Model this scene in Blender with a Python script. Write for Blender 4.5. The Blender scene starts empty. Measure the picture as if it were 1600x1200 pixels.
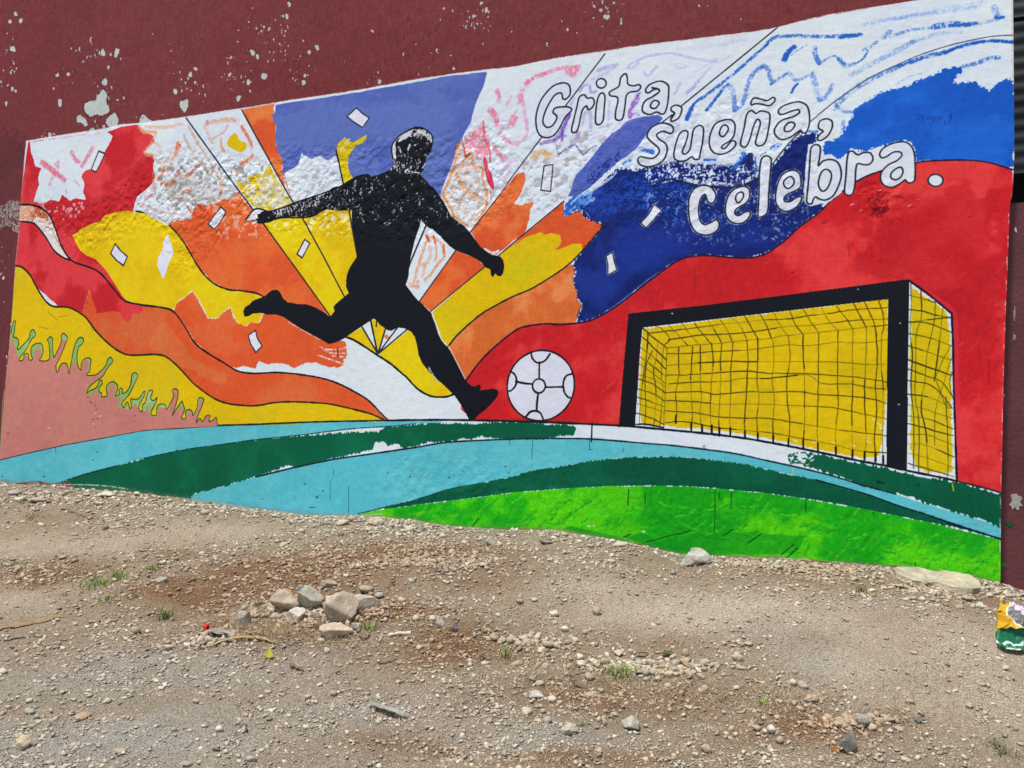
import bpy, bmesh, math, random
import numpy as np
from mathutils import Matrix, Vector

random.seed(7)
RNG = np.random.default_rng(11)
S = bpy.context.scene

# ------------------------------------------------------------------ camera, sky, sun, exposure
CAM_H, CAM_D = 1.25, 5.0                    # metres above the yard, metres from the wall face
FPX = 1201.0                                # focal length in pixels of a 1600 px wide picture
AX = np.array([0.92139515, 0.01939099, -0.38814296])   # wall direction, in camera axes (right, down, forward)
AY = np.array([0.38621375, 0.06544263, 0.92008489])    # into the wall
AZ = np.array([0.04324245, -0.99766791, 0.05280946])   # up
cd = bpy.data.cameras.new("camera")
cam = bpy.data.objects.new("camera", cd)
S.collection.objects.link(cam)
cd.sensor_width = 36.0
cd.lens = 36.0 * FPX / 1600.0
cd.clip_start, cd.clip_end = 0.05, 400.0
Rm = Matrix(((AX[0], -AX[1], -AX[2]), (AY[0], -AY[1], -AY[2]), (AZ[0], -AZ[1], -AZ[2])))
cam.matrix_world = Matrix.Translation((0, -CAM_D, CAM_H)) @ Rm.to_4x4()
S.camera = cam

SUN_EL, SUN_AZ = math.radians(70), math.radians(212)    # azimuth: compass bearing, +Y = 0, clockwise
W_ = bpy.data.worlds.new("World")
S.world = W_
W_.use_nodes = True
nt = W_.node_tree
sky = nt.nodes.new("ShaderNodeTexSky")
sky.sky_type = 'NISHITA'
sky.sun_disc = False
sky.sun_elevation = SUN_EL
sky.sun_rotation = SUN_AZ
sky.dust_density = 1.0
sky.air_density = 1.0
bg = nt.nodes["Background"]
bg.inputs[1].default_value = 0.14
nt.links.new(sky.outputs[0], bg.inputs[0])
sl = bpy.data.lights.new("sun", 'SUN')
sl.energy = 3.9
sl.angle = math.radians(8)
sl.color = (1.0, 0.98, 0.95)
sun = bpy.data.objects.new("sun", sl)
S.collection.objects.link(sun)
sdir = Vector((math.sin(SUN_AZ) * math.cos(SUN_EL), math.cos(SUN_AZ) * math.cos(SUN_EL), math.sin(SUN_EL)))
sun.rotation_euler = sdir.to_track_quat('Z', 'Y').to_euler()
S.view_settings.view_transform = 'Standard'
S.view_settings.look = 'None'
S.view_settings.gamma = 1.0
S.view_settings.use_curve_mapping = False
S.view_settings.exposure = 0.12

# ------------------------------------------------------------------ helpers: image pixels projected onto wall and ground
def ray(px, py):
    d = np.array([px - 800.0, py - 600.0, FPX])
    return np.array([d @ AX, d @ AY, d @ AZ])

def on_wall(px, py):
    d = ray(px, py)
    t = CAM_D / d[1]
    return d[0] * t, CAM_H + d[2] * t

BASE = [(-30, 752), (0, 752), (30, 757), (80, 758), (130, 764), (200, 768), (260, 776), (330, 788), (400, 797), (480, 806), (540, 808),
        (590, 808), (640, 812), (700, 824), (780, 827), (870, 828), (900, 834), (950, 842), (1000, 852), (1060, 867),
        (1150, 872), (1200, 873), (1300, 880), (1400, 887), (1480, 898), (1560, 912), (1600, 925)]
_b = np.array([on_wall(*p) for p in BASE])

def smooth(a, b, x):
    t = np.clip((x - a) / (b - a), 0, 1)
    return t * t * (3 - 2 * t)

def _vn(seed, n=256):
    return np.random.default_rng(seed).random((n, n)).astype(np.float32)
_VT = [_vn(s) for s in range(6)]

def vnoise(x, y, k=0):
    """smooth value noise, 0..1, period 256"""
    x = np.asarray(x, float); y = np.asarray(y, float)
    xi = np.floor(x).astype(int); yi = np.floor(y).astype(int)
    fx = x - xi; fy = y - yi
    fx = fx * fx * (3 - 2 * fx); fy = fy * fy * (3 - 2 * fy)
    T = _VT[k]
    a = T[yi & 255, xi & 255]; b = T[yi & 255, (xi + 1) & 255]
    c = T[(yi + 1) & 255, xi & 255]; d = T[(yi + 1) & 255, (xi + 1) & 255]
    return (a + (b - a) * fx) * (1 - fy) + (c + (d - c) * fx) * fy

def ground_z(x, y):
    x = np.asarray(x, float); y = np.asarray(y, float)
    s = np.maximum(-y, 0.0)
    zb = np.interp(x, _b[:, 0], _b[:, 1])
    zb = np.where(s > 0.02, zb * np.exp(-s * 0.6) + (1 - np.exp(-s * 0.6)) * 0.50, zb)
    prof = 1 - 0.42 * smooth(0.0, 2.2, s) - 0.58 * smooth(1.0, 3.9, s)
    z = zb * prof
    near = smooth(0.0, 0.25, s)
    z = z + near * (0.075 * (vnoise(x * 0.9 + 31, y * 0.9 + 7, 0) - 0.5) + 0.05 * (vnoise(x * 2.3, y * 2.3, 1) - 0.5)
                    + 0.022 * (vnoise(x * 6, y * 6, 2) - 0.5))
    z = z + (0.3 + 0.7 * near) * (0.012 * (vnoise(x * 14, y * 14, 3) - 0.5) + 0.007 * (vnoise(x * 33, y * 33, 4) - 0.5))
    return z

def on_ground(px, py):
    d = ray(px, py)
    lo = 1.5 / np.linalg.norm(d[:2]); t = lo
    step = 0.02 / np.linalg.norm(d)
    for i in range(900):
        p = d * t
        z = CAM_H + p[2]
        if z <= float(ground_z(p[0], p[1] - CAM_D)) or p[1] - CAM_D > -0.005:
            break
        t += step
    p = d * t
    y = min(p[1] - CAM_D, -0.01)
    return float(p[0]), float(y), float(ground_z(p[0], y))

def px_size(x, y):
    """pixels (1600 wide) per metre at a place in the yard"""
    v = np.array([x, y + CAM_D, 0.3 - CAM_H])
    M = np.array([AX, AY, AZ])           # world -> camera axes
    return FPX / float((v @ M)[2])

def tag(o, label=None, cat=None, group=None, kind=None):
    if label: o["label"] = label
    if cat: o["category"] = cat
    if group: o["group"] = group
    if kind: o["kind"] = kind
    return o

def mesh_np(name, V, F, mat=None, smooth_shade=False, parent=None):
    """V (n,3), F (m,k) with equal k"""
    V = np.asarray(V, np.float32); F = np.asarray(F, np.int32)
    me = bpy.data.meshes.new(name)
    k = F.shape[1]
    me.vertices.add(len(V)); me.vertices.foreach_set("co", V.ravel())
    me.loops.add(F.size); me.loops.foreach_set("vertex_index", F.ravel())
    me.polygons.add(len(F))
    me.polygons.foreach_set("loop_start", np.arange(0, F.size, k, dtype=np.int32))
    me.polygons.foreach_set("loop_total", np.full(len(F), k, np.int32))
    if smooth_shade:
        me.polygons.foreach_set("use_smooth", np.ones(len(F), bool))
    me.update(calc_edges=True)
    if mat: me.materials.append(mat)
    o = bpy.data.objects.new(name, me)
    S.collection.objects.link(o)
    if parent: o.parent = parent
    return o

def empty(name, loc=(0, 0, 0)):
    o = bpy.data.objects.new(name, None)
    o.location = loc
    S.collection.objects.link(o)
    return o

def mat_new(name):
    m = bpy.data.materials.new(name)
    m.use_nodes = True
    t = m.node_tree
    return m, t, t.nodes["Principled BSDF"]

def s2l(c):
    c = np.asarray(c, float) / 255.0
    return np.where(c <= 0.04045, c / 12.92, ((c + 0.055) / 1.055) ** 2.4)

def l2s(c):
    c = np.clip(c, 0, 1)
    return np.where(c <= 0.0031308, c * 12.92, 1.055 * c ** (1 / 2.4) - 0.055)

WALL_GAIN = np.array([1.05, 1.0, 1.01])        # observed paint tone -> albedo (undoes the daylight's level)
GND_GAIN = np.array([1.09, 1.09, .985])

def alb(c, gain=None):
    g = GND_GAIN if gain is None else gain
    v = np.clip(s2l(c) * g, 0, 0.9)
    return (float(v[0]), float(v[1]), float(v[2]), 1.0)

def simple_mat(name, col, rough=0.8, var=0.12, scale=30, bump=0.0, bscale=60, metallic=0.0, gain=None, spec=0.3):
    m, t, b = mat_new(name)
    N, L = t.nodes, t.links
    tc = N.new("ShaderNodeTexCoord")
    nz = N.new("ShaderNodeTexNoise"); nz.inputs["Scale"].default_value = scale; nz.inputs["Detail"].default_value = 6
    L.new(tc.outputs["Object"], nz.inputs["Vector"])
    mr = N.new("ShaderNodeMapRange"); mr.inputs[1].default_value = .3; mr.inputs[2].default_value = .7
    mr.inputs[3].default_value = 1 - var; mr.inputs[4].default_value = 1 + var
    L.new(nz.outputs["Fac"], mr.inputs[0])
    mx = N.new("ShaderNodeMix"); mx.data_type = 'RGBA'; mx.blend_type = 'MULTIPLY'; mx.inputs[0].default_value = 1
    mx.inputs[6].default_value = alb(col, gain)
    L.new(mr.outputs[0], mx.inputs[7])
    L.new(mx.outputs[2], b.inputs["Base Color"])
    b.inputs["Roughness"].default_value = rough
    b.inputs["Metallic"].default_value = metallic
    b.inputs["Specular IOR Level"].default_value = spec
    if bump:
        n2 = N.new("ShaderNodeTexNoise"); n2.inputs["Scale"].default_value = bscale; n2.inputs["Detail"].default_value = 8
        L.new(tc.outputs["Object"], n2.inputs["Vector"])
        bp = N.new("ShaderNodeBump"); bp.inputs["Strength"].default_value = 1; bp.inputs["Distance"].default_value = bump
        L.new(n2.outputs["Fac"], bp.inputs["Height"]); L.new(bp.outputs[0], b.inputs["Normal"])
    return m

# ================================================================== THE PAINT ON THE WALL
# The wall front is a metric sheet; every painted shape below is traced in image pixels, projected through the camera onto it and brushed
# into a colour sheet, a relief sheet and a "which painted figure" sheet, all made here in code.
PX = 330.0
XL, XR, ZB, ZT = -8.6, 1.0, -0.15, 5.75
RW, RH = int((XR - XL) * PX), int((ZT - ZB) * PX)

def field(cx, cy=None, seed=0):
    cy = cy or cx
    r = np.random.default_rng(1000 + seed)
    g = r.random((int(RH / cy) + 3, int(RW / cx) + 3)).astype(np.float32)
    y = np.arange(RH) / cy; x = np.arange(RW) / cx
    yi = y.astype(int); xi = x.astype(int)
    fy = (y - yi).astype(np.float32)[:, None]; fx = (x - xi).astype(np.float32)[None, :]
    fx = fx * fx * (3 - 2 * fx); fy = fy * fy * (3 - 2 * fy)
    rows = g[:, xi] * (1 - fx) + g[:, xi + 1] * fx
    return rows[yi] * (1 - fy) + rows[yi + 1] * fy

def uni(a):
    a = (a - a.mean()) / a.std()
    return (1.0 / (1.0 + np.exp(-1.7 * a))).astype(np.float32)

def fbm(c, seed=0, n=4, asp=1.0, gain=.5):
    a = 0
    w = 1.0
    for i in range(n):
        if c / 2 ** i < 1.3: break
        a = a + w * field(c / 2 ** i, c * asp / 2 ** i, seed * 10 + i)
        w *= gain
    return uni(a)
NF = fbm(5, 1, 2)                 # paint grain on plaster
NM = fbm(22, 2, 4)                # hand wobble
NL = fbm(90, 3, 5)                # brush patches
NX = fbm(420, 4, 4)               # broad tone
BV = fbm(3.2, 5, 1, 5.0)          # upright bristles
BH = fbm(14, 6, 1, 0.22)          # sideways bristles
NB = uni(.8 * fbm(3.0, 30, 1, 7.0) + .45 * fbm(12, 31, 2))     # upright bristle ends
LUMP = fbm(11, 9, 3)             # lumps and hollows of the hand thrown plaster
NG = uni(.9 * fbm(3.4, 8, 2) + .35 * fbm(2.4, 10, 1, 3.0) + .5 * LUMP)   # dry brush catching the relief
REC = np.clip((.30 - LUMP) * 6, 0, 1)      # hollows the brush did not reach; also masks painted crevice shade

IMG = np.zeros((RH, RW, 3), np.float32)
HT = np.zeros((RH, RW), np.float32)        # relief, millimetres
IDS = np.zeros((RH, RW), np.int16)
ID_NAMES = [None, ("mural", None)]

def R(pts):
    out = []
    for p in pts:
        x, z = on_wall(p[0], p[1])
        out.append(((x - XL) * PX, (ZT - z) * PX))
    return np.array(out)

def cr(pts, closed=False, n=6):
    P = np.array(pts, float)
    if len(P) < 3: return P
    if closed: Q = np.vstack([P[-1], P, P[0], P[1]])
    else: Q = np.vstack([2 * P[0] - P[1], P, 2 * P[-1] - P[-2]])
    out = []
    for i in range(1, len(Q) - 2):
        p0, p1, p2, p3 = Q[i - 1:i + 3]
        for k in range(n):
            t = k / n
            out.append(0.5 * (2 * p1 + (p2 - p0) * t + (2 * p0 - 5 * p1 + 4 * p2 - p3) * t * t + (3 * p1 - p0 - 3 * p2 + p3) * t ** 3))
    if not closed: out.append(Q[-2])
    return np.array(out)

def poly_mask(P, x0, y0, w, h):
    D = np.zeros((h, w + 1), np.int32)
    n = len(P)
    for i in range(n):
        xa, ya = P[i]; xb, yb = P[(i + 1) % n]
        if ya == yb: continue
        if ya > yb: xa, ya, xb, yb = xb, yb, xa, ya
        r0 = max(int(math.ceil(ya - 0.5)), y0); r1 = min(int(math.ceil(yb - 0.5)), y0 + h)
        if r1 <= r0: continue
        rows = np.arange(r0, r1)
        xs = xa + (rows + 0.5 - ya) * (xb - xa) / (yb - ya)
        ci = np.clip(np.ceil(xs - 0.5).astype(int) - x0, 0, w)
        np.add.at(D, (rows - y0, ci), 1)
    return (np.cumsum(D, 1)[:, :w] & 1).astype(np.float32)

def blur(a, r):
    r = int(round(r))
    if r < 1: return a
    k = 2 * r + 1
    for ax in (0, 1):
        pad = [(0, 0), (0, 0)]; pad[ax] = (r + 1, r)
        c = np.cumsum(np.pad(a, pad, mode='edge'), ax, dtype=np.float64)
        a = ((c[k:] - c[:-k]) if ax == 0 else (c[:, k:] - c[:, :-k])).astype(np.float32) / k
    return a

def box(P, pad):
    x0 = max(int(P[:, 0].min() - pad), 0); x1 = min(int(P[:, 0].max() + pad) + 1, RW)
    y0 = max(int(P[:, 1].min() - pad), 0); y1 = min(int(P[:, 1].max() + pad) + 1, RH)
    return x0, y0, x1, y1

def new_id(name, label=None):
    ID_NAMES.append((name, label)); return len(ID_NAMES) - 1

def fill(pts, col, sm=False, r=2, amp=.55, var=.05, col2=None, amt=.5, dens=1.0, idn=0, noise=None, clip=None, raw=False, n=6, nl=None, alpha=1.0):
    """brush a closed shape. r/amp: how ragged the edge is; dens < 1: dry brush; col2: second tone in patches"""
    P = cr(pts, True, n) if sm else np.array(pts, float)
    P = P if raw else R(P)
    x0, y0, x1, y1 = box(P, r * 3 + 3)
    if x1 <= x0 or y1 <= y0: return None
    sl_ = (slice(y0, y1), slice(x0, x1))
    m0 = poly_mask(P, x0, y0, x1 - x0, y1 - y0)
    m = blur(blur(m0, r), max(r // 2, 1)) if r > 0 else m0
    nz = (NM if noise is None else noise)[sl_]
    a = np.clip((m * 1.5 - .25 - (0.5 + amp * (nz - 0.5))) * (5 if r > 3 else 2.5) + 0.5, 0, 1) if r > 0 else m
    if not np.isscalar(dens) or dens < 1:
        d = dens[sl_] if not np.isscalar(dens) else dens
        a = a * np.clip((d - NG[sl_]) * 5 + .5, 0, 1)
    if clip is not None: a = a * clip[sl_]
    a = a * alpha
    c = np.array(col, np.float32) / 255.0
    C = np.empty(a.shape + (3,), np.float32); C[:] = c
    if col2 is not None:
        f = np.clip((((NL if nl is None else nl)[sl_] * .75 + .25 * NM[sl_]) - (1 - amt)) * 2.6 + .3, 0, 1)[..., None]
        C = C * (1 - f) + np.array(col2, np.float32) / 255.0 * f
    if var:
        v = 1 + var * ((NL[sl_] - .5) * .8 + (BV[sl_] - .5) * .45 + (NF[sl_] - .5) * .5 + (NX[sl_] - .5) * .6)
        C = C * v[..., None]
    A = a[..., None]
    IMG[sl_] = IMG[sl_] * (1 - A) + C * A
    if idn: IDS[sl_][m0 > .5] = idn
    return sl_, a

def stroke(pts, w, col, sm=True, closed=False, alpha=1.0, dry=0.0, idn=0, wob=.25, clip=None, soft=False, fade=False, relief=0.0):
    """a brush line; w in picture pixels at that spot"""
    if w < 2.6 and sum(col) < 220: w = w + .55
    P0 = np.array(pts, float)
    if sm and len(P0) > 2: P0 = cr(P0, closed)
    elif closed: P0 = np.vstack([P0, P0[:1]])
    P = R(P0)
    c = P0.mean(0)
    q = R([c, c + (1, 0), c + (0, 1)])
    loc = 0.5 * (np.hypot(*(q[1] - q[0])) + np.hypot(*(q[2] - q[0])))
    # local scale changes along long lines
    q2 = R(P0 + (1, 0)); q3 = R(P0 + (0, 1))
    sc = 0.5 * (np.hypot(*(q2 - P).T) + np.hypot(*(q3 - P).T))
    hw = sc * w / 2.0
    pad = hw.max() + 3
    x0, y0, x1, y1 = box(P, pad)
    if x1 <= x0 or y1 <= y0: return
    D = np.full((y1 - y0, x1 - x0), 1e9, np.float32)     # distance minus half width
    for i in range(len(P) - 1):
        a, b = P[i], P[i + 1]
        h2 = max(hw[i], hw[i + 1]) + 3
        u0 = max(int(min(a[0], b[0]) - h2), x0); u1 = min(int(max(a[0], b[0]) + h2) + 2, x1)
        v0 = max(int(min(a[1], b[1]) - h2), y0); v1 = min(int(max(a[1], b[1]) + h2) + 2, y1)
        if u1 <= u0 or v1 <= v0: continue
        xs = np.arange(u0, u1)[None, :] + .5; ys = np.arange(v0, v1)[:, None] + .5
        d = b - a; L2 = max(float(d @ d), 1e-6)
        t = np.clip(((xs - a[0]) * d[0] + (ys - a[1]) * d[1]) / L2, 0, 1)
        dd = np.hypot(xs - a[0] - t * d[0], ys - a[1] - t * d[1]) - (hw[i] + (hw[i + 1] - hw[i]) * t)
        D[v0 - y0:v1 - y0, u0 - x0:u1 - x0] = np.minimum(D[v0 - y0:v1 - y0, u0 - x0:u1 - x0], dd)
    sl_ = (slice(y0, y1), slice(x0, x1))
    hm = hw.mean()
    inside = np.clip(-D / hm, 0, 1)
    D = D + wob * hm * (NM[sl_] * 1.2 + NF[sl_] * .8 - 1.0)
    a = np.clip(.5 - D, 0, 1)
    if soft: a = a * np.clip(inside * 1.8, 0, 1)
    if dry:
        dd = (1 - dry) * (.62 + .6 * inside)
        a = a * (.22 + .78 * np.clip((dd - NG[sl_]) * 2.6 + .5, 0, 1)) * np.clip(inside * 2.2 + .25, 0, 1)
    if fade: a = a * (.35 + .65 * np.clip(NL[sl_] * .5 + NM[sl_] * .7 + .1, 0, 1))
    a = a * alpha
    if clip is not None: a = a * clip[sl_]
    A = a[..., None]
    IMG[sl_] = IMG[sl_] * (1 - A) + np.array(col, np.float32) / 255.0 * A
    if relief: HT[sl_] += relief * a
    if idn: IDS[sl_][D < 0] = idn
    return sl_

def ell(cx, cy, rx, ry, n=20, rot=0.0, jit=0.0, seed=None):
    rr = random.Random(seed if seed is not None else cx * 13 + cy)
    out = []
    for i in range(n):
        t = 2 * math.pi * i / n
        k = 1 + jit * (rr.random() - .5) * 2
        x, y = rx * k * math.cos(t), ry * k * math.sin(t)
        out.append((cx + x * math.cos(rot) - y * math.sin(rot), cy + x * math.sin(rot) + y * math.cos(rot)))
    return out
# ------------------------------------------------------------------ old maroon coat
WHITE = (222, 235, 253); BLK = (19, 23, 30)
IMG[:] = np.array((121, 54, 54), np.float32) / 255
f = np.clip((NX - .45) * 1.6 + .3, 0, 1)[..., None]
IMG[:] = IMG * (1 - .5 * f) + np.array((126, 61, 62), np.float32) / 255 * .5 * f
f = np.clip((NL * .6 + NM * .4 - .62) * 4, 0, 1)[..., None]
IMG[:] = IMG * (1 - .45 * f) + np.array((110, 46, 48), np.float32) / 255 * .45 * f
IMG *= (1 + .10 * (NF - .5) + .08 * (BV - .5) + .05 * (NL - .5))[..., None]
# darker maroon on the strip left of the mural and at the foot
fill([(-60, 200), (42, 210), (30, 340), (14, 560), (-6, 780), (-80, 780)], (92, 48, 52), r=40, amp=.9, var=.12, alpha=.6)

CHIP = (192, 202, 194)
uni_f = uni(NF + LUMP)
def chip(pts, col=CHIP, sm=True, r=1, amp=.7):
    q = fill(pts, (88, 44, 48), sm=sm, r=2, amp=.9, var=0, noise=NF)        # dark rim: the chip's edge shadow painted into the colour
    P = np.array(pts, float); c = P.mean(0)
    q = fill(c + (P - c) * .90, col, sm=sm, r=3, amp=.95, var=.06, noise=uni_f)
    if q: HT[q[0]] -= 1.6 * q[1]
for p in [
    [(130, 162), (137, 158), (150, 155), (150, 146), (155, 145), (160, 136), (165, 140), (169, 150), (167, 158), (172, 168), (172, 176), (163, 181), (158, 183), (150, 180), (143, 184), (136, 181), (130, 172)],
    [(165, 186), (172, 179), (180, 174), (185, 184), (184, 195), (176, 200), (168, 199), (165, 192)],
    [(120, 180), (124, 178), (128, 182), (134, 185), (138, 194), (133, 198), (128, 193), (119, 190)],
    [(138, 204), (144, 199), (150, 202), (150, 206), (140, 208)],
    [(160, 124), (164, 121), (168, 128), (164, 134), (159, 130)],
    [(157, 82), (160, 75), (164, 82), (163, 88), (156, 87)],
    [(90, 154), (97, 155), (96, 166), (92, 166)],
    [(15, 68), (18, 72), (22, 70), (24, 82), (19, 80), (15, 78)],
    [(280, 158), (286, 155), (295, 155), (294, 166), (290, 177), (285, 174), (280, 166)],
    [(218, 192), (222, 178), (230, 184), (236, 187), (236, 192), (224, 194)],
    [(222, 178), (225, 181), (220, 192), (217, 191)],
    [(76, 207), (80, 206), (82, 212), (79, 215), (76, 213)],
    [(302, 104), (308, 104), (309, 110), (304, 111)], [(295, 112), (299, 113), (300, 121), (295, 120)],
    [(270, 138), (276, 140), (276, 147), (271, 146)], [(286, 127), (291, 127), (290, 131)],
    [(385, 125), (390, 123), (392, 129), (388, 133), (384, 130)], [(389, 77), (394, 76), (399, 82), (397, 88), (391, 84)],
    [(407, 115), (414, 113), (418, 118), (414, 124), (408, 121)], [(472, 118), (477, 114), (480, 118), (476, 122)],
    [(470, 126), (476, 124), (478, 130), (473, 133)], [(478, 80), (484, 78), (488, 81), (484, 85), (479, 83)],
    [(491, 71), (496, 70), (499, 76), (495, 79)], [(400, 84), (405, 84), (405, 92), (401, 93)],
    [(449, 4), (455, 3), (455, 10), (451, 12)], [(446, 22), (450, 22), (450, 29), (447, 29)],
    [(590, 125), (593, 124), (594, 131), (591, 132)], [(707, 104), (712, 105), (711, 110), (708, 110)],
    [(943, 23), (950, 21), (954, 26), (950, 31), (944, 29)], [(968, 29), (973, 29), (973, 36), (969, 38)],
    [(936, 13), (940, 14), (941, 19), (938, 18)], [(955, 2), (960, 1), (961, 6), (957, 7)],
    [(758, 12), (761, 12), (762, 20), (758, 22)], [(738, 23), (744, 22), (744, 27), (740, 28)],
    [(705, 15), (709, 13), (708, 20), (705, 19)], [(693, 11), (696, 12), (690, 17)], [(750, 3), (755, 4), (754, 10)],
    [(6, 112), (4, 108), (8, 110)], [(22, 18), (27, 20), (27, 26), (22, 24)], [(12, 31), (17, 30), (18, 35), (13, 36)],
    [(30, 28), (35, 29), (33, 36), (29, 34)], [(180, 76), (187, 77), (182, 90), (178, 87)], [(168, 102), (173, 101), (169, 109)],
    [(370, 150), (376, 149), (374, 158), (370, 156)], [(86, 212), (84, 207), (88, 209)],
    [(104, 113), (109, 114), (108, 118), (104, 118)], [(86, 115), (92, 114), (92, 119), (87, 119)],
    [(17, 135), (22, 136), (20, 142), (17, 141)], [(8, 158), (12, 160), (9, 167), (7, 163)]]:
    chip(p)
# showers of tiny flakes round the big ones
rr = random.Random(5)
for (cx, cy, sx, sy, n) in [(20, 90, 14, 60, 26), (140, 85, 26, 20, 30), (165, 150, 30, 30, 22), (150, 190, 26, 12, 10), (100, 130, 50, 40, 8), (280, 120, 20, 35, 24),
                            (385, 110, 30, 45, 44), (400, 40, 22, 40, 22), (440, 60, 18, 50, 44), (470, 110, 22, 24, 20),
                            (590, 120, 30, 25, 6), (665, 95, 40, 25, 9), (745, 28, 24, 20, 34), (748, 45, 14, 8, 14), (950, 22, 34, 22, 30),
                            (965, 62, 8, 8, 8), (1160, 40, 30, 10, 3), (75, 212, 20, 6, 14), (215, 185, 30, 15, 8), (10, 450, 14, 60, 16), (1110, 10, 20, 8, 3),
                            (305, 145, 20, 20, 10), (12, 590, 6, 80, 8), (560, 60, 200, 50, 10), (250, 60, 90, 40, 6), (850, 45, 60, 30, 8)]:
    for i in range(int(n * .72)):
        x = rr.gauss(cx, sx * .55); y = rr.gauss(cy, sy * .55); s = 0.4 + abs(rr.gauss(0, .8))
        q = fill(ell(x, y, s, s * rr.uniform(.8, 2.0), 7, rr.uniform(-.6, .6), .35, i), (194, 190, 182) if rr.random() < .7 else (180, 190, 190), r=0, var=.04)
        if q: HT[q[0]] -= .8 * q[1]
        if rr.random() < .5:
            fill(ell(x + 1.4, y + .6, s * .7, s, 6, 0, .3, i), (70, 36, 40), r=0, var=0)  # dark spot painted to one side of the flake as its edge shadow
# pale scratches
for (cx, cy, sx, sy, n) in [(420, 70, 30, 60, 50), (660, 40, 60, 30, 36), (310, 60, 14, 50, 12), (590, 110, 20, 20, 10), (690, 70, 50, 30, 14), (370, 120, 30, 30, 12), (900, 30, 60, 20, 6)]:
    for i in range(n):
        x = rr.gauss(cx, sx * .5); y = rr.gauss(cy, sy * .5); l = rr.uniform(3, 14)
        stroke([(x, y), (x + rr.uniform(-2, 2), y + l)], .8, (168, 128, 132), alpha=rr.uniform(.25, .7), dry=.35)
# scraped filler beside the mural's left edge
fill([(2, 322), (14, 314), (32, 314), (31, 360), (24, 362), (10, 350), (-4, 360), (-6, 340)], (158, 150, 142), r=9, amp=.9, dens=.62, var=.12, noise=NG)

# ------------------------------------------------------------------ mural: white ground coat
EDGE_R = [(1583, -60), (1583, 0), (1584, 120), (1585, 240), (1582, 300), (1578, 320), (1575, 400), (1571, 500), (1568, 600), (1566, 700), (1564, 800), (1563, 912), (1562, 960)]
TOP = [(41, 221), (100, 211), (170, 200), (188, 195), (215, 193), (290, 183), (400, 166), (440, 159), (500, 150), (560, 141), (640, 126), (700, 117), (760, 109), (805, 104), (870, 91), (950, 79), (1000, 71), (1100, 59), (1200, 46), (1290, 24), (1400, 6), (1460, -3), (1600, -24)]
LEFT = [(-12, 800), (0, 700), (4, 660), (9, 600), (13, 560), (18, 500), (24, 415), (31, 345), (34, 300), (38, 250)]
BOT = [(1620, 925), (1563, 912), (1480, 896), (1400, 884), (1300, 877), (1200, 871), (1100, 868), (1060, 866), (1000, 850), (930, 838), (860, 827), (800, 826), (720, 827), (680, 822), (640, 815), (600, 808),
       (500, 812), (400, 804), (335, 794), (300, 788), (262, 780), (235, 774), (205, 774), (160, 770), (118, 764), (108, 752), (78, 756), (45, 753), (20, 755), (0, 752), (-12, 752)]
MURAL = TOP + BOT[:-1] + [(-5, 752)] + LEFT[1:]
q = fill(MURAL, WHITE, r=1.2, amp=.7, var=.03)
IDS[IDS == 0] = 0
fill(MURAL, WHITE, r=0, amp=0, var=.0, dens=0.0, idn=1)
MCLIP = np.zeros((RH, RW), np.float32); MCLIP[q[0]] = q[1]
W_CL = MCLIP
# rough, hollow plaster across the middle of the wall
def zone(parts):
    Z = np.zeros((RH, RW), np.float32)
    for pts, v, r in parts:
        P = R(pts); x0, y0, x1, y1 = box(P, r * 2.5)
        m = blur(blur(poly_mask(P, x0, y0, x1 - x0, y1 - y0), r), r) * v
        Z[y0:y1, x0:x1] = np.maximum(Z[y0:y1, x0:x1], m)
    return Z
ROUGH = zone([([(50, 315), (140, 320), (230, 250), (300, 225), (340, 250), (420, 240), (560, 215), (700, 220), (740, 200), (800, 190), (800, 330), (760, 350), (700, 370), (640, 380), (540, 365), (420, 360), (380, 350), (320, 400), (290, 440), (240, 350), (110, 400), (60, 360)], 1.0, 26),
              ([(235, 260), (330, 240), (420, 250), (400, 330), (250, 340)], 1.35, 16),
              ([(800, 220), (900, 200), (1000, 170), (1120, 150), (1260, 160), (1310, 250), (1200, 370), (1050, 390), (960, 370), (880, 330), (800, 330)], .55, 40),
              ([(1330, 290), (1400, 285), (1440, 320), (1400, 350), (1340, 330)], .9, 14),
              ([(600, 700), (1300, 780), (1560, 850), (1560, 910), (900, 830), (600, 800)], .35, 30)])
HT += ROUGH * (3.4 * (LUMP - .5) + 3.0 * (np.abs(fbm(26, 21, 4) - .5) * -2) - 1.6 * REC * (fbm(60, 25, 2) > .45))
HT += .6 * (fbm(14, 22, 3) - .5) + 5.0 * (fbm(240, 23, 2) - .5) + .35 * (BV - .5) + .25 * (BH - .5)
HT += (1 - W_CL) * (.8 * (fbm(34, 24, 4) - .5))
# grey filler tone in the hollows, also standing in for their crevice shadow
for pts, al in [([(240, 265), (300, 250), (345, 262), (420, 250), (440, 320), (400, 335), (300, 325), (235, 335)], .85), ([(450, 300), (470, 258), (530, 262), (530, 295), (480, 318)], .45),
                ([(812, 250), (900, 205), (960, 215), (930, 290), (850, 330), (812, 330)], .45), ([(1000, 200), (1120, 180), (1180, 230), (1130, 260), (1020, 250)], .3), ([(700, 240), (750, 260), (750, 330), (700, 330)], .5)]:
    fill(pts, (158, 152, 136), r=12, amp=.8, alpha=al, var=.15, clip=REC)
fill([(255, 285), (300, 270), (340, 290), (390, 300), (380, 325), (300, 318), (260, 310)], (196, 192, 180), r=14, amp=.9, alpha=.6, var=.1)
stroke([(507, 270), (503, 282), (502, 288)], 5, (172, 164, 140), dry=.3, relief=-2)
# pale cream line down the upper right edge of the render
stroke(EDGE_R[1:4], 7, (214, 210, 196), dry=.2, sm=False)

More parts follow.
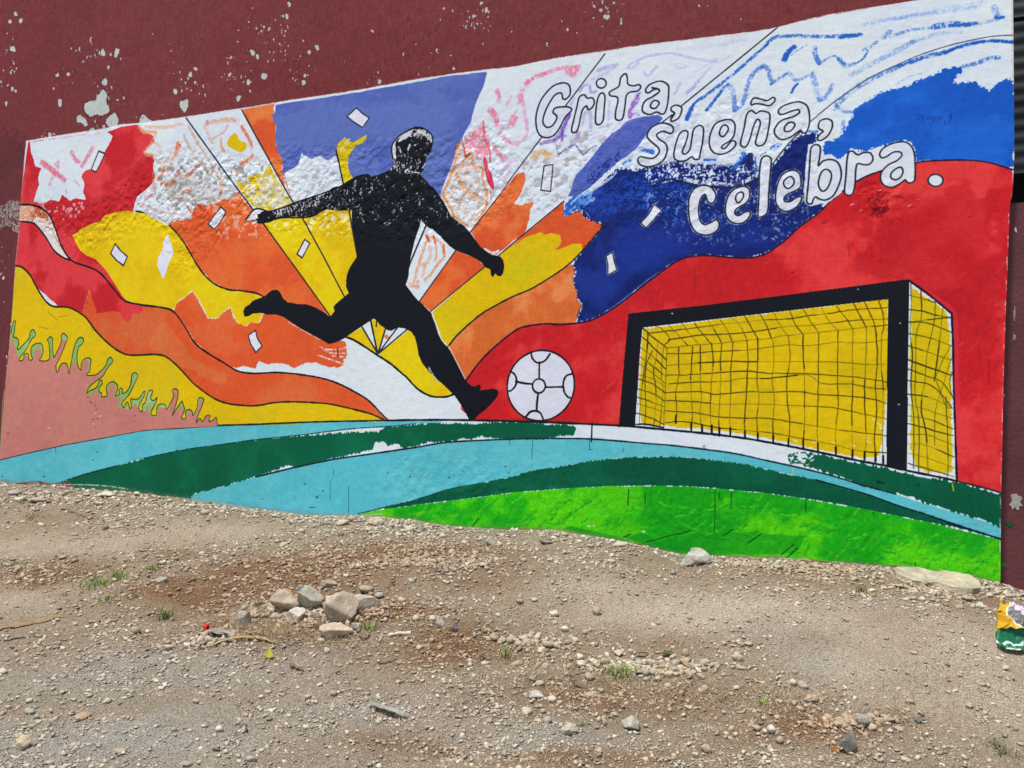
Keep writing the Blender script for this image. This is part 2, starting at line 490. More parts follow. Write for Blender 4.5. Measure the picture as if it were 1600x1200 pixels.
RED = (205, 36, 44); RED2 = (222, 62, 66); YEL = (230, 196, 6); YEL2 = (238, 205, 14); ORA = (226, 92, 44); ORA2 = (224, 122, 66)
NAVY = (18, 38, 112); MID = (26, 70, 170); BLUE = (22, 92, 196); VIO = (92, 112, 188)

# ------------------------------------------------------------------ left: hills of red, orange and yellow
lineA = [(32, 320), (47, 320), (62, 324), (77, 337), (87, 360), (97, 386), (112, 407), (132, 415), (150, 422), (162, 432), (175, 448), (190, 466), (200, 472), (225, 477), (250, 480), (270, 486), (287, 507), (304, 535), (325, 552), (350, 567), (370, 579), (390, 583), (412, 583), (437, 582), (475, 586), (507, 592), (530, 600), (550, 610), (575, 625), (597, 647), (606, 656)]
lineB = [(24, 415), (35, 418), (47, 430), (55, 445), (67, 465), (81, 478), (105, 480), (120, 486), (135, 497), (150, 517), (170, 537), (190, 551), (207, 555), (245, 554), (262, 559), (282, 577), (300, 597), (312, 607), (330, 620), (350, 629), (375, 633), (400, 634), (430, 629), (462, 628), (512, 631), (550, 639), (580, 647), (603, 657)]
lineC = [(212, 330), (237, 335), (262, 350), (282, 372), (295, 392), (310, 417), (330, 440), (355, 452), (375, 454), (400, 458), (414, 465)]
lineH = [(-6, 719), (0, 718), (50, 706), (110, 693), (160, 684), (225, 672), (275, 669), (335, 665), (400, 663), (500, 659), (606, 657), (650, 656), (800, 658), (860, 659), (950, 664), (995, 667), (1037, 670), (1100, 676), (1150, 682), (1200, 690), (1250, 700), (1300, 711), (1350, 721), (1385, 728), (1425, 737), (1475, 747), (1525, 759), (1568, 771)]
def sub(line, x0, x1):
    return [p for p in line if x0 <= p[0] <= x1]

i_hill = new_id("red_wave", "red wave sweeping down the mural's left side")
fill([(44, 222), (168, 206), (190, 198), (216, 195), (222, 203), (240, 212), (242, 222), (232, 230), (225, 238), (238, 243), (241, 252), (239, 262), (242, 276), (238, 287), (228, 296), (215, 306), (210, 318), (209, 330), (235, 345), (200, 400), (230, 480)] + lineA[::-1][16:17] +
     [(226, 500), (190, 512), (150, 508), (130, 500), (100, 486), (24, 420), (20, 330), (33, 300)], RED, r=1.5, col2=RED2, amt=.5, var=.06, idn=i_hill, clip=W_CL)
fill([(47, 222), (168, 206), (176, 213), (172, 222), (160, 243), (150, 267), (140, 264), (131, 268), (127, 276), (132, 286), (130, 300), (135, 313), (118, 309), (110, 314), (97, 304), (92, 315), (80, 312), (68, 318), (52, 315), (56, 303), (61, 290), (60, 275), (65, 263), (55, 260), (53, 250), (49, 240)], WHITE, r=2.5, amp=.8, var=.03, noise=NG)
fill([(150, 242), (165, 240), (150, 270), (141, 266)], WHITE, r=1)
for p, w, a in [([(66, 254), (82, 266), (101, 281)], 9, .8), ([(91, 254), (84, 272), (78, 288)], 7, .45), ([(112, 238), (118, 250), (123, 253)], 7, .7), ([(144, 232), (136, 246), (128, 258)], 8, .75), ([(116, 282), (124, 290)], 4, .4), ([(103, 297), (104, 302)], 3, .6), ([(86, 256), (92, 262)], 5, .5)]:
    stroke(p, w, (228, 100, 120), alpha=a, dry=.25)
fill([(55, 318), (72, 312), (95, 318), (130, 316), (132, 330), (110, 345), (60, 330)], (238, 190, 190), r=7, amp=.9, alpha=.8, var=.05, clip=REC)
# pale and orange tail at the left edge
fill([(31, 321), (47, 320), (62, 324), (77, 337), (87, 360), (97, 386), (112, 407), (100, 402), (85, 391), (72, 371), (60, 355), (50, 348), (30, 346)], (226, 222, 216), sm=False, r=1, var=.05)
fill([(30, 322), (47, 321), (62, 325), (74, 336), (80, 350), (70, 342), (58, 338), (50, 346), (30, 344)], (208, 104, 62), r=3, amp=.9, dens=.86, col2=(224, 160, 120), var=.1, noise=NG)
stroke([(60, 345), (78, 352), (90, 378), (104, 398)], 4, (214, 150, 110), alpha=.6, dry=.3)
stroke([(30, 346), (50, 348), (60, 356), (72, 372), (85, 392), (100, 403), (112, 407)], 1.6, BLK, idn=0)

i_band = new_id("orange_wave", "orange wave curving under the player's rear foot")
fill([(128, 488), (137, 472), (140, 452), (144, 467), (150, 483), (152, 490), (175, 486), (188, 488), (192, 497), (199, 504), (205, 499), (207, 490), (217, 491), (224, 486), (222, 477)] + sub(lineA, 223, 999) + lineB[::-1][:21], ORA, r=1.2, col2=(214, 104, 56), amt=.5, var=.08, idn=i_band, clip=W_CL)
fill([(255, 500), (300, 560), (360, 590), (340, 600), (270, 565), (230, 540)], (222, 128, 70), r=14, amp=.8, alpha=.5, var=.05)
i_y1 = new_id("yellow_field", "yellow field behind the cheering crowd")
fill(lineB + [(560, 665), (400, 668), (300, 672), (60, 700), (5, 700), (10, 600), (16, 520)], YEL, r=1, col2=(214, 190, 20), amt=.45, var=.05, idn=i_y1, clip=W_CL)
i_y2 = new_id("yellow_hill", "yellow hill shape left of the player's rear foot")
fill([(113, 368), (125, 359), (145, 349), (157, 345), (165, 336), (185, 331), (200, 329)] + cr(lineC, n=3).tolist() + [(440, 470), (430, 490), (410, 490), (407, 500), (404, 505), (392, 503), (385, 509), (377, 509), (370, 503), (366, 494), (360, 479), (350, 486), (340, 497), (325, 497), (320, 485), (310, 467), (300, 453), (292, 462), (277, 472), (270, 485), (250, 480), (225, 477), (200, 472), (191, 462), (182, 448), (168, 425), (150, 405), (135, 399), (125, 391), (118, 379)], YEL, r=1.2, col2=YEL2, amt=.5, var=.05, idn=i_y2)
i_o3 = new_id("orange_field", "orange field between the hill and the player's legs")
fill([(262, 347), (290, 343), (299, 340), (302, 326), (310, 317), (322, 322), (340, 316), (350, 310), (358, 312), (372, 300), (380, 312), (398, 332), (411, 349), (517, 494), (500, 490), (440, 470), (414, 465), (400, 458), (375, 454), (355, 452), (330, 440), (310, 417), (295, 392), (282, 372)], ORA, r=4, amp=.95, col2=(224, 106, 50), amt=.5, var=.08, idn=i_o3, noise=NG)
fill([(330, 330), (300, 322), (318, 310), (372, 300), (400, 335), (420, 370), (340, 372)], (240, 214, 204), r=10, amp=.8, alpha=.5, var=.05, clip=REC)
fill([(271, 486), (277, 473), (292, 463), (300, 455), (310, 469), (319, 486), (325, 498), (340, 498), (351, 487), (360, 481), (365, 496), (372, 506), (386, 510), (393, 504), (405, 506), (412, 490), (440, 480), (500, 520), (540, 534), (543, 552), (541, 560), (536, 562), (538, 570), (528, 574), (513, 573), (491, 566), (475, 568), (458, 576), (452, 570), (437, 567), (417, 569), (405, 564), (399, 576), (380, 572), (368, 575), (357, 572), (345, 564), (325, 551), (304, 534), (288, 506)], ORA, r=2.5, amp=.9, col2=(218, 104, 56), amt=.5, var=.07, idn=i_o3, noise=NG)
for p in [[(500, 541), (515, 551), (545, 552)], [(497, 555), (520, 563), (545, 572)], [(508, 546), (530, 546), (545, 541)], [(520, 556), (540, 558)]]:
    stroke(p, 2.5, (232, 230, 236), dry=.35)
for p in [[(90, 376), (150, 345)]]: stroke(p, 1, (150, 40, 44), alpha=.5)
stroke(lineA, 1.9, BLK); stroke(lineB, 1.9, (40, 34, 24)); stroke(lineC, 1.9, (34, 34, 30))
stroke([(130, 485), (135, 470), (139, 455)], 1.5, (236, 170, 150), dry=.4)

# ------------------------------------------------------------------ sun rays, upper left
stroke([(209, 330), (216, 325), (240, 338), (262, 350)], 5, WHITE, alpha=.8)
tan = (232, 168, 112)
for p, w, c_, a in [([(218, 198), (226, 206), (243, 207)], 7, tan, .9), ([(228, 198), (255, 199), (284, 194)], 6, tan, .6), ([(243, 212), (236, 224), (226, 238), (240, 244)], 6, tan, .8),
                    ([(240, 222), (250, 230), (243, 246), (254, 258)], 5, tan, .5), ([(287, 210), (297, 232), (307, 248), (322, 262)], 5, (214, 180, 150), .8), ([(295, 198), (306, 218), (325, 248), (337, 268), (346, 292)], 5, (218, 176, 140), .9),
                    ([(246, 280), (254, 270), (256, 262)], 6, (226, 140, 80), .9), ([(262, 270), (266, 258), (272, 244), (276, 234)], 7, tan, .6), ([(279, 226), (276, 238)], 11, (228, 118, 66), .9), ([(291, 277), (300, 268), (306, 262)], 6, (226, 130, 84), .9),
                    ([(278, 268), (282, 273)], 7, (222, 110, 60), 1), ([(252, 286), (266, 290), (270, 280)], 6, (228, 130, 76), .9), ([(240, 270), (238, 300), (226, 310)], 6, (226, 140, 90), .7), ([(216, 318), (250, 330), (290, 336)], 5, (230, 140, 100), .5),
                    ([(248, 262), (268, 240)], 5, tan, .5), ([(262, 284), (300, 262)], 3, tan, .35), ([(345, 278), (348, 296)], 5, tan, .6), ([(290, 300), (298, 296)], 5, (228, 120, 70), .8), ([(292, 322), (298, 332)], 4, (228, 110, 60), .8), ([(345, 300), (342, 306)], 4, (228, 120, 70), .6)]:
    stroke(p, w, c_, alpha=a, dry=.3)
for p, w, c_, a in [([(320, 198), (328, 216), (333, 224)], 6, (222, 170, 140), .7), ([(331, 218), (350, 206), (356, 196)], 4, (226, 160, 120), .7), ([(322, 193), (340, 189), (362, 187), (372, 190)], 8, (230, 150, 100), .7), ([(345, 216), (346, 228), (350, 236)], 5, (228, 150, 110), .8),
                    ([(378, 198), (386, 212), (391, 222), (393, 232)], 6, (230, 130, 84), .95), ([(377, 255), (388, 250), (394, 243)], 9, (230, 124, 72), .95), ([(358, 240), (358, 252)], 5, (230, 190, 150), .5), ([(366, 262), (370, 270)], 5, (225, 170, 130), .5), ([(324, 190), (325, 194)], 6, (228, 130, 80), .8)]:
    stroke(p, w, c_, alpha=a, dry=.3)
fill([(355, 222), (361, 212), (369, 208), (374, 219), (384, 223), (385, 230), (377, 238), (366, 234), (356, 228)], YEL, sm=True, r=1)
fill([(419, 258), (424, 266), (458, 315), (458, 322), (425, 330), (400, 326), (372, 296), (368, 285), (380, 283), (388, 290), (388, 275), (410, 272), (414, 262)], (226, 204, 50), r=3, amp=.9, dens=.62, col2=(214, 200, 120), amt=.45, var=.08)
for p, w in [([(414, 270), (420, 262), (424, 270), (430, 282)], 6), ([(390, 278), (408, 274)], 7), ([(388, 278), (402, 290), (404, 306)], 6), ([(372, 285), (380, 300), (396, 320)], 5), ([(412, 324), (424, 324)], 6)]:
    stroke(p, w, YEL, dry=.08)
i_r3 = new_id("orange_ray", "orange sun ray beside the violet panel")
fill([(378, 171), (430, 161), (427, 170), (430, 177), (424, 180), (431, 196), (430, 215), (433, 235), (442, 248), (441, 262), (443, 275), (447, 290), (450, 300), (444, 294)], ORA, r=1.5, col2=(236, 128, 64), amt=.5, var=.08, idn=i_r3, clip=W_CL)
i_vio = new_id("violet_panel", "violet blue panel behind the player's head")
fill([(430, 164), (560, 144), (640, 130), (700, 119), (762, 112), (757, 130), (750, 147), (742, 165), (735, 192), (728, 204), (720, 220), (710, 245), (704, 262), (690, 295), (688, 310), (600, 320), (546, 330), (545, 300), (536, 290), (500, 300), (447, 290), (441, 270), (442, 250), (433, 235), (430, 215), (431, 196), (424, 180), (430, 177)], (98, 120, 192), r=1.5, col2=(84, 104, 182), amt=.5, var=.05, idn=i_vio, clip=W_CL)
fill([(444, 287), (444, 272), (456, 263), (466, 258), (469, 246), (471, 239), (475, 243), (486, 248), (500, 244), (512, 250), (520, 244), (525, 242), (536, 288), (532, 293), (515, 302), (480, 312), (458, 318), (446, 300)], WHITE, r=3, amp=.9, var=.05, noise=NG)
fill([(450, 285), (470, 262), (520, 262), (530, 285), (480, 310), (456, 312)], (170, 166, 156), r=10, amp=.8, alpha=.5, var=.1, clip=REC)  # grey in the hollows: filler tone with crevice shade painted in
stroke([(444, 272), (450, 296), (456, 308)], 2.5, (226, 110, 80), alpha=.8, dry=.4)
i_flame = new_id("yellow_flame", "yellow flame shape on the violet panel")
fill([(525, 234), (528, 224), (539, 214), (545, 220), (552, 222), (560, 218), (573, 210), (572, 216), (565, 224), (555, 228), (549, 236), (544, 246), (543, 260), (546, 270), (553, 280), (552, 284), (542, 288), (537, 293)], (228, 202, 20), r=1.2, col2=(226, 210, 70), amt=.5, var=.06, idn=i_flame)
fill([(550, 208), (546, 224), (530, 246), (528, 236)], (230, 222, 160), r=5, amp=.8, dens=.25)
stroke([(525, 234), (531, 262), (537, 292)], 1.8, BLK)
# rays under the left arm, and below the legs
i_yr = new_id("yellow_ray", "yellow sun rays under the player's left arm")
fill([(411, 349), (440, 338), (480, 336), (520, 325), (550, 322), (562, 400), (552, 440), (548, 465), (525, 492), (517, 496)], YEL, r=1.2, col2=YEL2, amt=.5, var=.06, idn=i_yr)
fill([(415, 350), (470, 340), (500, 328), (545, 330), (552, 370), (500, 368), (440, 362)], (236, 230, 180), r=10, amp=.8, alpha=.9, var=.05, clip=REC)
stroke([(549, 332), (553, 350), (557, 378)], 3, (234, 232, 224), dry=.15)
fill([(540, 527), (566, 511), (590, 553)], YEL, r=1, idn=i_yr); fill([(579, 499), (584, 496), (604, 510), (591, 552)], YEL, r=1, idn=i_yr)
fill([(592, 553), (612, 536), (640, 515), (655, 525), (662, 560), (680, 590), (700, 606), (711, 616), (697, 620), (679, 620), (666, 616), (651, 606), (635, 589), (620, 576), (606, 564)], YEL, r=1, col2=YEL2, var=.05, idn=i_yr)
fill(ell(605, 527, 4, 4, 9, 0, .25), (230, 140, 84), r=1)

# ------------------------------------------------------------------ sun rays, right of the player
i_or = new_id("orange_ray", "orange sun rays right of the player")
fill([(712, 391), (655, 471), (673, 487), (757, 417), (745, 404), (735, 400)], ORA, r=1, col2=(232, 112, 52), var=.08, idn=i_or)
fill([(735, 362), (782, 302), (800, 280), (808, 270), (820, 268), (822, 280), (817, 293), (812, 304), (803, 318), (815, 320), (834, 315), (828, 328), (826, 345), (822, 358), (815, 368), (802, 376), (790, 386), (775, 398), (760, 396), (745, 380)], (226, 92, 46), r=1.5, amp=.8, col2=(236, 120, 60), var=.1, idn=i_or)
for p in [[(797, 383), (790, 390)], [(757, 390), (770, 395), (778, 392)], [(815, 372), (800, 380)]]: stroke(p, 5, (236, 226, 226), dry=.2)
i_yb = new_id("yellow_ray", "broad yellow sun ray below the player's right hand")
fill([(777, 401), (800, 382), (860, 332), (881, 314), (881, 338), (893, 333), (908, 327), (911, 340), (932, 346), (944, 353), (928, 372), (910, 392), (880, 400), (820, 400), (780, 420)], ORA, r=1.2, col2=(236, 124, 60), amt=.45, var=.08, idn=i_or)
fill([(675, 487), (757, 417), (780, 399), (800, 384), (812, 378), (820, 371), (836, 366), (845, 362), (850, 367), (862, 364), (875, 367), (877, 378), (874, 385), (865, 391), (878, 388), (895, 381), (909, 381), (911, 391), (890, 412), (865, 430), (832, 450), (800, 464), (775, 477), (750, 492), (715, 522), (701, 541), (690, 530), (682, 505)], YEL, r=1.2, amp=.7, col2=(214, 190, 12), amt=.5, var=.06, idn=i_yb)
fill([(790, 425), (840, 400), (830, 430), (800, 450)], (200, 196, 14), r=10, amp=.6, alpha=.5)
fill([(700, 542), (716, 522), (750, 492), (775, 477), (800, 464), (832, 450), (865, 430), (893, 412), (899, 422), (896, 437), (902, 455), (902, 467), (909, 476), (904, 492), (899, 506), (875, 508), (850, 507), (817, 512), (800, 520), (775, 541), (750, 566), (729, 596), (722, 585), (710, 560)], (224, 112, 50), r=1.5, amp=.8, col2=(232, 140, 80), amt=.45, var=.08, idn=i_or)
# peach flame between violet and white
fill([(722, 218), (727, 246), (740, 242), (742, 262), (754, 262), (760, 300), (762, 315), (752, 335), (738, 352), (712, 340), (694, 305), (706, 270)], (228, 196, 160), r=6, amp=.9, dens=.4, alpha=.7, var=.08, noise=NG)
for p, w, a in [([(716, 226), (712, 246), (706, 268), (699, 286), (691, 302), (698, 314), (706, 330), (707, 342)], 6, .95), ([(728, 246), (737, 240), (739, 256), (742, 262), (752, 262), (754, 278), (757, 290), (761, 308), (758, 324), (750, 338), (742, 346)], 6, .95), ([(708, 340), (720, 346), (730, 352)], 6, .7), ([(722, 255), (716, 275), (722, 290), (730, 300), (738, 306)], 9, .5), ([(740, 312), (746, 304)], 5, .7), ([(726, 265), (734, 262)], 6, .5)]:
    stroke(p, w, (232, 158, 96), alpha=a, dry=.16)
stroke([(721, 219), (725, 232), (728, 244), (734, 240)], 4.5, (220, 96, 52), dry=.1)
fill([(725, 213), (735, 206), (746, 202), (750, 192), (757, 187), (758, 200), (764, 215), (767, 234), (760, 246), (758, 252), (757, 262), (752, 250), (745, 250), (742, 240), (741, 228), (728, 238)], (238, 156, 172), r=1.5, amp=.7, dens=.86, var=.06)
fill([(757, 250), (762, 262), (768, 270), (773, 292), (770, 299), (765, 292), (760, 282), (757, 268)], (226, 62, 92), r=1.5, amp=.7, var=.08)
stroke([(757, 248), (760, 262), (764, 275)], 5, (228, 84, 110)); stroke([(766, 296), (767, 311)], 1.2, (226, 60, 90))
stroke([(766, 252), (765, 236), (758, 216), (755, 190)], 3, (226, 92, 116), alpha=.8)
for p, w, a in [([(777, 142), (780, 157)], 9, .7), ([(766, 172), (774, 182), (776, 194)], 11, .8), ([(798, 152), (792, 162)], 8, .35), ([(800, 183), (795, 196)], 10, .5), ([(788, 215), (797, 222)], 8, .7), ([(771, 228), (778, 240), (790, 245)], 7, .6), ([(780, 240), (786, 252)], 6, .5), ([(785, 195), (780, 210)], 8, .25),
                ([(822, 129), (836, 120), (850, 115)], 8, .8), ([(846, 117), (875, 107), (903, 105)], 8, .6), ([(888, 112), (896, 115), (902, 106)], 12, .7), ([(828, 128), (818, 140), (808, 152)], 9, .3), ([(814, 142), (812, 158)], 9, .6), ([(816, 150), (819, 175), (824, 200), (820, 215), (808, 226)], 7, .45), ([(806, 186), (801, 194)], 10, .75), ([(808, 172), (800, 185)], 5, .35), ([(800, 225), (812, 222)], 7, .35), ([(805, 250), (812, 262)], 6, .2), ([(786, 282), (794, 270)], 8, .3), ([(790, 262), (800, 252)], 10, .25)]:
    stroke(p, w, (236, 108, 128), alpha=a, dry=.3)
for p, w, a in [([(832, 248), (845, 238), (862, 246)], 12, .9), ([(885, 252), (898, 248), (912, 252)], 5, .35)]:
    stroke(p, w, (232, 176, 110), alpha=a, dry=.35)
# peach scribble below the right armpit
for p, w, a in [([(668, 372), (660, 395), (652, 420), (646, 445)], 6, .8), ([(668, 370), (680, 372), (690, 382), (694, 400), (684, 412), (672, 430), (664, 437)], 6, .85), ([(672, 385), (672, 400), (664, 415)], 7, .5), ([(680, 378), (682, 398), (678, 410)], 5, .7), ([(641, 445), (652, 448), (652, 440)], 8, .8), ([(656, 415), (664, 412), (660, 432)], 6, .5)]:
    stroke(p, w, (232, 160, 100), alpha=a, dry=.2)
stroke([(666, 368), (670, 376)], 5, (226, 96, 48)); stroke([(677, 368), (680, 380)], 3, (226, 96, 48)); stroke([(693, 382), (693, 394)], 4, (226, 110, 60), dry=.2)

# ------------------------------------------------------------------ the night blue panel
i_navy = new_id("navy_panel", "navy blue panel under the lettering")
NAVP = [(880, 340), (884, 322), (900, 310), (925, 298), (945, 284), (955, 270), (975, 262), (992, 267), (1012, 261), (1040, 255), (1060, 250), (1082, 256), (1100, 254), (1130, 258), (1150, 255), (1160, 245), (1178, 240), (1183, 260), (1195, 266), (1208, 258), (1222, 240), (1242, 217), (1262, 208), (1276, 205), (1275, 220), (1268, 235), (1267, 300), (1290, 322), (1280, 332)] + [(1250, 354), (1225, 377), (1200, 395), (1190, 399), (1170, 403), (1137, 402), (1105, 399), (1080, 401), (1062, 406), (1040, 420), (1020, 435), (1000, 450), (975, 470), (950, 487), (925, 500), (899, 506), (904, 492), (909, 476), (902, 467), (902, 455), (896, 437), (899, 422), (894, 414), (910, 391), (944, 353), (932, 346), (911, 340), (908, 327), (893, 333)]
fill(NAVP, NAVY, r=6, amp=.98, col2=(30, 52, 136), amt=.45, var=.12, idn=i_navy, noise=NG)
fill([(955, 285), (1000, 270), (1050, 262), (1080, 290), (1060, 350), (1000, 320), (960, 330), (900, 330), (905, 315)], MID, r=14, amp=.9, dens=.5, var=.08, noise=NG)
fill([(1060, 262), (1150, 262), (1165, 275), (1130, 285), (1070, 275)], (34, 78, 180), r=7, amp=.9, dens=.25, noise=NG)
fill([(880, 338), (884, 318), (900, 304), (925, 297), (930, 312), (908, 326), (893, 333)], (34, 100, 200), r=3, amp=.9, dens=.8, col2=(120, 170, 226), var=.1, noise=NG)
for p, w, a in [([(893, 318), (905, 306), (920, 300)], 4, .8), ([(890, 330), (900, 322)], 3, .7), ([(925, 298), (950, 282), (962, 270)], 5, .8), ([(905, 328), (914, 330), (922, 340)], 1.5, .8)]:
    stroke(p, w, (206, 222, 240), alpha=a, dry=.45)
# pale scrubbing over the navy
fill([(1010, 262), (1060, 250), (1100, 252), (1150, 254), (1186, 262), (1184, 276), (1160, 288), (1120, 292), (1080, 284), (1040, 276), (1010, 285)], (206, 220, 240), r=6, amp=.9, dens=.27, noise=NG, var=.04)
for p, w, d in [([(1075, 281), (1100, 286), (1140, 288), (1165, 282), (1182, 272)], 7, .45), ([(1075, 286), (1060, 281), (1020, 288)], 3, .55), ([(1112, 262), (1112, 280)], 4, .5), ([(1150, 262), (1166, 268), (1180, 262)], 9, .5), ([(1176, 240), (1180, 250), (1182, 270)], 6, .5), ([(1130, 268), (1132, 282)], 3, .5),
                ([(960, 262), (945, 275), (925, 292)], 6, .5), ([(1085, 262), (1084, 272)], 3, .5), ([(1060, 268), (1058, 280)], 3, .5)]:
    stroke(p, w, (222, 232, 246), dry=d)
fill([(1000, 300), (1280, 290), (1270, 340), (1210, 375), (1100, 385), (1040, 370)], (170, 190, 225), r=10, amp=.8, alpha=.8, dens=.10, var=.04)
fill([(960, 350), (1100, 330), (1200, 350), (1190, 390), (1080, 392), (980, 440), (920, 490)], (24, 52, 150), r=20, amp=.8, alpha=.4, var=.06)
# its bright fringe along the red hill
stroke([(1050, 415), (1020, 432), (990, 455), (965, 475), (940, 492)], 2.5, (70, 120, 210), dry=.4)
for p, w, d in [([(1148, 262), (1160, 245), (1162, 240)], 9, .2), ([(1188, 243), (1196, 238)], 3, .4), ([(1207, 232), (1218, 226)], 9, .55), ([(1101, 250), (1118, 250)], 5, .1), ([(1000, 232), (1020, 238)], 8, .5), ([(985, 250), (975, 256)], 6, .6), ([(1262, 206), (1276, 206)], 6, .2), ([(1180, 245), (1182, 268)], 3, .2)]:
    stroke(p, w, (40, 110, 205), dry=d)
stroke([(1172, 243), (1170, 255), (1172, 263)], 11, (26, 36, 100), dry=.06)
# violet band
i_vb = new_id("violet_band", "violet blue band rising to the word Grita")
fill([(886, 308), (892, 296), (900, 272), (907, 266), (925, 245), (940, 225), (955, 210), (968, 200), (980, 189), (995, 183), (1008, 181), (1028, 180), (1036, 184), (1028, 194), (1012, 207), (1003, 220), (997, 231), (975, 247), (960, 258), (950, 266), (935, 282), (917, 296), (900, 306)], (84, 104, 190), r=1.5, amp=.7, col2=(70, 90, 176), amt=.5, var=.05, idn=i_vb)
fill([(950, 250), (975, 235), (960, 258), (920, 290), (915, 280)], (30, 48, 130), r=7, amp=.9, dens=.3, noise=NG)
stroke([(996, 184), (975, 195), (955, 215)], 4, (160, 130, 205), alpha=.6, dry=.3)
# lilac scribbles
LIL = (168, 150, 206)
for p, w, a, c_ in [([(906, 142), (912, 134), (918, 131)], 5, .8, LIL), ([(921, 134), (924, 144), (931, 143)], 5, .8, LIL), ([(935, 110), (950, 104), (963, 101)], 7, .6, LIL), ([(964, 103), (945, 115), (925, 124)], 6, .4, LIL), ([(892, 162), (897, 154)], 6, .6, LIL),
                    ([(889, 178), (882, 195), (876, 208), (868, 218)], 9, .85, (134, 96, 186)), ([(879, 200), (878, 220)], 5, .9, (124, 84, 180)), ([(890, 180), (880, 202)], 4, .7, (120, 80, 180)), ([(846, 224), (856, 221), (870, 217)], 7, .7, (140, 104, 190)), ([(872, 215), (884, 212)], 5, .6, (140, 104, 190)),
                    ([(913, 178), (910, 196)], 6, .5, LIL), ([(915, 176), (922, 177), (923, 200)], 7, .55, LIL), ([(904, 208), (902, 216)], 8, .6, LIL), ([(952, 158), (951, 180), (949, 198)], 5, .4, LIL), ([(998, 146), (990, 160), (985, 172), (984, 182)], 8, .85, (150, 104, 196)), ([(998, 150), (997, 158), (988, 168)], 5, .7, (140, 94, 190)), ([(984, 182), (992, 178), (998, 180)], 6, .7, (160, 110, 200)),
                    ([(925, 212), (942, 214)], 9, .3, (190, 150, 215)), ([(869, 227), (873, 240), (885, 232), (898, 226), (906, 236), (912, 241), (922, 232), (930, 228)], 2.5, .8, (96, 84, 150)), ([(980, 106), (986, 100), (1000, 92), (1020, 86), (1045, 83), (1062, 86)], 5, .45, LIL), ([(1062, 86), (1090, 92), (1118, 96)], 5, .35, LIL), ([(1118, 98), (1140, 88)], 4, .3, LIL), ([(985, 108), (998, 98)], 6, .35, LIL), ([(1006, 112), (1012, 118), (1026, 104)], 6, .4, LIL), ([(1050, 100), (1060, 106), (1072, 104)], 4, .25, LIL),
                    ([(1054, 146), (1062, 132)], 7, .45, LIL), ([(1074, 144), (1084, 136), (1090, 126)], 7, .6, (176, 140, 206)), ([(1090, 128), (1110, 105)], 5, .35, LIL), ([(1140, 65), (1165, 62)], 5, .25, (170, 170, 190)), ([(1060, 75), (1110, 72), (1150, 66)], 8, .12, LIL), ([(1085, 112), (1120, 92)], 4, .2, LIL), ([(973, 130), (976, 136)], 4, .3, LIL)]:
    stroke(p, w, c_, alpha=a, dry=.22)
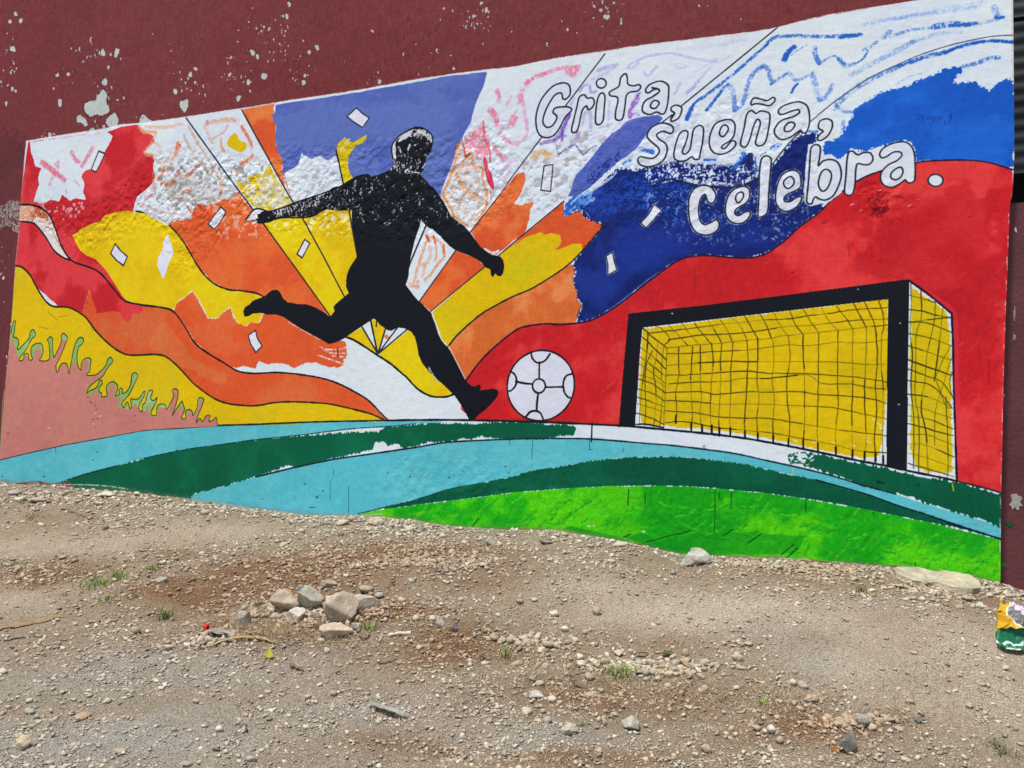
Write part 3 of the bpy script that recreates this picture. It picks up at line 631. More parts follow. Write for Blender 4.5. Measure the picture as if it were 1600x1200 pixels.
# blue scribbles
BL = (34, 98, 190)
for p, w, a, d in [([(1073, 186), (1077, 176), (1080, 171)], 8, 1, .02), ([(1078, 172), (1086, 160), (1096, 153)], 6, 1, .1), ([(1095, 154), (1120, 136), (1150, 112), (1175, 90), (1200, 68)], 6, .9, .3), ([(1200, 66), (1212, 58), (1240, 56), (1290, 57), (1345, 54)], 7, .85, .3), ([(1312, 58), (1344, 54)], 8, .9, .1),
                   ([(1104, 172), (1111, 163), (1120, 152), (1130, 138), (1138, 132)], 6, .95, .18), ([(1138, 132), (1145, 142), (1147, 158), (1148, 172)], 9, .6, .4), ([(1148, 172), (1160, 162), (1166, 142), (1172, 122), (1182, 110), (1192, 103)], 8, .65, .35), ([(1192, 103), (1200, 108), (1203, 120), (1206, 130)], 8, .6, .4), ([(1205, 130), (1218, 122), (1232, 113)], 6, .7, .4), ([(1234, 115), (1245, 126), (1262, 118), (1270, 114)], 7, .5, .45), ([(1270, 116), (1275, 136), (1280, 156)], 10, .45, .45), ([(1280, 156), (1290, 152), (1301, 134)], 9, .5, .45), ([(1304, 172), (1304, 172)], 4, .5, .3),
                   ([(1226, 92), (1231, 82), (1240, 74)], 11, 1, .05), ([(1236, 86), (1250, 76), (1262, 70)], 2, .8, .3), ([(1237, 144), (1241, 136), (1246, 131)], 5, 1, .05), ([(1273, 74), (1274, 86), (1280, 98)], 9, .75, .3), ([(1280, 100), (1292, 92), (1304, 87), (1312, 94), (1322, 102)], 4, .7, .35), ([(1310, 92), (1322, 102), (1335, 100)], 9, .5, .45), ([(1335, 101), (1348, 92), (1356, 80)], 4, .8, .3), ([(1350, 78), (1358, 74), (1370, 66)], 7, .6, .4), ([(1382, 58), (1390, 50)], 9, .55, .4),
                   ([(1330, 117), (1352, 105), (1375, 93), (1400, 80), (1425, 66)], 11, .35, .5), ([(1425, 66), (1450, 57), (1475, 52), (1500, 50)], 9, .3, .5), ([(1352, 38), (1390, 30), (1425, 25), (1475, 18), (1530, 10)], 8, .25, .4), ([(1400, 53), (1430, 46), (1460, 43)], 6, .45, .5), ([(1460, 42), (1480, 39), (1500, 38)], 12, .8, .4), ([(1485, 40), (1505, 39), (1524, 37)], 9, .95, .1), ([(1525, 38), (1550, 32), (1565, 28)], 7, .35, .4), ([(1554, 12), (1556, 20), (1560, 26)], 11, .45, .35), ([(1556, 27), (1568, 27)], 6, .9, .15), ([(1400, 30), (1470, 14), (1540, 2)], 7, .15, .5), ([(1380, 60), (1420, 48)], 7, .3, .5),
                   ([(1582, 66), (1555, 64), (1530, 66), (1500, 73), (1475, 83)], 7, 1, .06), ([(1476, 82), (1450, 88), (1425, 96), (1405, 103)], 9, .9, .3), ([(1405, 104), (1385, 112), (1365, 121), (1345, 132), (1325, 147), (1308, 163)], 11, .6, .45), ([(1306, 166), (1318, 174), (1332, 175)], 6, .5, .4), ([(1318, 190), (1316, 205)], 8, .5, .4), ([(1505, 104), (1525, 99), (1545, 92), (1560, 90)], 9, .7, .4), ([(1400, 132), (1420, 120), (1440, 115)], 3, .3, .4)]:
    stroke(p, w, BL, alpha=a, dry=d)
# bright blue panel, upper right
i_bb = new_id("bright_blue_panel", "bright blue panel at the mural's right edge")
fill([(1582, 122), (1570, 125), (1557, 131), (1551, 141), (1547, 143), (1540, 137), (1532, 138), (1525, 129), (1515, 127), (1503, 130), (1490, 131), (1489, 127), (1492, 120), (1505, 112), (1505, 105), (1490, 106), (1475, 109), (1455, 118), (1437, 125), (1418, 134), (1400, 139), (1375, 145), (1355, 157), (1335, 172), (1332, 182), (1327, 188), (1320, 202), (1312, 213), (1305, 219), (1292, 219), (1288, 226), (1286, 236), (1288, 243), (1300, 241), (1305, 247), (1310, 250), (1318, 244), (1322, 241), (1330, 232), (1338, 235), (1350, 236), (1375, 229), (1407, 220), (1422, 221), (1429, 232), (1431, 252), (1460, 251), (1500, 251), (1550, 256), (1582, 265), (1590, 200)], BLUE, r=4, amp=.98, col2=(30, 104, 206), amt=.5, var=.05, idn=i_bb, noise=NG, clip=W_CL)
for i in range(26):
    x = 1430 + rr.random() * 60; y = 182 + rr.gauss(0, 3)
    stroke([(x, y), (x + rr.uniform(-3, 3), y + rr.uniform(2, 9))], 1.0, (20, 52, 130), alpha=.6)
for x, y in [(1506, 112), (1530, 122), (1540, 128), (1500, 120), (1335, 150)]:
    stroke([(x, y), (x + 14, y + 3)], 6, WHITE, dry=.45)
# long black guide lines of the sun rays
for p, w in [([(290, 183), (372, 297), (400, 334)], 1.6), ([(411, 349), (470, 430), (517, 495)], 1.6), ([(377, 170), (400, 213), (447, 298), (459, 318)], 1.7), ([(472, 340), (505, 400), (538, 463)], 1.6), ([(545, 328), (557, 394)], 2),
             ([(566, 511), (590, 552)], 2), ([(579, 499), (590, 552)], 2.4), ([(603, 512), (591, 552)], 2), ([(621, 512), (592, 551)], 1.8), ([(637, 514), (592, 552)], 1.8), ([(665, 353), (641, 410), (636, 425)], 2.2),
             ([(655, 471), (712, 391)], 1.4), ([(735, 362), (782, 302), (800, 276)], 1.4), ([(800, 276), (846, 215)], 1.4), ([(883, 166), (945, 84)], 1.5), ([(672, 487), (757, 417)], 1.4), ([(777, 401), (800, 381), (881, 314)], 1.4), ([(1031, 194), (1050, 179)], 1.6), ([(1065, 165), (1130, 112), (1217, 41)], 1.8)]:
    stroke(p, w, (40, 44, 54), sm=False, wob=.15)
stroke([(700, 542), (716, 522), (750, 492), (775, 477), (800, 464), (832, 450), (865, 430), (890, 412), (911, 391), (928, 371), (944, 353)], 2, (36, 36, 40))
stroke([(539, 526), (556, 533), (590, 555), (610, 568), (630, 585), (635, 589), (651, 606), (666, 616), (679, 620), (697, 620), (709, 616)], 2.3, BLK)
stroke([(1582, 55), (1560, 56), (1537, 59), (1487, 70), (1437, 86), (1400, 102), (1360, 121), (1325, 144), (1300, 162), (1266, 190)], 1.8, (70, 76, 90))
stroke([(1251, 205), (1232, 225), (1218, 242), (1206, 258)], 1.8, (50, 54, 66))
stroke([(1186, 276), (1174, 283), (1156, 291), (1137, 293), (1115, 292), (1094, 290), (1074, 286), (1060, 282), (1040, 281), (1020, 290)], 1.7, (30, 34, 48))
# ------------------------------------------------------------------ red hill, goal, ball
i_red = new_id("red_hill", "large red hill behind the ball and goal")
lineF = [(727, 596), (750, 565), (775, 540), (800, 520), (817, 511), (850, 506), (875, 507), (900, 505), (925, 500), (950, 487), (975, 470), (1000, 450), (1020, 435), (1040, 420), (1062, 406), (1080, 401), (1105, 399), (1137, 402), (1170, 403), (1190, 399), (1200, 395), (1225, 377), (1250, 354), (1280, 332), (1295, 317), (1317, 298), (1338, 284), (1355, 275), (1377, 267), (1405, 260), (1431, 255), (1445, 252), (1490, 250), (1525, 251), (1550, 255), (1582, 265)]
fill(lineF + [(1590, 500), (1568, 771), (1475, 748), (1385, 729), (1200, 691), (1100, 677), (1037, 671), (950, 665), (860, 660), (800, 659), (742, 657), (720, 640), (722, 610)], (208, 34, 40), r=.8, amp=.5, col2=(222, 60, 58), amt=.45, var=.09, idn=i_red, clip=W_CL)
fill([(1380, 300), (1560, 290), (1560, 560), (1480, 480), (1400, 430), (1330, 420)], (190, 28, 36), r=40, amp=.7, alpha=.55, var=.06)
REDM = (IDS == i_red).astype(np.float32)
for i in range(150):      # brushed, thin patches
    x = rr.uniform(820, 1560); y = rr.uniform(400, 740)
    if y < 520 - (x - 820) * .36: continue
    a_ = rr.uniform(-1.1, -.5); l = rr.uniform(8, 24)
    stroke([(x, y), (x + l * math.cos(a_), y + l * math.sin(a_))], rr.uniform(2, 5), (232, 92, 84), alpha=rr.uniform(.12, .4), dry=.55, clip=REDM)
stroke([(1425, 448), (1455, 462), (1487, 486), (1492, 520), (1494, 600), (1497, 740)], 9, (226, 52, 78), alpha=.55)
fill([(1355, 305), (1378, 300), (1390, 325), (1378, 340), (1362, 338)], (150, 22, 30), r=5, amp=.9, dens=.75, var=.1, noise=NG)
fill(ell(1381, 331, 6, 5, 10, 0, .3), (110, 20, 26), r=2, amp=.9)
for (x, y) in [(1285, 350), (1237, 427), (1515, 340), (1329, 320), (1343, 329), (1418, 322), (1432, 312), (1372, 298)]:
    stroke([(x, y), (x + 5, y - 2)], 2.2, (150, 24, 32) if x in (1285, 1237, 1515) else (240, 150, 150), dry=.2, relief=-1.5)
for x, y, l in [(1085, 420, 30), (1377, 385, 25), (1362, 385, 18), (1530, 540, 40), (1544, 560, 40), (1326, 385, 16)]:
    stroke([(x, y), (x + 1, y + l)], 1.2, (160, 24, 32), alpha=.7)
stroke(cr(lineF, n=3).tolist(), 2.2, (40, 24, 44), sm=False)
# touch line strip and the two green sweeps
GD = (4, 96, 64)
lineJ = [(262, 779), (305, 771), (350, 760), (400, 745), (462, 730), (500, 722), (525, 717), (575, 710), (650, 699), (700, 691), (775, 687), (800, 686), (850, 685), (925, 686), (1000, 692), (1050, 696), (1100, 702), (1150, 709), (1200, 720), (1250, 731), (1295, 742), (1345, 757), (1400, 772)]
lineK = [(600, 792), (637, 784), (700, 765), (750, 755), (800, 745), (825, 737), (875, 729), (925, 720), (975, 715), (1012, 714), (1062, 714), (1100, 717), (1162, 725), (1200, 734), (1275, 750), (1350, 771), (1400, 789), (1450, 804), (1500, 821), (1564, 842)]
TEAL = (98, 198, 206)
i_t = new_id("turquoise_band", "turquoise bands of the painted pitch")
fill(lineH[:12] + [(400, 663), (500, 660), (606, 658), (680, 657), (700, 660), (712, 659), (650, 662), (600, 666), (550, 670), (475, 679), (400, 686), (350, 694), (287, 702), (225, 716), (175, 730), (140, 739), (105, 750), (70, 775), (-10, 775)], TEAL, r=1.2, col2=(86, 186, 196), amt=.5, var=.05, idn=i_t, clip=W_CL)
fill(lineJ[:-1] + [(1400, 772), (1440, 785), (1500, 803), (1530, 812), (1566, 824), (1566, 843)] + lineK[::-1][1:] + [(560, 803), (540, 812), (300, 800), (258, 779)], TEAL, r=1, col2=(86, 188, 198), amt=.5, var=.05, idn=i_t, clip=W_CL)
i_g = new_id("dark_green_band", "dark green bands of the painted pitch")
fill([(80, 759), (105, 750), (140, 739), (175, 730), (225, 716), (287, 702), (350, 694), (400, 687), (440, 683), (475, 681), (550, 675), (592, 675), (600, 667), (650, 663), (712, 661), (750, 662), (765, 660), (800, 659), (825, 659), (862, 664), (888, 664), (902, 666), (900, 674), (897, 681), (875, 680), (860, 683), (850, 686), (800, 686), (775, 686), (762, 683), (752, 682), (740, 686), (725, 685), (700, 690), (680, 692), (670, 690), (650, 698), (628, 700), (622, 694), (606, 697), (600, 691), (588, 690), (582, 702), (560, 708), (540, 712), (520, 716), (500, 722), (462, 730), (455, 728), (445, 728), (430, 735), (412, 741), (400, 744), (350, 760), (305, 771), (290, 784), (282, 790), (240, 782), (200, 778), (112, 770)], GD, r=4, amp=.85, col2=(8, 106, 70), amt=.3, var=.08, idn=i_g, noise=NB, clip=W_CL)
fill(lineK + [(1490, 823), (1450, 816), (1400, 806), (1325, 791), (1275, 782), (1200, 771), (1125, 764), (1075, 760), (1025, 759), (950, 760), (875, 764), (800, 770), (725, 780), (650, 789), (600, 797)], (4, 88, 60), r=2.5, amp=.9, noise=NB, col2=(6, 98, 66), amt=.4, var=.08, idn=i_g)
fill([(1228, 713), (1240, 708), (1262, 708), (1285, 710), (1300, 714), (1330, 721), (1350, 724), (1385, 732), (1425, 741), (1475, 750), (1525, 761), (1568, 773), (1568, 826), (1548, 818), (1530, 811), (1500, 803), (1475, 796), (1462, 790), (1440, 784), (1430, 778), (1400, 771), (1370, 764), (1345, 758), (1320, 748), (1300, 741), (1262, 729), (1232, 724)], (4, 90, 60), r=3.5, amp=.88, col2=(5, 97, 66), amt=.3, var=.08, idn=i_g, noise=NB, clip=W_CL)
fill([(1226, 712), (1250, 708), (1275, 714), (1262, 730), (1232, 726)], WHITE, r=3, amp=.9, dens=.35, noise=NG)
i_lg = new_id("bright_green_band", "bright green grass band along the foot of the mural")
LG = [(556, 806), (565, 802), (590, 797), (600, 796), (650, 789), (725, 780), (800, 770), (875, 764), (950, 760), (1025, 759), (1075, 760), (1125, 764), (1200, 771), (1275, 782), (1325, 791), (1400, 806), (1450, 816), (1500, 828), (1568, 845), (1568, 920), (1480, 900), (1400, 886), (1300, 880), (1200, 876), (1060, 872), (1000, 854), (930, 842), (860, 830), (780, 832), (700, 826), (640, 818), (610, 812)]
fill(LG, (26, 176, 22), r=2, amp=.8, noise=NB, col2=(78, 200, 14), amt=.5, var=.12, idn=i_lg, clip=W_CL)
LGM = np.zeros((RH, RW), np.float32)
P = R(LG); bx = box(P, 4); LGM[bx[1]:bx[3], bx[0]:bx[2]] = poly_mask(P, bx[0], bx[1], bx[2] - bx[0], bx[3] - bx[1])
for i in range(620):
    x = rr.uniform(600, 1560); y = 772 + abs(x - 1000) ** 1.35 * .012 * (1 if x > 1000 else .3) + rr.uniform(6, 95)
    a_ = rr.uniform(-1.2, .4); l = rr.uniform(8, 34)
    stroke([(x, y), (x + l * .6 * math.cos(a_), y + l * .6 * math.sin(a_) + 2), (x + l * math.cos(a_), y + l * math.sin(a_))], rr.uniform(2, 5), rr.choice([(118, 214, 20), (96, 206, 16), (20, 160, 30), (16, 150, 26)]), alpha=rr.uniform(.3, .7), dry=.4, clip=LGM)
fill([(975, 840), (1000, 832), (1030, 845), (1060, 838), (1062, 862), (1010, 852)], (14, 156, 26), r=2, amp=.8, alpha=.8)
fill([(1050, 858), (1080, 836), (1180, 832), (1260, 836), (1240, 866), (1110, 868)], (18, 152, 24), r=4, amp=.9, alpha=.7)
fill([(875, 826), (890, 822), (960, 838), (990, 848), (940, 840)], (14, 158, 28), r=2, amp=.8, alpha=.9)
for p in [[(1117, 765), (1117, 800), (1116, 832)], [(1143, 770), (1142, 795)], [(1124, 770), (1124, 778)], [(982, 765), (981, 790)], [(1008, 770), (1008, 786)], [(1259, 778), (1259, 800)], [(1364, 800), (1365, 806)], [(1430, 880), (1430, 890)]]:
    stroke(p, 1.8, (8, 120, 30))
for p in [[(1130, 838), (1145, 828)], [(1169, 849), (1188, 836)], [(1010, 848), (1060, 834)], [(1060, 836), (1078, 830)], [(738, 823), (748, 810)], [(975, 840), (985, 835)], [(1220, 868), (1240, 852)], [(1230, 872), (1246, 857)]]:
    stroke(p, 1.6, (10, 110, 24), relief=-2.0)
for x, y in [(918, 822), (1003, 830), (985, 848), (925, 821), (1262, 875), (1240, 873)]:
    stroke([(x, y), (x + 4, y + 1)], 3, (220, 226, 216), dry=.3)
# ragged white primer and bare render at the foot
for p, w in [([(400, 798), (440, 800), (480, 805), (545, 806), (600, 803)], 3), ([(60, 757), (150, 758), (200, 764)], 2), ([(640, 812), (700, 822), (780, 828)], 3), ([(860, 829), (950, 843), (1000, 853), (1060, 866), (1160, 872), (1260, 874)], 4), ([(1300, 878), (1400, 887), (1480, 895), (1562, 912)], 3), ([(260, 776), (340, 786), (400, 796)], 2.5)]:
    stroke(p, w, (206, 208, 200), dry=.25, idn=0)
fill([(28, 757), (45, 753), (62, 752), (80, 757), (112, 760), (112, 770), (28, 764)], (120, 66, 62), r=2, amp=.9, idn=0)
fill([(100, 758), (115, 763), (105, 768), (85, 766)], (116, 62, 58), r=2)
fill([(45, 754), (60, 753), (62, 765), (40, 765)], (150, 140, 130), r=3, amp=.9)
fill([(326, 784), (336, 786), (346, 794), (328, 792)], (140, 84, 62), r=1, amp=.8)
# mud splashed up by the rain along the foot
for i in range(520):
    x = rr.uniform(-5, 1560); yb_ = float(np.interp(x, [b[0] for b in BASE], [b[1] for b in BASE])); h_ = abs(rr.gauss(0, 9))
    q = fill(ell(x, yb_ - h_, rr.uniform(.5, 1.8), rr.uniform(.5, 1.5), 7, 0, .4, i), (150, 124, 100), r=0, var=.1, alpha=rr.uniform(.2, .6) * max(.25, 1 - h_ / 26))
fill([(b[0], b[1] - 5) for b in BASE] + [(b[0], b[1] + 14) for b in BASE[::-1]], (150, 126, 104), r=7, amp=.9, alpha=.35, noise=NG)
# drips and hairline cracks in the turquoise
for p in [[(516, 752), (516, 780)], [(545, 761), (545, 800)], [(522, 736), (520, 743)], [(87, 697), (87, 708)], [(832, 686), (831, 718)], [(921, 688), (921, 703)], [(974, 700), (974, 706)], [(796, 688), (796, 694)], [(484, 793), (493, 793)], [(922, 703), (926, 703)], [(298, 772), (298, 783)]]:
    stroke(p, 1.1, (30, 90, 104), alpha=.85, relief=-.8)
for p in [[(1239, 733), (1239, 742)], [(1488, 756), (1490, 767)]]: stroke(p, 1.8, (196, 200, 30))
for x, y in [(145, 719), (68, 745), (3, 745), (152, 707), (476, 757), (500, 775), (560, 712), (606, 739), (641, 745), (702, 747), (790, 730), (795, 740), (505, 768), (410, 780), (820, 728), (1100, 697), (770, 710), (495, 778)]:
    q = fill(ell(x, y, rr.uniform(1, 2.4), rr.uniform(.8, 1.8), 8, rr.random(), .4), (50, 120, 130), r=1, amp=.8)
    if q: HT[q[0]] -= 2.5 * q[1]
fill([(1096, 696), (1100, 699), (1106, 700), (1100, 702)], (170, 170, 168), r=1)
fill([(1368, 750), (1378, 752), (1385, 756), (1370, 756)], (2, 60, 44), r=1); fill([(1432, 757), (1438, 754), (1436, 760)], (2, 60, 44), r=1)
stroke(lineH, 1.9, (34, 40, 40)); stroke([(606, 657), (700, 656), (800, 658), (900, 662), (970, 665)], 2.4, (34, 26, 34))
stroke(lineJ[3:], 2.0, (26, 44, 56)); stroke([(225, 716), (287, 703), (350, 694), (400, 687), (475, 679), (550, 670), (610, 666), (650, 662)], 1.4, (20, 60, 60), dry=.15)
stroke([(105, 750), (140, 739), (187, 727)], 1.8, (20, 44, 50), dry=.1); stroke([(560, 803), (600, 793), (640, 784), (700, 765), (750, 755)], 1.8, (30, 70, 66), dry=.15)
stroke([(1275, 750), (1350, 771), (1400, 789), (1450, 805), (1500, 822), (1564, 843)], 2.0, (14, 30, 46)); stroke([(1480, 817), (1510, 826), (1564, 842)], 2.6, (14, 30, 46))
stroke([(925, 660), (924, 690)], 1.6, (30, 36, 44))
stroke([(410, 665), (436, 664), (470, 662)], 2, (150, 186, 40), dry=.2); stroke([(575, 659), (600, 659)], 2, (180, 190, 30), dry=.2)

# crowd of raised arms
i_cr = new_id("crowd_silhouette", "pink and pale green silhouette of a cheering crowd")
CROWD = [(17, 521), (19, 509), (22, 501.5), (24, 502.5), (23, 510), (22.5, 519), (20.5, 526), (25, 527.5), (28.5, 531), (29, 538), (27, 545), (30, 545), (36, 539), (44, 530), (46, 524), (48, 517), (52, 515), (55, 521), (54, 526), (50, 529), (46, 536), (39, 549), (30.5, 560), (32, 564), (37, 561), (37.5, 556), (40.5, 552), (44.5, 554), (45.5, 562), (51, 561.5), (49, 555), (48.5, 546), (51, 540), (57.5, 536.5), (65, 537.5), (67.5, 549), (65, 557.5), (62, 563.5), (76, 562.5), (77.5, 550), (76, 536), (74, 530.5), (79, 526), (82, 530), (82, 535), (82, 545), (84, 558), (87.5, 552.5), (94, 539), (96, 530), (95.5, 524), (100, 520.5), (103, 524), (105.5, 527), (104, 532.5), (99, 546), (92.5, 561), (87.5, 571), (89.5, 582), (94, 571), (100, 567), (105.5, 570), (108, 584.5), (110, 574), (113, 557.5), (116, 542.5), (121, 531), (126, 527), (130.5, 530), (129, 537.5), (124, 541), (121, 552.5), (121, 565), (123, 574), (127, 578.5), (127, 570), (131, 562), (137, 559), (142.5, 562), (141, 572.5), (140.5, 580), (136, 584), (137, 586.5), (149, 586), (157.5, 580), (166, 570), (168, 562.5), (173, 558), (176.5, 564), (173, 569), (167.5, 576), (161, 587.5), (147.5, 597.5), (139, 606), (136, 615), (140, 611), (151, 605.5), (155, 596), (159, 594), (160, 600), (156, 605), (155, 612), (159, 614), (159, 620), (167.5, 618), (166, 606), (170, 599), (177.5, 596.5), (184, 602.5), (182.5, 612.5), (180, 619),
         (186, 616), (186, 610), (189, 606), (192, 610), (190.5, 615), (198, 611.5), (204, 601), (206, 586), (211.5, 582), (215, 587.5), (210, 599.5), (202, 616), (190.5, 630), (193.5, 637), (196.5, 629.5), (200, 629), (202.5, 638), (205.5, 634), (204, 623.5), (210, 624), (217.5, 622), (225, 611.5), (226, 616), (219, 629.5), (216, 638.5), (222, 643), (223, 632.5), (227, 629), (230, 616), (234, 610), (238.5, 611), (235, 622), (240, 626), (245, 621), (243, 629.5), (235.5, 646), (244, 649), (245, 635.5), (250.5, 631.5), (258, 632.5), (260, 640), (265.5, 631), (271, 617.5), (269, 610), (274, 607.5), (278, 611.5), (277, 623.5), (273, 637), (269, 649), (274.5, 640), (279, 634), (284, 627), (286, 632.5), (288, 640), (283.5, 653.5), (290, 653), (289.5, 643), (295.5, 640), (300, 643), (301.5, 649), (307.5, 637), (310, 622), (318, 623.5), (316, 632.5), (310.5, 646), (306, 661), (312, 653.5), (316.5, 659), (321, 650.5), (328, 649), (326, 658), (333, 656.5), (337.5, 652), (340, 665)]
tail_ = [(335, 666), (275, 669), (225, 672), (160, 684), (110, 693), (50, 706), (0, 718), (-6, 718), (1, 680), (8, 600), (13, 545)]
cc = cr(CROWD, n=3).tolist()
fill(cc + tail_, (140, 186, 104), r=0, col2=(168, 196, 140), amt=.4, var=.05, idn=i_cr, clip=W_CL)
P = R(cc + tail_); bx = box(P, 4); M = np.zeros((RH, RW), np.float32)
M[bx[1]:bx[3], bx[0]:bx[2]] = poly_mask(P, bx[0], bx[1], bx[2] - bx[0], bx[3] - bx[1]); M *= W_CL
PINKT = [(-10, 560), (10, 526), (20, 532), (25, 548), (29, 560), (40, 555), (52, 562), (55, 548), (60, 540), (64, 548), (66, 562), (77, 560), (84, 558), (96, 532), (102, 530), (104, 540), (92, 562), (95, 572), (103, 568), (108, 575), (114, 567), (120, 567), (124, 575), (130, 566), (136, 560), (139, 566), (137, 580), (140, 590), (160, 582), (171, 571), (168, 580), (150, 598), (140, 604), (136, 600), (136, 620), (150, 610), (160, 620), (168, 620), (171, 602), (178, 599), (180, 608), (178, 622), (190, 620), (184, 636), (200, 640), (212, 630), (216, 642), (226, 642), (230, 634), (234, 648), (244, 652), (247, 640), (255, 636), (262, 642), (272, 618), (272, 606), (278, 606), (279, 620), (275, 645), (282, 634), (288, 646), (292, 655), (292, 645), (298, 644), (304, 650), (312, 626), (320, 624), (314, 650), (345, 648), (345, 700), (-10, 740)]
fill(PINKT, (206, 134, 120), r=1.4, amp=.7, col2=(196, 124, 112), var=.05, clip=M)
stroke(cc, .95, (44, 66, 24), sm=False); stroke([(1, 700), (4, 640), (7, 610)], 2, (150, 180, 110), alpha=.7)
for x, y in [(148, 635), (140, 628), (147, 645), (155, 650), (144, 655), (75, 668), (12, 677), (152, 655), (145, 662), (150, 640), (210, 650), (136, 621)]:
    q = stroke([(x, y), (x + rr.uniform(1, 4), y + rr.uniform(-1, 2))], 1.8, (226, 170, 160) if x % 2 else (150, 90, 80), relief=-1.2)
for p in [[(75, 488), (90, 500)], [(60, 510), (75, 514)], [(90, 495), (108, 493)], [(143, 512), (145, 518)], [(253, 550), (253, 560)], [(151, 478), (151, 490)]]: stroke(p, 1.2, (130, 100, 20), alpha=.45)

# ------------------------------------------------------------------ goal
i_net = new_id("goal_net", "yellow goal net drawn with wavy dark meshes")
fill([(1003, 512), (1388, 466), (1387, 728), (1300, 711), (1200, 691), (1100, 677), (1037, 671), (992, 667)], WHITE, r=0, var=.03, idn=i_net)
fill([(1004, 514), (1387, 467), (1387, 600), (1383, 640), (1378, 690), (1374, 712), (1350, 716), (1300, 706), (1250, 696), (1200, 685), (1150, 676), (1100, 670), (1060, 668), (1040, 664), (1020, 664), (1003, 660), (998, 620), (1001, 570)], YEL, r=2.2, amp=.9, col2=(214, 184, 6), amt=.4, var=.05, noise=NG)
for x, y in [(1355, 690), (1352, 683), (1330, 695), (1372, 662), (1375, 668), (1300, 690), (1270, 690), (1240, 688), (1364, 655)]:
    stroke([(x, y), (x + 5, y + 2)], 3.5, (238, 228, 170), dry=.35)
fill([(1417, 438), (1488, 490), (1491, 600), (1495, 751), (1417, 735)], WHITE, r=0, var=.03, idn=i_net)
fill([(1424, 448), (1430, 452), (1455, 470), (1478, 488), (1484, 520), (1485, 580), (1486, 640), (1488, 700), (1487, 738), (1450, 738), (1432, 730), (1422, 700), (1424, 600), (1421, 560), (1424, 520)], (222, 196, 10), r=2, amp=.8, col2=(214, 188, 20), var=.05, noise=NG)
NET = (74, 72, 14)
rn = random.Random(3)
def net(pts, w=1.6):
    w = w * .68
    q = cr(pts, n=4).tolist() if len(pts) > 2 else [tuple(np.array(pts[0]) + (np.array(pts[1]) - np.array(pts[0])) * k / 4) for k in range(5)]
    q = [(a + rn.uniform(-.5, .5), b + rn.uniform(-.5, .5)) for a, b in q]
    i = 0
    while i < len(q) - 1:
        k = rn.randint(3, 8)
        c_ = rn.choice([NET, (52, 54, 16), (104, 102, 18), (40, 42, 18), (120, 116, 14)])
        stroke(q[i:i + k + 1], w * rn.uniform(.75, 1.25), c_, sm=False, alpha=rn.uniform(.72, 1), dry=.0)
        i += k
for p in [[(1004, 512), (1020, 527), (1041, 543)], [(1042, 544), (1040, 600), (1037, 668)], [(1042, 544), (1075, 540), (1127, 536), (1163, 532), (1200, 529), (1230, 524), (1279, 519), (1309, 516), (1353, 511), (1387, 508)],
          [(1012, 521), (1054, 516), (1094, 511), (1132, 505.5), (1165, 503), (1190, 500), (1215, 499), (1240, 497), (1265, 493), (1288, 491), (1312, 487), (1343, 483), (1387, 481)], [(1044, 531), (1100, 523), (1138, 522), (1200, 515), (1222, 511), (1268, 508), (1312, 503), (1347, 500), (1387, 499)],
          [(1042, 553), (1075, 552), (1120, 549), (1165, 547), (1200, 542), (1232, 539), (1268, 540), (1305, 535), (1345, 536), (1387, 531)], [(1042, 571), (1080, 568), (1130, 565), (1200, 565), (1250, 565), (1310, 566), (1350, 569), (1387, 569)],
          [(1042, 586), (1070, 586), (1110, 583), (1165, 580), (1200, 583), (1260, 584), (1310, 587), (1350, 591), (1387, 597)], [(1045, 600), (1080, 597), (1130, 596), (1165, 591), (1200, 591), (1260, 586), (1285, 599), (1330, 600), (1360, 606), (1387, 608)],
          [(1041, 613), (1090, 612), (1120, 616), (1165, 612), (1200, 613), (1250, 612), (1280, 617), (1330, 619), (1365, 624), (1387, 631)], [(1041, 626), (1090, 628), (1130, 632), (1180, 631), (1240, 634), (1300, 637), (1345, 646), (1387, 655)],
          [(1040, 642), (1085, 645), (1130, 652), (1200, 654), (1240, 660), (1300, 670), (1345, 676), (1387, 681)], [(1040, 660), (1070, 659), (1120, 668), (1160, 672), (1200, 676), (1245, 684), (1300, 694), (1340, 704), (1387, 708)]]:
    net(p, 1.8)
for p in [[(1023, 509), (1034, 514), (1047, 530), (1038, 539)], [(1044, 506), (1056, 520), (1075, 540)], [(1065, 504), (1075, 518), (1092, 538)], [(1085, 504), (1096, 520), (1111, 537)], [(1106, 500), (1116, 515), (1127, 535)], [(1125, 499), (1136, 515), (1144, 533)], [(1144, 496), (1156, 508), (1167, 531)], [(1164, 494), (1172, 508), (1184, 529)], [(1188, 491), (1196, 505), (1206, 529)],
          [(1210, 489), (1217, 505), (1231, 525)], [(1234, 486), (1242, 505), (1254, 522)], [(1256, 484), (1264, 498), (1279, 520)], [(1283, 480), (1294, 500), (1309, 516)], [(1306, 478), (1320, 495), (1333, 514)], [(1334, 475), (1345, 495), (1353, 512)], [(1351, 473), (1360, 492), (1366, 505), (1369, 525)], [(1373, 470), (1379, 490), (1381, 508), (1379, 520)]]:
    net(p, 1.8)
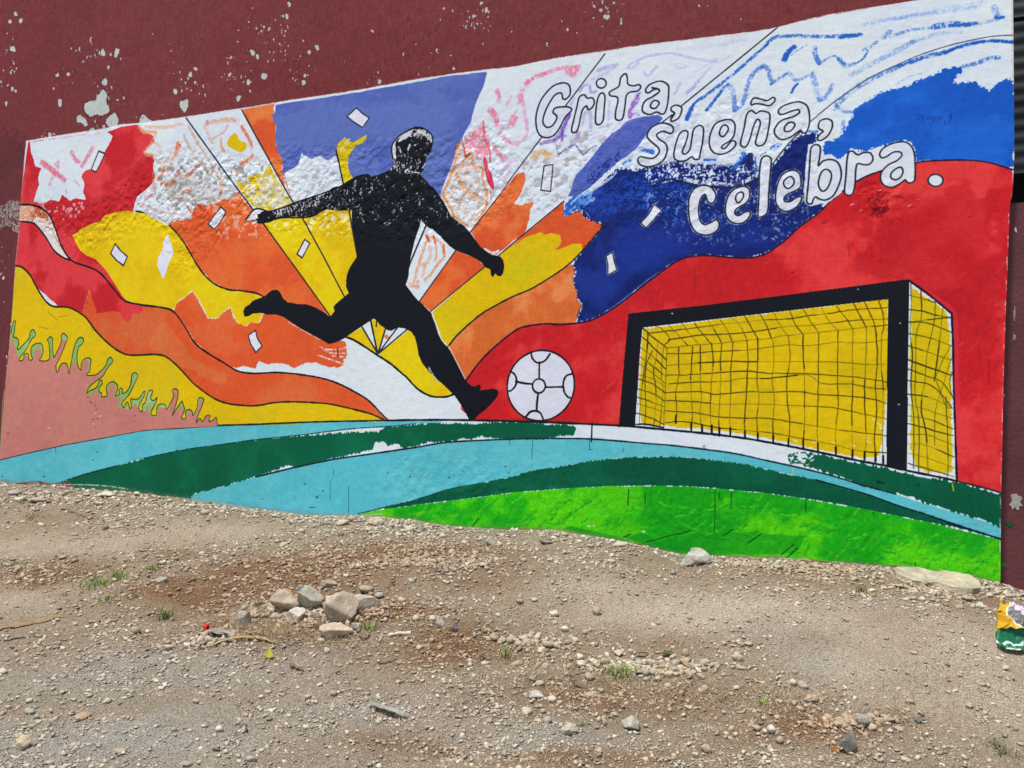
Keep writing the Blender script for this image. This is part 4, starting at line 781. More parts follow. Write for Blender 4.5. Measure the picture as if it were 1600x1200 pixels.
for a_, b_, yb, k in [(1060, 543, 660, -4), (1082, 541, 673, -2), (1094, 539, 675, 3), (1112, 538, 676, 0), (1128, 536, 680, -4), (1145, 534, 680, -4), (1167, 532, 684, -3), (1184, 530, 688, 0), (1207, 528, 691, 1), (1232, 525, 696, 0), (1255, 523, 699, 0), (1279, 520, 703, -1), (1309, 517, 710, -3), (1333, 515, 714, -1), (1354, 512, 717, -3), (1369, 520, 720, -1), (1378, 518, 723, 2)]:
    xe = a_ + k
    mid = [(a_ + rn.uniform(-2.5, 2.5) + k * t, b_ + (yb - b_) * t) for t in (.2, .4, .6, .8)]
    net([(a_, b_)] + mid + [(xe, yb)], 1.8)
    stroke([(xe, yb - 11), (xe, yb + 1)], 3.0, (22, 22, 20))
for p in [[(1012, 522), (1012, 540), (1007, 577), (1001, 623), (999, 664)], [(1019, 548), (1010, 570), (1008, 600), (1009, 640), (1007, 665)], [(1027, 534), (1026, 554), (1021, 583), (1024, 600), (1025, 625), (1021, 666)], [(1037, 543), (1033, 585), (1036, 610), (1034, 635), (1030, 669)]]: net(p, 1.8)
for a_, b_ in [(525, 562), (543, 577), (557, 588), (569, 600), (585, 604), (592, 614), (608, 627), (620, 636), (631, 645), (645, 664)]:
    net([(1002 - (a_ - 525) * .07, a_), (1020, (a_ + b_) / 2 + rn.uniform(-3, 1)), (1041 - (b_ - 562) * .03, b_)], 1.9)
stroke([(994, 663), (1010, 663), (1037, 668)], 2.6, (22, 24, 26))
for p in [[(1423, 443), (1424, 480), (1422, 515), (1426, 560), (1423, 600), (1428, 660), (1427, 732)], [(1439, 454), (1440, 496), (1432, 521), (1431, 560), (1430, 620), (1436, 660), (1435, 736)], [(1461, 471), (1460, 499), (1449, 551), (1445, 595), (1439, 636), (1447, 677), (1450, 740)], [(1473, 481), (1468, 532), (1460, 595)], [(1486, 540), (1472, 565), (1460, 595)], [(1486, 560), (1476, 595), (1462, 640), (1460, 696)], [(1478, 620), (1481, 680), (1481, 745)], [(1487, 582), (1484, 600), (1488, 622)], [(1463, 596), (1478, 634), (1487, 638)]]: net(p, 1.9)
for p in [[(1419, 461), (1440, 466), (1462, 473)], [(1419, 484), (1440, 486), (1460, 492), (1486, 496)], [(1419, 504), (1440, 501), (1486, 496)], [(1419, 503), (1450, 505), (1487, 520)], [(1419, 521), (1450, 527), (1486, 540)], [(1419, 540), (1449, 550), (1486, 563)], [(1419, 562), (1450, 574), (1486, 586)], [(1419, 577), (1450, 588), (1472, 597), (1488, 620)], [(1419, 595), (1450, 600), (1470, 615), (1488, 638)], [(1419, 616), (1450, 620), (1486, 636)], [(1419, 632), (1450, 641), (1488, 654)], [(1419, 650), (1450, 655), (1489, 670)], [(1419, 662), (1450, 670), (1489, 681)], [(1419, 679), (1450, 680), (1490, 696)], [(1419, 694), (1440, 694), (1465, 703), (1490, 714)], [(1419, 708), (1450, 716), (1490, 731)], [(1419, 724), (1450, 733), (1491, 745)]]: net(p, 2.0)
i_fr = new_id("goal_frame", "thick black frame of the painted goal")
FC = (21, 25, 32)
for p in [[(982, 490), (1100, 477), (1200, 464.5), (1330, 448), (1417, 436.5), (1421, 439), (1419, 560), (1417, 735), (1400, 731), (1385, 727.5), (1386, 600), (1387.5, 467.5), (1300, 477.5), (1200, 489), (1004, 512), (999, 560), (996, 610), (992, 667), (967, 664.5), (972, 600), (977, 545)]]:
    fill(p, FC, r=0, var=.10, idn=i_fr)
stroke([(1420, 438), (1450, 459), (1487, 490), (1489, 540), (1490, 600), (1495, 752)], 3.0, (16, 20, 26), sm=False)
stroke([(967, 665), (995, 667), (1037, 671), (1100, 677), (1150, 683), (1200, 691), (1250, 700.5), (1300, 711), (1350, 721.5), (1385, 728), (1425, 737), (1475, 747), (1495, 752)], 3.6, (16, 22, 30))
for x, y in [(1404, 632), (1406, 505), (1050, 490), (1340, 452)]: stroke([(x, y), (x + 1, y)], 2, (180, 186, 196))
# ------------------------------------------------------------------ ball
i_ball = new_id("soccer_ball", "white ball with black outlined panels")
ball = [(845 + 52.5 * math.cos(t), 602.5 + 55 * math.sin(t)) for t in np.linspace(0, 2 * math.pi, 40)[:-1]]
ball = [(x + (y - 602) * -.04, y) for x, y in ball]
fill(ball, (222, 226, 236), r=0, var=.03, idn=i_ball)
stroke(ball, 2.6, BLK, closed=True)
stroke(ell(842, 603, 10, 11), 2.2, BLK, closed=True)
for p in [[(842.5, 566), (842.5, 592)], [(841, 614), (839, 630), (838.5, 642)], [(806, 596), (820, 599), (832, 600)], [(852, 605), (880, 604.5)], [(829.5, 551), (832, 560), (837, 565.5), (843, 567), (852, 563), (859, 553)], [(822, 651), (828, 644), (836, 642), (844, 645), (849, 655)], [(797, 580), (804, 585), (807, 594), (805, 603), (799, 610), (795, 611)], [(893, 584), (885, 587), (881, 594), (880, 604), (882, 613), (886, 619), (891, 622)]]:
    stroke(p, 2.4, BLK)
# ------------------------------------------------------------------ confetti
i_c = [None]
CONF = [([(154, 236), (164, 240), (150, 269), (142, 265)], "paper strip outlined on the white corner"), ([(180, 381), (188, 391), (199, 401), (193, 415), (182, 407), (173, 396)], "paper piece on the yellow hill's left"),
        ([(262, 365), (266, 377), (272, 395), (264, 410), (260, 425), (255, 436), (246, 415), (247, 402), (254, 390), (255, 377)], "white leaf shape on the yellow hill"), ([(345, 323), (353, 331), (347, 342), (340, 352), (334, 358), (325, 350), (336, 335)], "paper piece left of the pointing hand"),
        ([(399.5, 516), (402, 528), (410, 540.5), (400, 551), (392, 538), (388, 524)], "paper piece under the rear foot"), ([(476, 374), (484, 380), (472, 403), (464, 397)], "small paper piece under the left arm"), ([(557, 168.5), (566, 177), (577, 184.5), (566, 199), (553, 191), (542, 182)], "paper piece on the violet panel"),
        ([(850, 259), (864, 257), (860, 299), (845, 297)], "tall paper piece under the letter G"), ([(1022, 319), (1034, 328), (1022, 343), (1010, 356), (1001, 349), (1014, 334)], "slanted paper piece on the navy panel"), ([(947, 400), (957, 394), (960, 408), (964, 422), (950, 430), (950, 414)], "upright paper piece low on the navy panel")]
for k, (p, lb) in enumerate(CONF):
    ii = new_id("confetti_piece", lb)
    if k in (8, 9): stroke(p, 4, (190, 205, 230), closed=True, sm=False, dry=.35)
    fill(p, (226, 231, 242), r=0, var=.03, idn=ii)
    if k != 2: stroke(p, 1.5, (50, 52, 58), closed=True, sm=False)
# ------------------------------------------------------------------ the player
i_pl = new_id("player_silhouette", "black silhouette of a player kicking, arms spread")
PLAYER = [(648, 199), (658, 200), (668, 205), (673, 209), (676, 214), (675.5, 221), (673, 230), (672, 239), (666, 249), (663.5, 257), (662, 265), (656, 272), (660, 277), (666, 282), (674, 292), (684.5, 305), (692, 316), (698, 325), (701.5, 332), (703, 337), (713, 344), (725, 353), (735, 364), (742, 374), (750, 385), (762, 394), (768, 398), (775, 399), (782, 401), (786, 406), (788, 416), (786, 427), (782, 432), (777, 431), (774, 427), (770, 433), (767, 430), (766, 421), (757, 417), (752, 410), (745, 405), (735, 400), (722, 395), (710, 390), (702, 384), (695, 377), (688, 369), (682, 364), (676, 358), (672, 357), (665, 352), (661, 348), (657, 344), (656, 352), (652, 363), (648, 375), (645, 388), (642, 400), (640, 412), (639, 422), (638, 433), (634, 445), (645, 460), (655, 472), (665, 481), (674, 491), (680, 506), (685, 522), (690, 532), (699, 542), (705, 550), (714, 567), (722, 583), (731, 598), (737, 603), (743, 604), (747, 601), (751, 602), (751, 607), (749, 610), (759, 609), (771, 607), (777, 609), (779, 614), (777, 620), (769, 630), (759, 640), (748, 648), (742, 655), (733, 656), (728, 646), (720, 632), (711, 619), (704, 612), (694, 602), (682, 592), (671, 581), (660, 568), (654, 554), (651.5, 538.5), (648, 526), (642, 518), (632, 513), (623, 512), (619, 513), (612, 517), (606, 516), (602, 513), (594, 508), (589, 501), (584, 497.5), (577.5, 502), (564, 511), (549, 521), (539, 528), (530, 533), (522, 536), (513, 537.5), (503, 531), (488, 523), (471, 514), (454, 502.5), (442.5, 495), (431, 491.5), (417, 491.5), (409, 489), (395, 490), (388.5, 494), (382, 495), (380, 487), (382.5, 480), (390, 475.5), (395, 470), (402, 467), (410.5, 464.5), (415, 462), (419, 458), (426, 453), (434, 453), (438, 457), (442.5, 466), (449, 472), (464.5, 475), (478, 475.5), (487, 478), (495, 481.5), (508, 489), (516, 495), (523, 486.5), (521, 479), (527, 473), (539, 463), (545, 458), (541, 448), (541, 438), (542, 430), (547, 417), (557, 402), (556.5, 390), (554, 375), (550, 350), (549, 328), (535, 329), (525, 329), (510, 327), (503, 330), (495, 335), (485, 339), (475, 340), (462, 338), (450, 339), (436, 341), (425, 343), (412, 347), (401, 348), (398, 342), (402, 337), (407, 332), (421, 330), (430, 328.5), (445, 324), (460, 317), (475, 310.5), (490, 307.5), (505, 304.5), (512.5, 298.5), (520, 292.5), (533.5, 290), (542.5, 284), (557.5, 276), (575.5, 273), (587.5, 274), (598, 270), (609.5, 265), (614, 254.5), (614, 247), (612, 238), (612.5, 227.5), (618.5, 217), (627.5, 209.5), (640, 201)]
fill(PLAYER, (216, 218, 222), r=0, var=.04, idn=i_pl)
DN = np.ones((RH, RW), np.float32) * 1.6
def soften(pts, v, r):
    P = R(pts); x0, y0, x1, y1 = box(P, r * 2.5)
    m = blur(blur(poly_mask(P, x0, y0, x1 - x0, y1 - y0), r), r)
    DN[y0:y1, x0:x1] = DN[y0:y1, x0:x1] * (1 - m) + v * m
soften([(520, 255), (690, 255), (730, 340), (700, 345), (640, 345), (560, 345), (500, 345)], 1.22, 18)
soften([(555, 262), (610, 258), (640, 290), (600, 330), (560, 310)], 1.08, 12)
soften([(430, 315), (500, 295), (560, 285), (560, 335), (430, 350)], .98, 8)
soften([(420, 330), (470, 312), (500, 305), (500, 318), (470, 330), (430, 342)], .72, 5)
soften([(660, 275), (710, 330), (695, 350), (672, 320)], 1.0, 6)
soften([(610, 200), (680, 200), (680, 222), (640, 215), (614, 225)], .75, 4)
soften([(608, 222), (618, 222), (619, 248), (610, 252)], -.3, 2)
soften([(640, 200), (676, 208), (678, 226), (668, 218), (655, 206)], .1, 2)
soften([(626, 210), (645, 202), (642, 212), (622, 222)], -.2, 2)
soften([(612, 248), (660, 255), (655, 275), (605, 270)], .85, 5)
fill(PLAYER, BLK, r=0, var=.12, dens=DN)
PM = (IDS == i_pl).astype(np.float32) * np.clip((.10 - uni(.75 * fbm(4.2, 41, 2) + .45 * LUMP)) * 14, 0, 1)      # pits of the plaster the black missed
for z_, al_ in (([(520, 262), (610, 258), (690, 268), (740, 345), (700, 352), (640, 350), (560, 345), (500, 335)], .85), ([(400, 350), (430, 318), (540, 282), (560, 330), (430, 350)], .9), ([(620, 205), (680, 205), (670, 265), (612, 262)], .8)):
    fill(z_, (206, 209, 214), r=14, amp=.8, alpha=al_, clip=PM)
for p, w in [([(640, 226), (637, 234)], 4), ([(648, 227), (653, 225)], 3), ([(623, 230), (626, 238)], 4), ([(646, 212), (652, 207), (658, 208)], 3), ([(660, 262), (664, 256)], 3), ([(649, 250), (651, 256)], 2), ([(616, 262), (622, 258)], 3), ([(640, 268), (655, 270)], 2)]:
    stroke(p, w, (208, 212, 218), dry=.3)
stroke([(648, 199), (627.5, 209.5), (618.5, 217), (612.5, 227.5), (612, 238), (614, 248)], 1.6, BLK); stroke([(401, 333), (430, 328), (460, 317), (490, 307), (512, 299), (533, 290), (557, 276), (575, 272.5)], 1.8, BLK); stroke([(412, 347), (440, 340), (475, 340), (495, 335)], 1.8, BLK)
stroke([(648, 199), (660, 200), (673, 209), (676, 220), (672, 238)], 1.6, BLK); stroke([(675, 292), (692, 316), (703, 337)], 2, BLK)
fill([(383.5, 343), (388, 336), (395.5, 329), (404.5, 326), (414, 329), (408, 331), (404.5, 339), (397, 344), (390, 345)], (222, 224, 228), sm=True, r=0, idn=i_pl); stroke([(384, 343), (395.5, 328.5), (404.5, 326), (416, 329.5)], 1.6, BLK); stroke([(384, 345), (397, 344)], 1, (120, 110, 110))
stroke([(395, 349), (400, 346)], 3, (224, 222, 224)); stroke([(404, 337), (420, 336), (424, 343), (404, 347)], 5, BLK); stroke([(670, 574), (678, 588), (684, 596)], 3, (196, 196, 186), dry=.2)
stroke([(655, 472), (665, 482), (674, 491)], 1.5, BLK); stroke([(701, 541), (715, 568), (727, 592)], 1.4, (220, 224, 230), alpha=.9); stroke([(450, 503), (500, 531)], 1.2, (220, 224, 230), dry=.3)
stroke([(589, 501), (588, 510)], 1.4, BLK); stroke([(528, 545), (528, 558)], 1.4, (60, 40, 34))

# ------------------------------------------------------------------ lettering
E_ = ell
LET = [
 ("G", "Grita", [(885, 130), (890, 135), (891, 144), (889, 150), (883, 155), (879, 153), (878, 147), (874, 145), (865.5, 150), (855, 167), (849, 183), (849, 193), (855, 199), (863, 196), (869.5, 186), (869, 180), (864, 175.5), (867, 169), (876, 167), (888, 167), (893, 172), (883, 183), (873.5, 201), (864, 212), (852.5, 215), (843, 210.5), (838, 197.5), (838, 178), (846, 155), (862, 136), (875, 130)], []),
 ("r", "Grita", [(912.6, 148), (917.5, 153), (925.6, 153), (928.5, 160), (925, 168), (919, 171), (916, 165.5), (910, 171.5), (907, 183), (903, 201), (898, 207), (893, 204), (896, 188), (901, 168), (905, 152)], []),
 ("i", "Grita", [(940, 145), (945, 150), (944, 168), (942, 188), (936, 194.5), (930.5, 191), (931, 171.5), (934.5, 152)], [("dot", E_(939.4, 130, 7.6, 7.4))]),
 ("t", "Grita", [(977, 115), (980, 121), (981, 131), (989, 134), (998, 132), (1001, 136.5), (995.5, 142), (984, 144), (978.5, 150), (976, 168), (973, 184), (967, 188), (961.5, 184.5), (962, 173), (965.5, 157), (963, 151), (954, 149.5), (952, 144), (960, 139), (967, 134), (970, 121)], []),
 ("a", "Grita", [(1031, 126.5), (1042, 131), (1045, 139), (1043, 162), (1038.5, 176), (1033, 178), (1025.5, 175), (1015, 179), (1005, 175), (1003.6, 167), (1008.5, 157), (1021.5, 150), (1030, 143), (1028, 139), (1021, 140), (1013, 145), (1008.5, 141), (1015, 132)], [("hole", [(1028, 158), (1029.6, 162), (1024, 169), (1017, 168), (1017, 162.5), (1022, 157)])]),
 (",", "Grita", [(1056, 164), (1064, 167), (1065, 173), (1060.5, 184), (1052, 189), (1048, 188), (1050, 181), (1054, 177), (1049, 173), (1049, 167.5)], []),
 ("s", "sueña", [(1040, 192.6), (1050, 197), (1052, 204), (1047, 208.5), (1036, 205), (1026.4, 210), (1029.5, 217), (1040, 224.6), (1042.5, 235), (1036, 251), (1019, 260), (1002.7, 258.6), (996.5, 251), (1000.6, 245), (1011, 247), (1021, 247), (1029.5, 239), (1028.5, 231), (1015, 219), (1011, 211), (1017, 200), (1029.5, 193)], []),
 ("u", "sueña", [(1071, 204), (1075, 209), (1071, 224.6), (1066, 237), (1071, 240.7), (1078, 233), (1081, 216), (1084, 202), (1092.4, 196), (1099, 201), (1097.6, 222.5), (1094, 239), (1092.4, 248), (1085, 249), (1081, 245), (1071, 251), (1058, 251), (1053, 243), (1056, 224.6), (1062.5, 208)], []),
 ("e", "sueña", [(1139, 186.4), (1148, 193.6), (1147, 210), (1141, 219.4), (1129.5, 226.6), (1127.5, 231), (1133.7, 231), (1143, 220.4), (1149, 221.5), (1148, 228.7), (1137, 238), (1122, 241), (1112, 235), (1108, 222.5), (1111, 206), (1120, 191.6)], [("hole", [(1134.7, 195.7), (1138, 202), (1130.6, 213), (1124.4, 210), (1125.4, 202), (1129.5, 196)])]),
 ("n", "sueña", [(1174, 172.4), (1181, 177), (1188, 173.4), (1198.6, 175), (1203, 181), (1200.7, 202), (1195.5, 222.5), (1187, 228), (1180.5, 223.5), (1184, 208), (1188, 191.6), (1183, 186.4), (1177, 198), (1172, 216), (1165.6, 228.7), (1158.4, 227.7), (1157.4, 220.4), (1162.5, 200), (1166.7, 179)], [("dot", [(1179, 152.8), (1188, 154.4), (1198.6, 157), (1208, 152), (1211, 156.5), (1202.8, 164.8), (1190.4, 162.7), (1181, 161.7), (1174, 163.7), (1174, 157.5)])]),
 ("a", "sueña", [(1242, 159.6), (1254, 160.6), (1262.6, 169), (1265, 189.5), (1260.5, 206), (1254, 207.7), (1250, 204), (1235.8, 214), (1221, 218), (1211, 210), (1211, 200), (1221, 188.5), (1240, 182), (1249, 176), (1247, 171.4), (1235.8, 174), (1221, 179), (1216, 174), (1223, 165.8)], [("hole", [(1238, 191), (1242, 195.7), (1235.8, 204), (1227.5, 205.6), (1225.5, 200), (1230.6, 193)])]),
 (",", "sueña", [(1291.5, 185.8), (1299.7, 189.5), (1300, 200), (1293.5, 212), (1283, 219.4), (1277, 217.4), (1281, 210), (1286, 205), (1279, 200), (1281, 189.5)], []),
 ("c", "celebra", [(1098.5, 289.7), (1111, 292.5), (1118.4, 303.5), (1116.4, 314.5), (1111, 317.7), (1105.4, 314.5), (1103, 306), (1100, 304), (1094.4, 311.7), (1091.6, 327), (1093.7, 343), (1100, 351), (1108, 349), (1119, 343.4), (1124, 350), (1120.5, 360), (1111, 366), (1100, 367.4), (1087.5, 362.6), (1079, 349), (1075.8, 328), (1077, 309), (1084.7, 295)], []),
 ("e", "celebra", [(1161.7, 291), (1170, 295), (1171.4, 306), (1167, 316), (1156, 323), (1149.4, 328), (1148.7, 334.4), (1155, 336.5), (1164.5, 331), (1172, 331), (1171.4, 338), (1164.5, 346), (1153.5, 349.6), (1141, 346), (1134, 335), (1133.6, 320), (1138.4, 305), (1148, 295)], [("hole", [(1158, 300), (1161.7, 303.5), (1160.4, 310), (1154, 317), (1149.4, 311.7), (1151.4, 303.5)])]),
 ("l", "celebra", [(1198, 243.4), (1204.4, 247), (1205, 255), (1203, 278.8), (1201, 306), (1199, 331), (1189, 339), (1184.4, 336.5), (1185.8, 306), (1186.5, 272), (1188.6, 252.6), (1192, 245.7)], []),
 ("e", "celebra", [(1237.4, 266), (1247, 269), (1251, 277), (1251, 291), (1243, 298), (1230.5, 303.5), (1225, 309), (1226.4, 314.5), (1234.6, 315), (1244, 309), (1251, 307), (1252.5, 311.7), (1245.6, 322.7), (1232, 330), (1219.5, 327.5), (1212.6, 317), (1212, 303.5), (1215.4, 287), (1223.6, 272)], [("hole", [(1234, 276), (1240, 280), (1240, 288), (1232, 294.6), (1225.7, 291), (1225, 283)])]),
 ("b", "celebra", [(1274.7, 226), (1281.5, 230), (1280.7, 245), (1278.5, 259), (1286, 251.7), (1299.5, 249.5), (1310, 255.5), (1314.5, 270.5), (1311.5, 287), (1302.5, 305), (1290.5, 312.5), (1280, 311), (1274.7, 307.7), (1271, 311), (1268, 318.5), (1262, 317.7), (1260.5, 311), (1262.7, 290), (1265, 260), (1267, 233)], [("hole", [(1291, 264.5), (1298, 269.7), (1298.7, 279.5), (1293.5, 293), (1286, 299), (1280, 293), (1279, 282.5), (1283.7, 269)])]),
 ("r", "celebra", [(1332.5, 236.4), (1340, 242), (1349, 238.7), (1359.5, 239), (1364, 248), (1359.5, 256), (1350.5, 257.7), (1340, 256), (1337, 267.5), (1336, 287), (1332.5, 302), (1326.5, 305.5), (1320.5, 302.7), (1319.7, 296), (1322, 272), (1323.5, 249.5), (1326.5, 238)], []),
 ("a", "celebra", [(1412, 221.7), (1422.5, 227), (1428.5, 239), (1430, 260), (1429, 281), (1422.5, 286), (1416.5, 284), (1414, 281), (1406, 287), (1394, 292.7), (1382, 290), (1376, 281), (1377.5, 269), (1388, 257.7), (1401.5, 251), (1409, 242.7), (1406, 237.5), (1395.5, 238), (1385, 245), (1377.5, 246.5), (1374.5, 240.5), (1380.5, 231.5), (1395.5, 224)], [("hole", [(1407.5, 261.5), (1411, 267.5), (1407.5, 276.5), (1400, 281), (1392.5, 278), (1392.5, 271), (1400, 263.7)])]),
 (".", "celebra", E_(1461.8, 281.7, 11.6, 9.4), []),
]
LW = (222, 230, 240); LO = (30, 38, 52)
# white left bare round b, r, a
fill([(1256, 300), (1262, 225), (1285, 222), (1325, 245), (1375, 232), (1420, 226), (1430, 252), (1377, 266), (1338, 283), (1315, 300), (1296, 316), (1266, 322), (1258, 316)], LW, r=1.5, amp=.7, var=.03, clip=None)
stroke([(1317, 299), (1338, 284), (1355, 275), (1377, 267)], 2.2, (40, 24, 44))
fill([(1286, 228), (1300, 220), (1330, 222), (1330, 232), (1322, 241), (1310, 250), (1300, 241), (1288, 243), (1286, 236)], BLUE, r=1.5, amp=.9, var=.05, noise=NG)
for ch, word, pts, extra in LET:
    nm = {",": "painted_comma", ".": "painted_full_stop"}.get(ch, "painted_letter")
    k_ = {",": "outlined comma after " + word, ".": "white full stop outlined in black after celebra"}.get(ch, ("letter ñ" if (ch == "n") else "letter " + ch) + " in the word " + word)
    ii = new_id(nm, k_)
    if word == "celebra" and pts[0][0] < 1300:
        stroke(pts, 5.0, (206, 216, 234), closed=True, dry=.35, wob=.5)
    fill(pts, LW, sm=True, r=0, var=.03, idn=ii)
    stroke(pts, 2.0, LO, closed=True, wob=.12, idn=ii)
    for kind, e in extra:
        if kind == "dot": fill(e, LW, sm=True, r=0, var=.03, idn=ii)
        stroke(e, 2.0, LO, closed=True, wob=.12)
stroke([(1019, 137), (1028, 139), (1030, 143), (1022, 149)], 2.8, LO); stroke([(1049, 173), (1054, 177), (1049, 185)], 2.8, LO)
# the coat's ragged edge over the maroon
stroke(TOP[:-1], 2.2, (226, 228, 232), alpha=.85, dry=.2, clip=None)
stroke(LEFT[3:] + [(41, 221)], 1.6, (214, 196, 190), alpha=.6, dry=.3)
for y in range(300, 900, 34):
    stroke([(np.interp(y, [e[1] for e in EDGE_R], [e[0] for e in EDGE_R]) - 1.5, y), (np.interp(y, [e[1] for e in EDGE_R], [e[0] for e in EDGE_R]) - 1.0, y + rr.uniform(6, 26))], 1.8, (226, 214, 214), alpha=.7, dry=.35)

# relief left by the thick outlines and by the brush
HT += .2 * (1 - IMG.mean(2))
# ------------------------------------------------------------------ sheets -> images
lut = l2s(np.clip(s2l(np.arange(256))[:, None] * WALL_GAIN, 0, .86))     # per channel
buf = np.ones((RH, RW, 4), np.float32)
IMG = np.clip(IMG, 0, 1)
for c in range(3):
    buf[..., c] = np.interp(IMG[..., c], np.linspace(0, 1, 256), lut[:, c])
col_img = bpy.data.images.new("wall_paint", RW, RH, alpha=False)
col_img.pixels.foreach_set(np.ascontiguousarray(buf[::-1]).ravel())
col_img.update(); col_img.pack()
HLO, HHI = -9.0, 9.0
buf[..., :3] = np.clip((HT - HLO) / (HHI - HLO), 0, 1)[..., None]
hgt_img = bpy.data.images.new("wall_relief", RW, RH, alpha=False)
hgt_img.colorspace_settings.name = 'Non-Color'
hgt_img.pixels.foreach_set(np.ascontiguousarray(buf[::-1]).ravel())
hgt_img.update(); hgt_img.pack()
del buf

def paint_mat():
    m, t, b = mat_new("painted_plaster")
    N, L = t.nodes, t.links
    uv = N.new("ShaderNodeUVMap"); uv.uv_map = "UVMap"
    ti = N.new("ShaderNodeTexImage"); ti.image = col_img; ti.extension = 'EXTEND'
    th = N.new("ShaderNodeTexImage"); th.image = hgt_img; th.extension = 'EXTEND'; th.interpolation = 'Cubic'
    L.new(uv.outputs[0], ti.inputs[0]); L.new(uv.outputs[0], th.inputs[0])
    tc = N.new("ShaderNodeTexCoord")
    n1 = N.new("ShaderNodeTexNoise"); n1.inputs["Scale"].default_value = 140; n1.inputs["Detail"].default_value = 5
    L.new(tc.outputs["Object"], n1.inputs["Vector"])
    b1 = N.new("ShaderNodeBump"); b1.inputs["Distance"].default_value = (HHI - HLO) / 1000 * 1.0; b1.inputs["Strength"].default_value = 1
    b2 = N.new("ShaderNodeBump"); b2.inputs["Distance"].default_value = .0018; b2.inputs["Strength"].default_value = .8
    L.new(th.outputs[0], b1.inputs["Height"]); L.new(n1.outputs[0], b2.inputs["Height"]); L.new(b1.outputs[0], b2.inputs["Normal"])
    L.new(b2.outputs[0], b.inputs["Normal"]); L.new(ti.outputs[0], b.inputs["Base Color"])
    b.inputs["Roughness"].default_value = .72; b.inputs["Specular IOR Level"].default_value = .10
    return m
PAINT = paint_mat()

# ------------------------------------------------------------------ the wall as geometry
CELL = 0.016
er = np.array([on_wall(*p) for p in EDGE_R])[::-1]
NZ = int((ZT - ZB) / CELL); zs = np.linspace(ZB + .002, ZT - .002, NZ + 1)
xe = np.interp(zs, er[:, 1], er[:, 0])
NX_ = int((xe.mean() - XL) / CELL)
tt = np.linspace(0, 1, NX_ + 1)
Xg = (XL + .002) + (xe[:, None] - XL - .002) * tt[None, :]
Zg = np.repeat(zs[:, None], NX_ + 1, 1)
Hs = blur(blur(HT, 3), 2)
ci = np.clip(((Xg - XL) * PX).astype(int), 0, RW - 1); ri = np.clip(((ZT - Zg) * PX).astype(int), 0, RH - 1)
Yg = -Hs[ri, ci] / 1000.0 * .8
V = np.stack([Xg, Yg, Zg], -1)
Nn = np.stack([np.gradient(Yg, axis=1) / np.gradient(Xg, axis=1), -np.ones_like(Yg), np.gradient(Yg, axis=0) / np.gradient(Zg, axis=0)], -1)
Nn /= np.linalg.norm(Nn, axis=-1, keepdims=True)
UV = np.stack([(Xg - XL) / (XR - XL), (Zg - ZB) / (ZT - ZB)], -1)
V = V.reshape(-1, 3); Nn = Nn.reshape(-1, 3); UV = UV.reshape(-1, 2)
Xc = .25 * (Xg[1:, 1:] + Xg[:-1, 1:] + Xg[1:, :-1] + Xg[:-1, :-1]); Zc = .25 * (Zg[1:, 1:] + Zg[:-1, 1:] + Zg[1:, :-1] + Zg[:-1, :-1])
cid = IDS[np.clip(((ZT - Zc) * PX).astype(int), 0, RH - 1), np.clip(((Xc - XL) * PX).astype(int), 0, RW - 1)]
idx = np.arange((NZ + 1) * (NX_ + 1)).reshape(NZ + 1, NX_ + 1)
quads = np.stack([idx[:-1, :-1], idx[:-1, 1:], idx[1:, 1:], idx[1:, :-1]], -1).reshape(-1, 4)
cid = cid.reshape(-1)

def wall_piece(name, sel, parent, label=None):
    q = quads[sel]
    if not len(q): return None
    u, inv = np.unique(q, return_inverse=True)
    o = mesh_np(name, V[u], inv.reshape(-1, 4), PAINT, True, parent)
    me = o.data
    uvl = me.uv_layers.new(name="UVMap")
    uvl.data.foreach_set("uv", UV[u][inv.reshape(-1)].astype(np.float32).ravel())
    me.normals_split_custom_set_from_vertices(Nn[u].tolist())
    if label: o["label"] = label
    return o
wall = empty("painted_wall", (0, 0, 0))
tag(wall, "long peeling maroon plaster wall carrying the bright football mural", "wall", kind="thing")
wall_piece("plaster_face", cid == 0, wall, "flaking maroon plaster around the mural")
mural = wall_piece("mural", cid == 1, wall, "bright football mural with white, navy, red and yellow shapes")
for i in range(2, len(ID_NAMES)):
    wall_piece(ID_NAMES[i][0], cid == i, mural, ID_NAMES[i][1])

MAROON = simple_mat("maroon_plaster", (120, 61, 64), .78, .10, 3.0, .002, 60, gain=WALL_GAIN)
MAROON_D = simple_mat("dark_maroon_plaster", (96, 44, 46), .75, .22, 5.0, .003, 40, gain=WALL_GAIN)
def bm_obj(name, bm, mat, parent=None, smooth_shade=False):
    me = bpy.data.meshes.new(name); bm.to_mesh(me); bm.free()
    if smooth_shade:
        for p in me.polygons: p.use_smooth = True
    if mat: me.materials.append(mat)
    o = bpy.data.objects.new(name, me); S.collection.objects.link(o)
    if parent: o.parent = parent
    return o
def add_box(bm, x0, x1, y0, y1, z0, z1):
    vs = [bm.verts.new(p) for p in [(x0, y0, z0), (x1, y0, z0), (x1, y1, z0), (x0, y1, z0), (x0, y0, z1), (x1, y0, z1), (x1, y1, z1), (x0, y1, z1)]]
    for f in [(0, 3, 2, 1), (4, 5, 6, 7), (0, 1, 5, 4), (1, 2, 6, 5), (2, 3, 7, 6), (3, 0, 4, 7)]:
        bm.faces.new([vs[i] for i in f])
# the body behind the face: end return, back, top and the stretches out of sight of the mural
bm = bmesh.new()
TH = .30; XM = float(xe.min()) - .012
add_box(bm, XL - 7, XM, .02, TH, -.6, 7.0)
add_box(bm, XL - 7, XL + .004, -.001, .019, -.6, 7.0)
add_box(bm, XL + .005, float(np.interp(ZT, er[:, 1], er[:, 0])), -.001, .019, ZT - .003, 7.0)
bm_obj("wall_body", bm, MAROON, wall)
